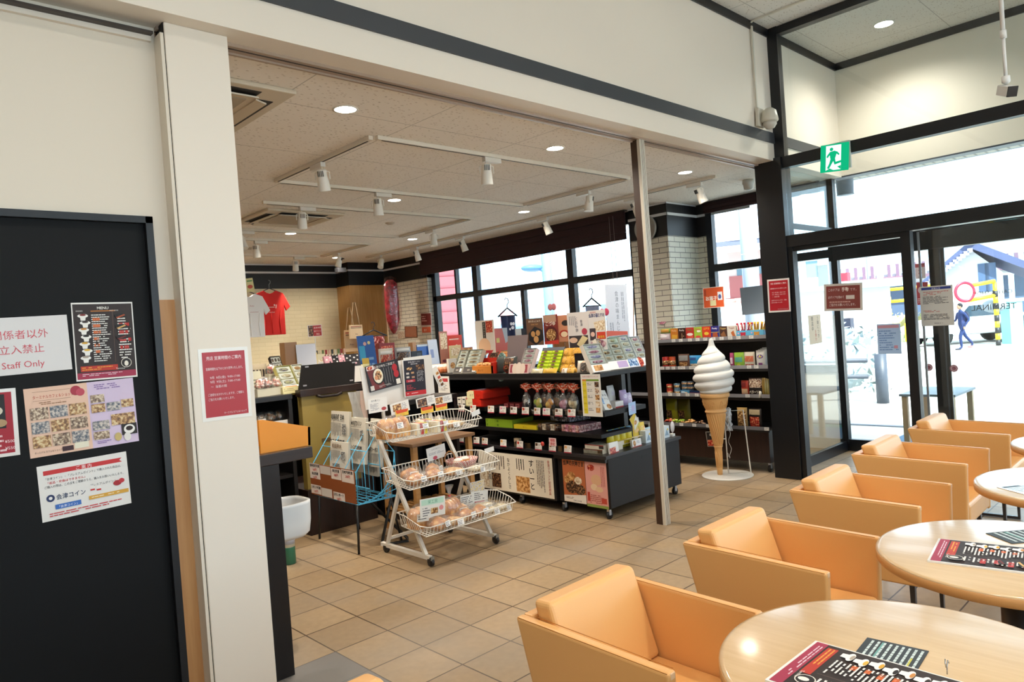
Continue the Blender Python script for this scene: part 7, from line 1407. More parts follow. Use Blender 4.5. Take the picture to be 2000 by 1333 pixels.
# red umbrella in clear film
a = PY(762, 547, 9.6); b = PY(768, 652, 9.6)
o = thing('wrapped_umbrella', 'long red umbrella wrapped in shiny clear film hanging near the left end of the window', 'umbrella', (a.x, 9.6, b.z)); H = a.z-b.z
mb = MB(); mb.lathe([(.02, 0), (.06, .06), (.11, H*.25), (.125, H*.6), (.11, H*.93), (.05, H)], PH('6a0a18', 'a01428', 'c03044', 14, .5), seg=20, sy=.6, wob=lambda a_, t, r: r*(1+.07*math.sin(a_*8))); mb.build('canopy', parent=o)
MB().lathe([(.05, -.02), (.12, .08), (.155, H*.4), (.15, H*.85), (.10, H+.03), (.03, H+.06)], glassy('umbrella_film', 'fcf4f4', .10, .1, .8, 25, .0), seg=22, sy=.7, wob=lambda a_, t, r: r*(1+.08*math.sin(a_*5+t*11))).build('film', parent=o)
MB().tube([(0, 0, H+.05), (0, 0, 2.47-b.z)], .004, C('3a3a3a'), 6).build('hook_cord', parent=o)
# shelf row before the wooden box: blue sign, packs, jars
T4 = 1.06
yb(7.7, 703, 735, 655, T4, lambda w, h: g_box(w, h, .02, '2a5aa0', [('d', .4, .2, .1, .1, C('d8a8a0')), ('d', .65, .18, .09, .09, C('d8c88a')), ('r', .02, .25, .35, .35, C('3aa0c8')), ('r', .1, .55, .42, .4, C('d8b44a')), ('l', .55, .5, .35, .3, 2, C('8ab0d8'))]), 'blue_poster', 'blue poster with small cartoonish dots and a yellow square behind the pouches', 'poster', tilt=-.12)
yb(7.65, 690, 722, 690, T4, BG_('c8c08a', [('r', .2, .3, .5, .3, P_PALE), ('r', .1, .65, .6, .2, C('a8c87a'))]), 'cream_pouch', 'cream and green pouch below the blue poster', 'pouch', h=.16)
yb(7.62, 716, 742, 699, T4, BG_('5ab8a8', [('d', .3, .4, .1, .15, C('d8e8e4'))]), 'turquoise_pouch', 'turquoise pouch in front of the blue poster', 'pouch', h=.10)
yb(7.9, 740, 768, 664, T4, BG_('b8b0a0', [('r', .08, .25, .84, .6, P_RED), ('r', .1, .1, .8, .1, C('d8d4cc'))]), 'souvenir_bag', 'shiny bag of red souvenirs standing behind the poster board', 'bag', h=.33)
yb(7.85, 772, 803, 664, T4, BG_('8a8a88', [('r', .08, .2, .84, .7, P_DARK), ('r', .1, .05, .8, .1, C('c8c8c4'))]), 'souvenir_bag', 'shiny bag of dark silver souvenirs right of the red ones', 'bag', h=.33)
yb(8.2, 740, 770, 655, T4, BX_('7a1c20', [('r', .1, .1, .8, .8, P_RED)], .1), 'red_pile', 'dark red box behind the shiny bag of red souvenirs', 'box', h=.40)
yb(7.95, 803, 824, 672, T4, BX_('1c222c', [('r', .5, .1, .4, .8, C('4a525e'))], .1), 'dark_box', 'dark blue-grey box right of the silver souvenirs', 'box', h=.26)
yb(8.1, 805, 812, 655, T4, BX_('b88a60', [], .1), 'tan_box', 'narrow tan box behind the dark box', 'box', h=.38)
yb(8.15, 814, 838, 663, T4, BX_('1c5ab0', [('r', 0, 0, 1, .08, C('c8d4e0'))], .1), 'blue_basket', 'bright blue plastic basket near the left end of the window', 'basket', h=.34)
yb(8.1, 838, 856, 655, T4, BX_('c8ccd8', [('r', .15, .35, .35, .3, C('8a98c0'))], .01), 'white_leaflet_stand', 'pale leaflet stand between the blue basket and the window', 'leaflet stand', h=.40, tilt=-.1)
# brick wall cards and boards
for i, (a, b, c, its, base, lb) in enumerate((((821, 612), (842, 611), (823, 637), [('r', .05, .05, .9, .9, C('6a1418')), ('l', .1, .2, .5, .5, 3, C('d8a8a0'))], 'c8b8b0', 'dark red card on the brick wall left of the window'),
  ((823, 639), (842, 638), (824, 651), [('r', .05, .05, .9, .9, C('c85a38')), ('t', '菓子', .4, .7, .4, C('e8d8c8'), 'c')], 'd8c8c0', 'small orange card below the dark red card on the brick wall'),
  ((790, 638), (814, 637), (788, 660), [('r', .05, .05, .9, .9, PH('3a1c14', '8a4a34', 'c89070', 120))], '5a3424', 'brown board full of small souvenirs on the brick wall'),
  ((776, 648), (790, 647), (777, 662), [('r', .05, .05, .9, .9, P_MIX)], 'd0c4b4', 'small pale card of little souvenirs beside the brown board'))):
    card('wall_card', lb, 'card', *cardframe(6.985, a, b, c, 'x'), its, base, .004)
# ---- boxed rice cakes shelf (x 4.4-5.2, y 5.6-6.6)
T3 = 1.12
for i, (a, b, lb) in enumerate(((842, 850, 'first orange packet from the left in the row left of the gondola'), (850, 858, 'second orange packet in the row left of the gondola'), (858, 867, 'third orange packet in the row left of the gondola'), (867, 876, 'fourth orange packet in the row left of the gondola'))):
    yb(5.75, a, b+3, 693, T3, BG_('d8a078', [('r', .1, .1, .8, .3, C('e4dcd0')), ('r', .1, .6, .8, .3, C('d0703c'))], .08), 'orange_packet', lb, 'packet', h=.11, tilt=-.3)
yb(6.1, 857, 873, 640, T3, BX_('b07a6a', [('r', .1, .05, .8, .4, P_PALE), ('d', .5, .75, .3, .15, C('6a2c3a'))], .005), 'noodle_poster', 'narrow poster of a purple dish standing left of the window frame', 'poster', h=.43)
yb(6.1, 873, 901, 639, T3, BX_('c83a28', [('d', .35, .35, .1, .1, C('e8dcc8')), ('d', .6, .33, .1, .1, C('e8dcc8')), ('d', .38, .62, .11, .11, C('e8dcc8')), ('d', .68, .62, .11, .11, C('e8dcc8')), ('l', .1, .08, .8, .08, 1, C('e8d0c0'))], .005), 'noodle_poster', 'red poster with four white cups before the window', 'poster', h=.38)
yb(5.95, 878, 900, 660, T3, BX_('d8c898', [('r', .1, .1, .8, .3, P_PALE), ('l', .1, .5, .8, .3, 2, C('8a7a5a'))], .02), 'cream_card', 'cream card box in front of the red poster', 'card', h=.27)
yb(5.9, 904, 923, 668, T3, BX_('c09080', [('r', .05, .05, .9, .45, P_BUN), ('r', .05, .55, .9, .4, P_DARK)], .02), 'cake_poster', 'small poster of round buns left of the bun card', 'poster', h=.24)
yb(5.72, 876, 892, 700, T3, BX_('ded8cc', [('d', .5, .5, .3, .3, P_BUN)], .03), 'bun_packet', 'small white packet with a golden bun picture', 'packet', h=.14)
yb(6.2, 925, 940, 685, T3, BX_('dcd8cc', [('r', .1, .4, .8, .3, C('3a3a3a'))], .05), 'white_box', 'white box behind the tall bun card', 'box', h=.20)
# gondola rear row: signs and cloths before the window
def yc(Y, a, b, t, z, mk, *r, **k): return yb(Y, a, b, t, z, mk, *r, **k)
hanger_cloth(1002-12, 596, 30, 650, 5.9, 'navy_cloth', 'navy blue cloth with white print on a black hanger before the window', C('16244a', .8), .24, .30, items=[('d', .6, .3, .08, .08, C('d8d8e0')), ('d', .75, .3, .08, .08, C('d8d8e0')), ('d', .68, .45, .1, .08, C('d8d8e0')), ('d', .5, .5, .06, .06, C('d8d8e0'))])
hanger_cloth(1155, 577, 30, 600, 5.3, 'clothes_hanger', 'empty black clothes hanger before the right part of the window', C('8a90a8', .7), .26, .16)
T5 = 1.12
yb(5.62, 965, 990, 629, T5, BX_('c85a4a', [('r', .1, .25, .25, .12, C('d8c878')), ('r', .5, .6, .4, .14, C('dcc8b8')), ('r', .1, .7, .25, .22, C('8ab0a8')), ('p', [(.6, 0), (1, 0), (1, .35), (.8, .4)], C('b0b8c0'))], .005), 'salmon_poster', 'salmon red poster with small pictures before the navy cloth', 'poster', h=.42)
yb(5.70, 1007, 1026, 630, T5, BX_('d4d4d0', [('r', .55, 0, .45, .35, C('26262e')), ('d', .5, .7, .2, .1, C('e8e4dc'))], .01), 'white_stand', 'white stand with a black corner behind the grey plastic panel', 'stand', h=.40)
yb(5.45, 983, 992, 660, T5, BX_('8a7a5a', [('r', .1, .1, .8, .4, C('3a3428'))], .04), 'small_carton', 'small olive carton left of the grey plastic panel', 'carton', h=.18)
display_table('display_table', 'dark display shelf between the gondola and the window', 5.25, 5.85, 5.45, 6.1, 1.12, (.7,))
# shelf in front of the pier: books, boxes
T6 = 1.12
o = thing('tiered_rack', 'brown tiered rack of small boxes standing before the brick pier', 'rack', (5.98, 5.30, T6)); wt = wood('9a6a40', '85582f')
for k, z in enumerate((.0, .14, .28)): MB().box((0, .08*k, z), (.52, .08*k+.12, z+.015), wt).build('tier', parent=o); 
MB().box((0, .0, 0), (.012, .3, .42), wt).build('side', parent=o); MB().box((.508, .0, 0), (.52, .3, .42), wt).build('side', parent=o)
for k, z in enumerate((.0, .14, .28)):
    for i in range(4):
        put(g_box(.10, .09, .05, [['d8c8a8', '5a8a80', 'd0c8b0', 'dcd4c0'], ['b89a70', 'c8a880', 'a87a5a', 'd0bc98'], ['d8d0bc', 'c8b898', 'd4c8ac', 'a88a68']][k][i], [('r', .2, .3, .6, .3, P_FOOD)]), 'tea_box', f'{ORD[i]} small box from the left on the {["lower", "middle", "upper"][k]} tier before the brick pier', 'box', (6.05+i*.125, 5.32+.08*k, T6+z+.0156), 0)
x, w, zt, zb = spy(5.62, 1236, 1268, 563, 600)
o = thing('book_poster', 'lit cream poster on an orange frame above the tiered rack', 'poster', (x, 5.62, T6))
MB().prism([(-w/2, 0, zb-T6-.1), (w/2, 0, zb-T6-.1), (w/2, 0, zt-T6), (-w/2+.04, 0, zt-T6)], (0, .004, 0), C('e0d8b8', .4)).paint(Fr((-w/2, -.001, zt-T6), (1, 0, 0), (0, 0, 1)), w, .3, [('t', 'だけつけ', .55, .25, .09, C('8a8468'), 'c', .5), ('l', .2, .4, .6, .4, 3, C('b8b090'))]).build('sheet', parent=o)
MB().tube([(-w/2-.05, .006, 0), (-w/2+.035, .006, zt-T6)], .008, C('c8763c'), 6).tube([(w/2, .006, 0), (w/2, .006, zt-T6)], .008, C('c8763c'), 6).build('frame', parent=o)
MB().box((0, 0, 0), (.16, .02, .14), C('5a8a80', .5)).build('green_sign', label='teal green square sign in the tiered rack', cat='sign', loc=(6.0, 5.285, T6))
for i, lb in enumerate(('pink heart on a rod above the brown posters', 'pink round tag above the white posters')):
    a = PX([1078, 1180][i], [600, 610][i], 4.45)
    o = thing('heart_sign', lb, 'sign', (4.45, a.y, ZT)); hz = a.z-ZT
    MB().ball((0, -.02, hz), (.004, .03, .03), C(['c87a80', 'b83a5a'][i])).ball((0, .02, hz), (.004, .03, .03), C(['c87a80', 'b83a5a'][i])).build('heart', parent=o); MB().tube([(0, 0, 0), (0, 0, hz)], .003, ACRYL, 6).build('rod', parent=o)
# ---- toys on the low shelf behind the posters and dog statue
yb(5.05, 690, 712, 720, .98, lambda w, h: MB().ball((0, .03, h*.5), (w*.5, .04, h*.5), PH('5a6a8a', 'a8b0b8', 'd8d8dc', 30), 12, 8, .05), 'wrapped_toy', 'small blue-white wrapped toy left of the poster board', 'toy', h=.12)
# ================================================================ OUTSIDE
GZ = -.06
gm, nt, p = newmat('sunlit_paving'); tc = N(nt, 'ShaderNodeTexCoord'); n = N(nt, 'ShaderNodeTexNoise', Scale=1.2, Detail=5.0); r = ramp(nt, [(.35, hx('b4b0a8')), (.65, hx('c4c0b8'))]); nt.links.new(tc.outputs['Object'], n.inputs['Vector']); nt.links.new(n.outputs['Fac'], r.inputs['Fac']); nt.links.new(r.outputs['Color'], p.inputs['Base Color']); p.inputs['Roughness'].default_value = .9
struct(MB().box((7.66, -60, GZ-.2), (160, 120, GZ), gm), 'ground')
struct(MB().box((7.68, -3, GZ), (9.3, 2.9, GZ+.012), C('2c5a78', .7)).box((9.3, -3, GZ), (9.5, 2.9, GZ+.012), C('2c7a5a', .7)), 'path_painted_shade')  # dark blue paints the eave's shade on the ground, with a green edge strip
# eave over the entrance
sm, nt, p = newmat('eave_slats'); tc = N(nt, 'ShaderNodeTexCoord'); w_ = N(nt, 'ShaderNodeTexWave', Scale=3.4); w_.bands_direction = 'Y'; r = ramp(nt, [(.08, hx('6a6058')), (.16, hx('b8ada0'))]); nt.links.new(tc.outputs['Object'], w_.inputs['Vector']); nt.links.new(w_.outputs['Fac'], r.inputs['Fac']); nt.links.new(r.outputs['Color'], p.inputs['Base Color'])
struct(MB().box((7.75, -12, 2.92), (8.35, 16, 3.3), sm).box((8.35, -12, 2.92), (8.42, 16, 3.3), C('8a8f98', .5)), 'roof_eave')
a = PX(1653, 355, 8.1)
o = thing('eave_downlight', 'grey cylinder lamp hanging under the entrance eave', 'lamp', (8.05, a.y, 2.92)); MB().lathe([(.09, 0), (.09, -.02), (.085, -.19), (.09, -.2), (.0001, -.2)], C('8c94a4', .5), seg=28).build('housing', parent=o)
# low bench-table outside with spray bottle
o = thing('outdoor_table', 'low wooden table with a grey top just outside the glass door', 'table', (7.95, 1.98, GZ)); lw = C('c8a078', .6)
q = [PZ(*c, .55) for c in ((1768, 767), (1800, 755), (1890, 757), (1858, 772))]
MB().box((.05, .10, .585), (.80, .62, .61), C('8a9098', .5)).build('tabletop', parent=o, bevel=.004)
for x, y in ((.07, .12), (.73, .12), (.07, .55), (.73, .55)): MB().box((x, y, 0), (x+.05, y+.05, .585), lw).build('leg', parent=o)
a = PX(1806, 745, 8.3)
o = thing('spray_bottle', 'white spray bottle with a red trigger standing on the outdoor table', 'spray bottle', (8.3, 2.25, GZ+.6105))
MB().lathe([(.045, 0), (.048, .01), (.048, .12), (.03, .17), (.016, .2), (.016, .22)], C('b8bcc0', .3), seg=20).build('body', parent=o); MB().box((-.05, -.014, .22), (.03, .014, .25), C('b8323c', .4)).prism([(-.03, -.01, .22), (-.045, -.01, .18), (-.035, -.01, .18), (-.015, -.01, .22)], (0, .02, 0), C('b8323c', .4)).build('trigger', parent=o)
# guard rail
o = thing('guard_rail', 'grey steel guard rail along the pavement outside', 'guard rail', (11.9, 0, GZ)); gr = C('3c4450', .5)
for y in (4.1, 7.6, 11.1, .6, -2.9): MB().tube([(0, y, 0), (0, y, .78)], .09, gr, 14).build('post', parent=o)
for z in (.42, .68): MB().tube([(0, 4.3, z), (0, 14, z)], .035, gr, 8).build('rail', parent=o)
MB().box((11.6, 4.9, GZ), (12.0, 5.5, GZ+.16), C('a8a49c', .9)).build('kerb_block', label='small concrete block on the ground beyond the glass', cat='block')
MB().box((9.6, -8, GZ), (9.68, 30, GZ+.01), C('70747a', .8)).build('drain_cover', label='thin grey drain line along the pavement', cat='drain')
def at(px, py, d):
    v = ray(px, py); k = d/(v.x**2+v.y**2)**.5; return Vector((0, 0, EYE))+v*k
# station-front building with slatted roof line
def facing(o_): return math.atan2(-math.sin(YAW), math.cos(YAW))
def bld(name, label, px0, px1, pt, pb, d, dep, col, parts, cat='building', roof=None):
    A, B = at(px0, (pt+pb)/2, d), at(px1, (pt+pb)/2, d); A.z = B.z = 0; u = (B-A).normalized(); n_ = Vector((0, 0, 1)).cross(u); n_ = -n_ if n_.dot(Vector((1, 1, 0))) < 0 else n_
    W_ = (B-A).length; zt = at((px0+px1)/2, pt, d).z; o = thing(name, label, cat, (A.x, A.y, GZ), (0, 0, math.atan2(u.y, u.x)))
    H_ = zt-GZ; MB().box((0, 0, 0), (W_, dep, H_), C(col, .8)).build('wall', parent=o)
    return o, W_, H_
dk_ = '6a7488'
o, W_, H_ = bld('station_building', 'long pale building with a brown slatted roof edge across the square', 1643, 1850, 545, 660, 44, 8, 'd8d8dc', [])
MB().box((-.4, -.8, H_), (W_+10, 8, H_+.25), C('cfcfd4')).build('roof', parent=o)
mb = MB(); mb.box((-.2, -1.0, H_-.05), (W_+10, -.7, H_+.1), C('7a5a6a', .7)); k = 0.0
while k < W_+10: mb.box((k, -1.0, H_+.1), (k+.16, -.8, H_+.75), C('6c5468', .7)); k += .4
mb.build('roof_slats', parent=o)
for i in range(7): MB().box((.3+i*1.55, -.05, H_-2.6), (1.6+i*1.55, 0, H_-.3), C('4a5a72', .3)).build('window', parent=o)
mb = MB().box((0, -1.6, H_-3.6), (W_+4, 0, H_-3.2), C('cfd2dc')); mb.build('canopy', parent=o)
for i in range(6): MB().box((.2+i*1.9, -.05, .2), (1.4+i*1.9, 0, H_-4.0), C('5a7084', .3)).build('door', parent=o)
# white gabled house
o, W_, H_ = bld('gabled_house', 'white gabled house with a blue tiled roof beyond the right door', 1838, 1962, 537, 640, 33, 7, 'e6e6e6', [])
apx = at(1903, 488, 33); hz = apx.z-GZ
MB().prism([(0, 0, H_), (W_, 0, H_), (W_*.53, 0, hz)], (0, 7, 0), C('e6e6e6', .8)).build('gable', parent=o)
rf = C('4c5478', .6)
MB().prism([(-.6, -.4, H_-.35), (-.6, -.4, H_-.1), (W_*.53, -.4, hz+.35), (W_*.53, -.4, hz+.05)], (0, 7.6, 0), rf).prism([(W_+1.6, -.4, H_-.5), (W_+1.6, -.4, H_-.2), (W_*.53, -.4, hz+.35), (W_*.53, -.4, hz+.05)], (0, 7.6, 0), rf).build('roof', parent=o)
MB().ball((W_*.53, -.4, hz+.4), .25, rf).build('ridge_tile', parent=o)
mb = MB()
for k in range(14): t = k/14; mb.box((W_*.53-(W_*.53+.6)*t-.12, -.45, hz+.1-(hz-H_+.35)*t-.22), (W_*.53-(W_*.53+.6)*t+.06, -.42, hz+.1-(hz-H_+.35)*t-.05), C('9a9ab4'))
mb.build('verge', parent=o)
for x in (.62, .73): MB().box((W_*x, -.03, H_-.7), (W_*x+.35, 0, H_+.4), C('4a6080', .3)).build('window', parent=o)
# pagoda-like tiled roof building seen through the window right of the pier
o, W_, H_ = bld('temple_roof_house', 'old house with sweeping grey tiled roofs seen through the window right of the pier', 1425, 1500, 490, 640, 28, 6, 'cdb8b0', [])
tl = wood('8890a4', 'c8ccd8', axis='X', rough=.7)
mb = MB()
mb.grid(lambda u, v: (-1.3+(W_+3)*u, -1.6+3.0*v, H_+.35*(1-v)**2*0+.3+1.3*v+.55*abs(u-.5)**3*8*(1-v)), 16, 6, tl); mb.build('upper_roof', parent=o)
MB().box((-.9, -1.55, H_+.12), (W_+1.2, -1.4, H_+.28), C('5a6078')).build('eave', parent=o)
mb = MB(); mb.grid(lambda u, v: (-.2+(W_+2)*u, -2.2+2.2*v, H_-2.6+.9*v), 10, 4, PH('8a4a44', 'b8908a', 'd0c8d0', 3, .7)); mb.build('lower_roof', parent=o)
for k in range(4): MB().box((.3+k*.8, -.03, H_-1.2), (.7+k*.8, 0, H_-.6), C('5a7a88')).build('window', parent=o)
MB().box((-.2, -2.3, 0), (W_+2, -2.2, 1.9), C('dad6d0')).build('fence_wall', parent=o)
MB().box((0, -.06, H_-1.9), (1.4, 0, H_-.9), C('9a5a58')).build('red_panel', parent=o)
# red brick block seen through the left end of the long window
o, W_, H_ = bld('brick_building', 'pinkish red brick building beyond the left end of the long window', 852, 893, 470, 720, 24, 4, 'a04a52', [])
MB().box((W_, .2, 0), (W_+1.2, 2, H_), C('7a9ac8', .6)).build('side_bay', parent=o); MB().box((-1.0, .2, 0), (0, 2, H_), C('8aa8d0', .6)).build('side_bay', parent=o)
mb = MB()
for k in range(12): mb.box((0, -.02, H_*k/12), (W_, 0, H_*k/12+.05), C('7a3a44'))
mb.build('band', parent=o)
# pale blue frames seen low through the long window
o, W_, H_ = bld('shop_row', 'low pale blue shopfronts with red panels beyond the long window', 965, 1075, 590, 690, 42, 4, 'a8c8e0', [])
for k in range(5): MB().box((.4+k*1.5, -.06, H_*.62), (1.2+k*1.5, 0, H_*.85), C(['c88a90', '7ab0d8', 'c89098', '8ab8d8', '5a88b8'][k])).build('sign_panel', parent=o)
MB().box((-1, -.9, H_*.55), (W_+4, 0, H_*.6), C('6aa0c8')).build('canopy', parent=o)
# street lamp, utility poles
p0 = at(1076, 640, 22); o = thing('street_lamp', 'blue-grey street lamp with a bent arm beyond the long window', 'street lamp', (p0.x, p0.y, GZ)); pt = at(1076, 488, 22); hd = at(1040, 524, 22); sl = C('4c78b0', .5)
MB().tube([(0, 0, 0), (0, 0, pt.z+1.5)], .16, C('6c94c4', .5), 12).build('pole', parent=o)
e1 = at(1066, 532, 22)-p0; e1.z = at(1066, 532, 22).z-GZ; h1 = Vector((hd.x-p0.x, hd.y-p0.y, hd.z-GZ)); e0 = Vector((0, 0, at(1076, 560, 22).z-GZ)); e2 = Vector((h1.x*.6, h1.y*.6, h1.z+.02))
MB().tube([e0, Vector((e1.x, e1.y, e1.z)), e2, h1], .07, sl, 8).build('arm', parent=o)
MB().ball(h1, (.42, .3, .12), sl, 14, 8).build('lamp_head', parent=o)
def pole(px, d, top, r, col, label, cat='pole', name='utility_pole'):
    a = at(px, 640, d); z = at(px, top, d).z; return MB().tube([(0, 0, 0), (0, 0, z-GZ)], r, C(col, .7), 14).build(name, label=label, cat=cat, loc=(a.x, a.y, GZ))
pole(1473, 13, 200, .14, '9aa4b4', 'thick grey concrete pole close outside the right window')
pole(1207, 18, 560, .05, '8a98b8', 'thin pole with a crossbar beyond the right end of the long window')
pole(1725, 34, 500, .12, 'c8ccd8', 'white pole in front of the long pale building')
pole(1702, 36, 480, .04, '6a7488', 'thin dark pole in front of the long pale building', name='flag_pole')
# yellow and black height gantry + round sign
yl = C('e0bc1c', .5); bkk = C('1c1c20', .5)
def gantry(px, d, name, label, bars):
    a = at(px, 672, d); o = thing(name, label, 'barrier', (a.x, a.y, GZ)); zt = at(px, 568, d).z-GZ; n_ = 9
    for k in range(n_): MB().tube([(0, 0, zt*k/n_), (0, 0, zt*(k+1)/n_)], .07, yl if k % 2 else bkk, 8).build('post_band', parent=o)
    return o, zt
o, zt = gantry(1950, 27, 'height_gantry', 'yellow and black striped gantry with a round red sign by the parking entrance', 0)
u = Vector((math.cos(YAW), -math.sin(YAW), 0)); l = (at(1950, 600, 27)-at(1888, 600, 27)).length
o.rotation_euler = (0, 0, math.atan2(u.y, u.x))
for z in (zt*.86, zt*1.12): MB().tube([(-l, 0, z), (0, 0, z+.1)], .06, yl, 8).build('crossbar', parent=o)
MB().tube([(0, 0, zt*.86), (0, 0, zt*1.15)], .06, yl, 8).tube([(-l, 0, zt*.86), (-l, 0, zt*1.12)], .06, yl, 8).build('end_bar', parent=o)
Ty = Matrix.Rotation(PI/2, 3, 'X'); c = (-l-.2, -.12, zt*1.02)
MB().lathe([(.0001, 0), (.27, 0), (.27, .02), (.0001, .02)], C('e8e6e6', .4), c=c, seg=28, T=Ty).build('sign_face', parent=o); MB().lathe([(.25, -.01), (.33, -.01), (.33, .03), (.25, .03), (.25, -.01)], C('cc1c3a', .4), c=c, seg=28, T=Ty).build('sign_ring', parent=o)
MB().ball((0.15, .3, 1.6*zt/2.2), (.35, .35, .22), C('8a94a0')).build('mirror_hood', parent=o)
o, zt = gantry(1742, 30, 'height_gantry', 'yellow gantry behind the left door pane', 0); o.rotation_euler = (0, 0, math.atan2(u.y, u.x)); l2 = 1.1
for z in (zt*.80, zt*1.02): MB().tube([(0, 0, z), (l2*1.8, 0, z+.05)], .06, yl, 8).build('crossbar', parent=o)
a = at(1772, 655, 22); MB().tube([(0, 0, 0), (0, 0, 1.0)], .06, yl, 10).build('bollard', label='yellow bollard outside right of the backlit sheet', cat='bollard', loc=(a.x, a.y, GZ))
a = at(1657, 650, 18); MB().box((-.1, -.1, 0), (.1, .1, 1.3), C('2a2c3c', .5)).build('bollard', label='dark square post outside behind the side glass frame', cat='post', loc=(a.x, a.y, GZ))
a = at(1658, 640, 24); MB().box((-.12, -.1, 0), (.12, .1, 2.6), C('d02a3c', .5)).build('red_banner_post', label='narrow red upright sign outside beside the glass frame', cat='sign', loc=(a.x, a.y, GZ))
# teal telephone-box like cabinet by the gantry
a = at(1978, 650, 27.9); MB().box((-.22, -.2, 0), (.22, .2, 1.35), C('8cd0d4', .3)).box((-.25, -.24, 1.35), (.25, .24, 1.45), C('dcdcdc')).build('kiosk', label='turquoise glass kiosk beside the striped gantry', cat='kiosk', loc=(a.x, a.y, GZ), rot=(0, 0, -.7))
# cars
def car(px, d, col, label, rz):
    a = at(px, 650, d); o = thing('car', label, 'car', (a.x, a.y, GZ), (0, 0, rz)); body = [(-2.0, .30), (-2.05, .62), (-1.5, .85), (-.9, .92), (-.45, 1.36), (.95, 1.40), (1.5, .95), (2.0, .85), (2.05, .35)]
    MB().prism([(x, -.8, z) for x, z in body], (0, 1.6, 0), C(col, .25)).build('body', parent=o, bevel=.08, seg=3)
    MB().prism([(x, -.812, z) for x, z in [(-.75, .93), (-.4, 1.3), (.85, 1.33), (1.3, .95)]], (0, 1.624, 0), C('30404e', .1)).build('window', parent=o)
    for x in (-1.3, 1.3):
        for y in (-.8, .62): MB().lathe([(.31, 0), (.32, .02), (.32, .16), (.31, .18)], C('18181a', .6), c=(x, y+.18, .32), seg=18, T=Matrix.Rotation(PI/2, 3, 'X')).build('wheel', parent=o)
    for y in (-.6, .6): MB().ball((-2.03, y, .62), (.06, .14, .08), C('e8e8e0', .2)).build('headlight', parent=o)
    return o
car(1888, 29.5, 'dcdce0', 'white car parked beyond the walking person', -.75); car(2085, 30, '3a4048', 'dark car parked at the right edge outside', -.75)
# hedge with yellow-green leaves, snow-lit shrubs
def shrub(px, d, w, h, col, label, name='shrub', n=220, py=650):
    a = at(px, py, d); random.seed(px); mb = MB()
    for k in range(n):
        x, y, z = random.uniform(-w, w), random.uniform(-.5, .5), random.uniform(.05, h); r = random.uniform(.05, .12); q = [Vector((random.uniform(-r, r), random.uniform(-r, r), random.uniform(-r, r))) for _ in range(3)]; c = Vector((x, y, z)); mb.add([c+q[0], c+q[1], c+q[2]], [(0, 1, 2)], C(col[k % len(col)], .8))
    mb.ball((0, 0, h*.45), (w*.85, .4, h*.45), C(col[0], .9), 14, 8, .15); return mb.build(name, label=label, cat='shrub', loc=(a.x, a.y, GZ), rot=(0, 0, facing(0)))
shrub(1752, 37, 1.6, 1.1, ['b8b070', 'd0c48a', '8a9060'], 'yellowish clipped hedge before the long pale building')
shrub(1600, 14, 1.0, 1.25, ['8a9aa0', 'a8b4b8', '6a7a7a'], 'grey-green shrub just outside the side glass', n=420)
shrub(1625, 17, .9, 1.1, ['9aa8ac', 'c0c8cc', '7a8888'], 'pale shrub behind the grey-green one', n=300)
shrub(1734, 24, .9, .75, ['6a8a5a', 'b0b8a8', '8aa07a'], 'low green shrubs beside the yellow gantry', n=260)
a = at(1615, 600, 20); MB().box((-1.6, -.1, 0), (1.6, .1, 2.0), C('c8d0d4', .8)).box((-1.8, -.6, 2.0), (1.8, .6, 2.2), C('8aa4a8', .7)).build('shed', label='pale shed with a teal roof beyond the side glass', cat='shed', loc=(a.x, a.y, GZ), rot=(0, 0, facing(0)))
MB().box((-1.2, 0, 0), (1.2, .25, .5), C('b8b4b0', .9)).build('planter_wall', label='low stone planter wall outside beneath the shrubs', cat='wall planter', loc=(*at(1690, 670, 21).xy, GZ), rot=(0, 0, facing(0)))
# walking person in dark blue with a backpack
a = PZ(1882, 683, GZ); S = 1.40/1.72
o = thing('person', 'person in dark blue clothes with a backpack walking past outside', 'person', (a.x, a.y, GZ), (0, 0, math.atan2(u.y, u.x)+PI)); o.scale = (S, S, S)
me = bpy.data.meshes.new('body')
V = [((0, 0, .92), .13), ((0, 0, 1.10), .12), ((.01, 0, 1.30), .15), ((.03, 0, 1.45), .06), ((.05, 0, 1.52), .055),
     ((0, .09, .88), .09), ((.16, .10, .48), .062), ((.12, .10, .09), .045), ((.24, .10, .04), .035),
     ((0, -.09, .88), .09), ((-.16, -.10, .50), .062), ((-.42, -.10, .20), .045), ((-.36, -.10, .09), .033),
     ((.02, .19, 1.38), .055), ((-.12, .23, 1.12), .042), ((.02, .23, .92), .032), ((.06, .23, .86), .028),
     ((.02, -.19, 1.38), .055), ((.08, -.23, 1.11), .042), ((.28, -.21, 1.02), .032), ((.34, -.2, 1.03), .028)]
E_ = [(0, 1), (1, 2), (2, 3), (3, 4), (0, 5), (5, 6), (6, 7), (7, 8), (0, 9), (9, 10), (10, 11), (11, 12), (2, 13), (13, 14), (14, 15), (15, 16), (2, 17), (17, 18), (18, 19), (19, 20)]
me.from_pydata([v for v, r in V], E_, []); me.materials.append(C('1c2c5a', .8)); b_ = bpy.data.objects.new('body', me); COL.objects.link(b_); b_.parent = o
sk = b_.modifiers.new('skin', 'SKIN'); [setattr(me.skin_vertices[0].data[i], 'radius', (r, r)) for i, (v, r) in enumerate(V)]; me.skin_vertices[0].data[0].use_root = True; b_.modifiers.new('sub', 'SUBSURF').render_levels = 1
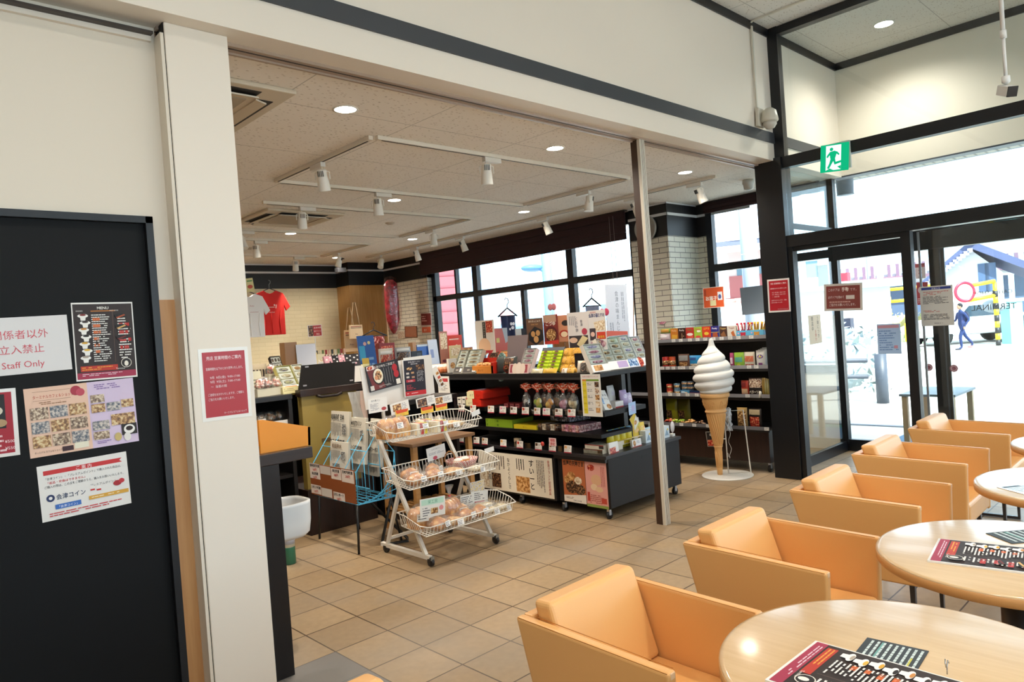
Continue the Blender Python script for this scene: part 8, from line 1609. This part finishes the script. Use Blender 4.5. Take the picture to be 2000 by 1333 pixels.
mb = MB().ball((.06, 0, 1.62), (.085, .075, .11), C('b08468', .6), 16, 10).ball((.145, 0, 1.61), (.018, .014, .02), C('b08468', .6), 8, 5).ball((.06, .075, 1.61), (.02, .012, .03), C('b08468', .6), 8, 5).ball((.06, -.075, 1.61), (.02, .012, .03), C('b08468', .6), 8, 5).ball((.132, .03, 1.64), .009, C('1a1414'), 6, 4).ball((.132, -.03, 1.64), .009, C('1a1414'), 6, 4).box((.128, -.02, 1.565), (.142, .02, 1.572), C('7a3a34')); mb.build('head', parent=o)
MB().ball((.035, 0, 1.655), (.098, .088, .10), C('14121a', .8), 16, 10).build('hair', parent=o)
MB().ball((-.17, 0, 1.22), (.10, .15, .22), C('1a2038', .8), 16, 10).ball((-.25, 0, 1.15), (.05, .1, .12), C('5a9ac8', .7), 12, 8).build('backpack', parent=o)
for f in ((.26, .10, .03), (-.33, -.10, .085)): MB().ball(f, (.12, .045, .04), C('c86a6a' if f[0] < 0 else '2a2a3a'), 12, 6).build('shoe', parent=o)
for hnd in ((.07, .23, .84), (.37, -.2, 1.035)):
    mb = MB(); mb.ball(hnd, (.022, .016, .035), C('b08468', .6), 10, 6)
    for k in range(4): mb.tube([(hnd[0]-.015+.01*k, hnd[1], hnd[2]-.02), (hnd[0]-.012+.01*k, hnd[1], hnd[2]-.055), (hnd[0]+.01*k, hnd[1]-.008, hnd[2]-.07-.004*(k % 2))], .006, C('b08468', .6), 6)
    mb.tube([(hnd[0]+.02, hnd[1], hnd[2]), (hnd[0]+.035, hnd[1], hnd[2]-.03)], .007, C('b08468', .6), 6); mb.build('hand', parent=o)
# ================================================================ LIGHT AND SKY
W = bpy.data.worlds.new('world'); SC.world = W; W.use_nodes = True
bg = W.node_tree.nodes['Background']; bg.inputs['Color'].default_value = (.70, .84, 1.0, 1); bg.inputs['Strength'].default_value = 4.2
s = bpy.data.lights.new('sun', 'SUN'); s.energy = 16; s.angle = R(.6); s.color = (1, .97, .9)
so = bpy.data.objects.new('sun', s); COL.objects.link(so); so.rotation_euler = Vector((.42, .72, -.9)).to_track_quat('-Z', 'Y').to_euler()
vs = SC.view_settings; SC.display_settings.display_device = 'sRGB'; vs.view_transform = 'Standard'; vs.look = 'None'; vs.exposure = 0.14; vs.gamma = 1; vs.use_curve_mapping = False
SC.cycles.use_denoising = True; SC.cycles.max_bounces = 8; SC.cycles.transparent_max_bounces = 24; SC.cycles.sample_clamp_indirect = 6; SC.cycles.caustics_reflective = False; SC.cycles.caustics_refractive = False
bpy.data.objects.remove(_to)
_seen = {}
for o in bpy.data.objects:
    if o.parent is None and o.get('label') and not o.get('kind'):
        _seen.setdefault(o['label'], []).append(o.name)
for k, v in _seen.items():
    if len(k.split()) > 16: print('LONGLABEL', k)
    if len(v) > 1: print('DUPLABEL', len(v), k, v[:3])
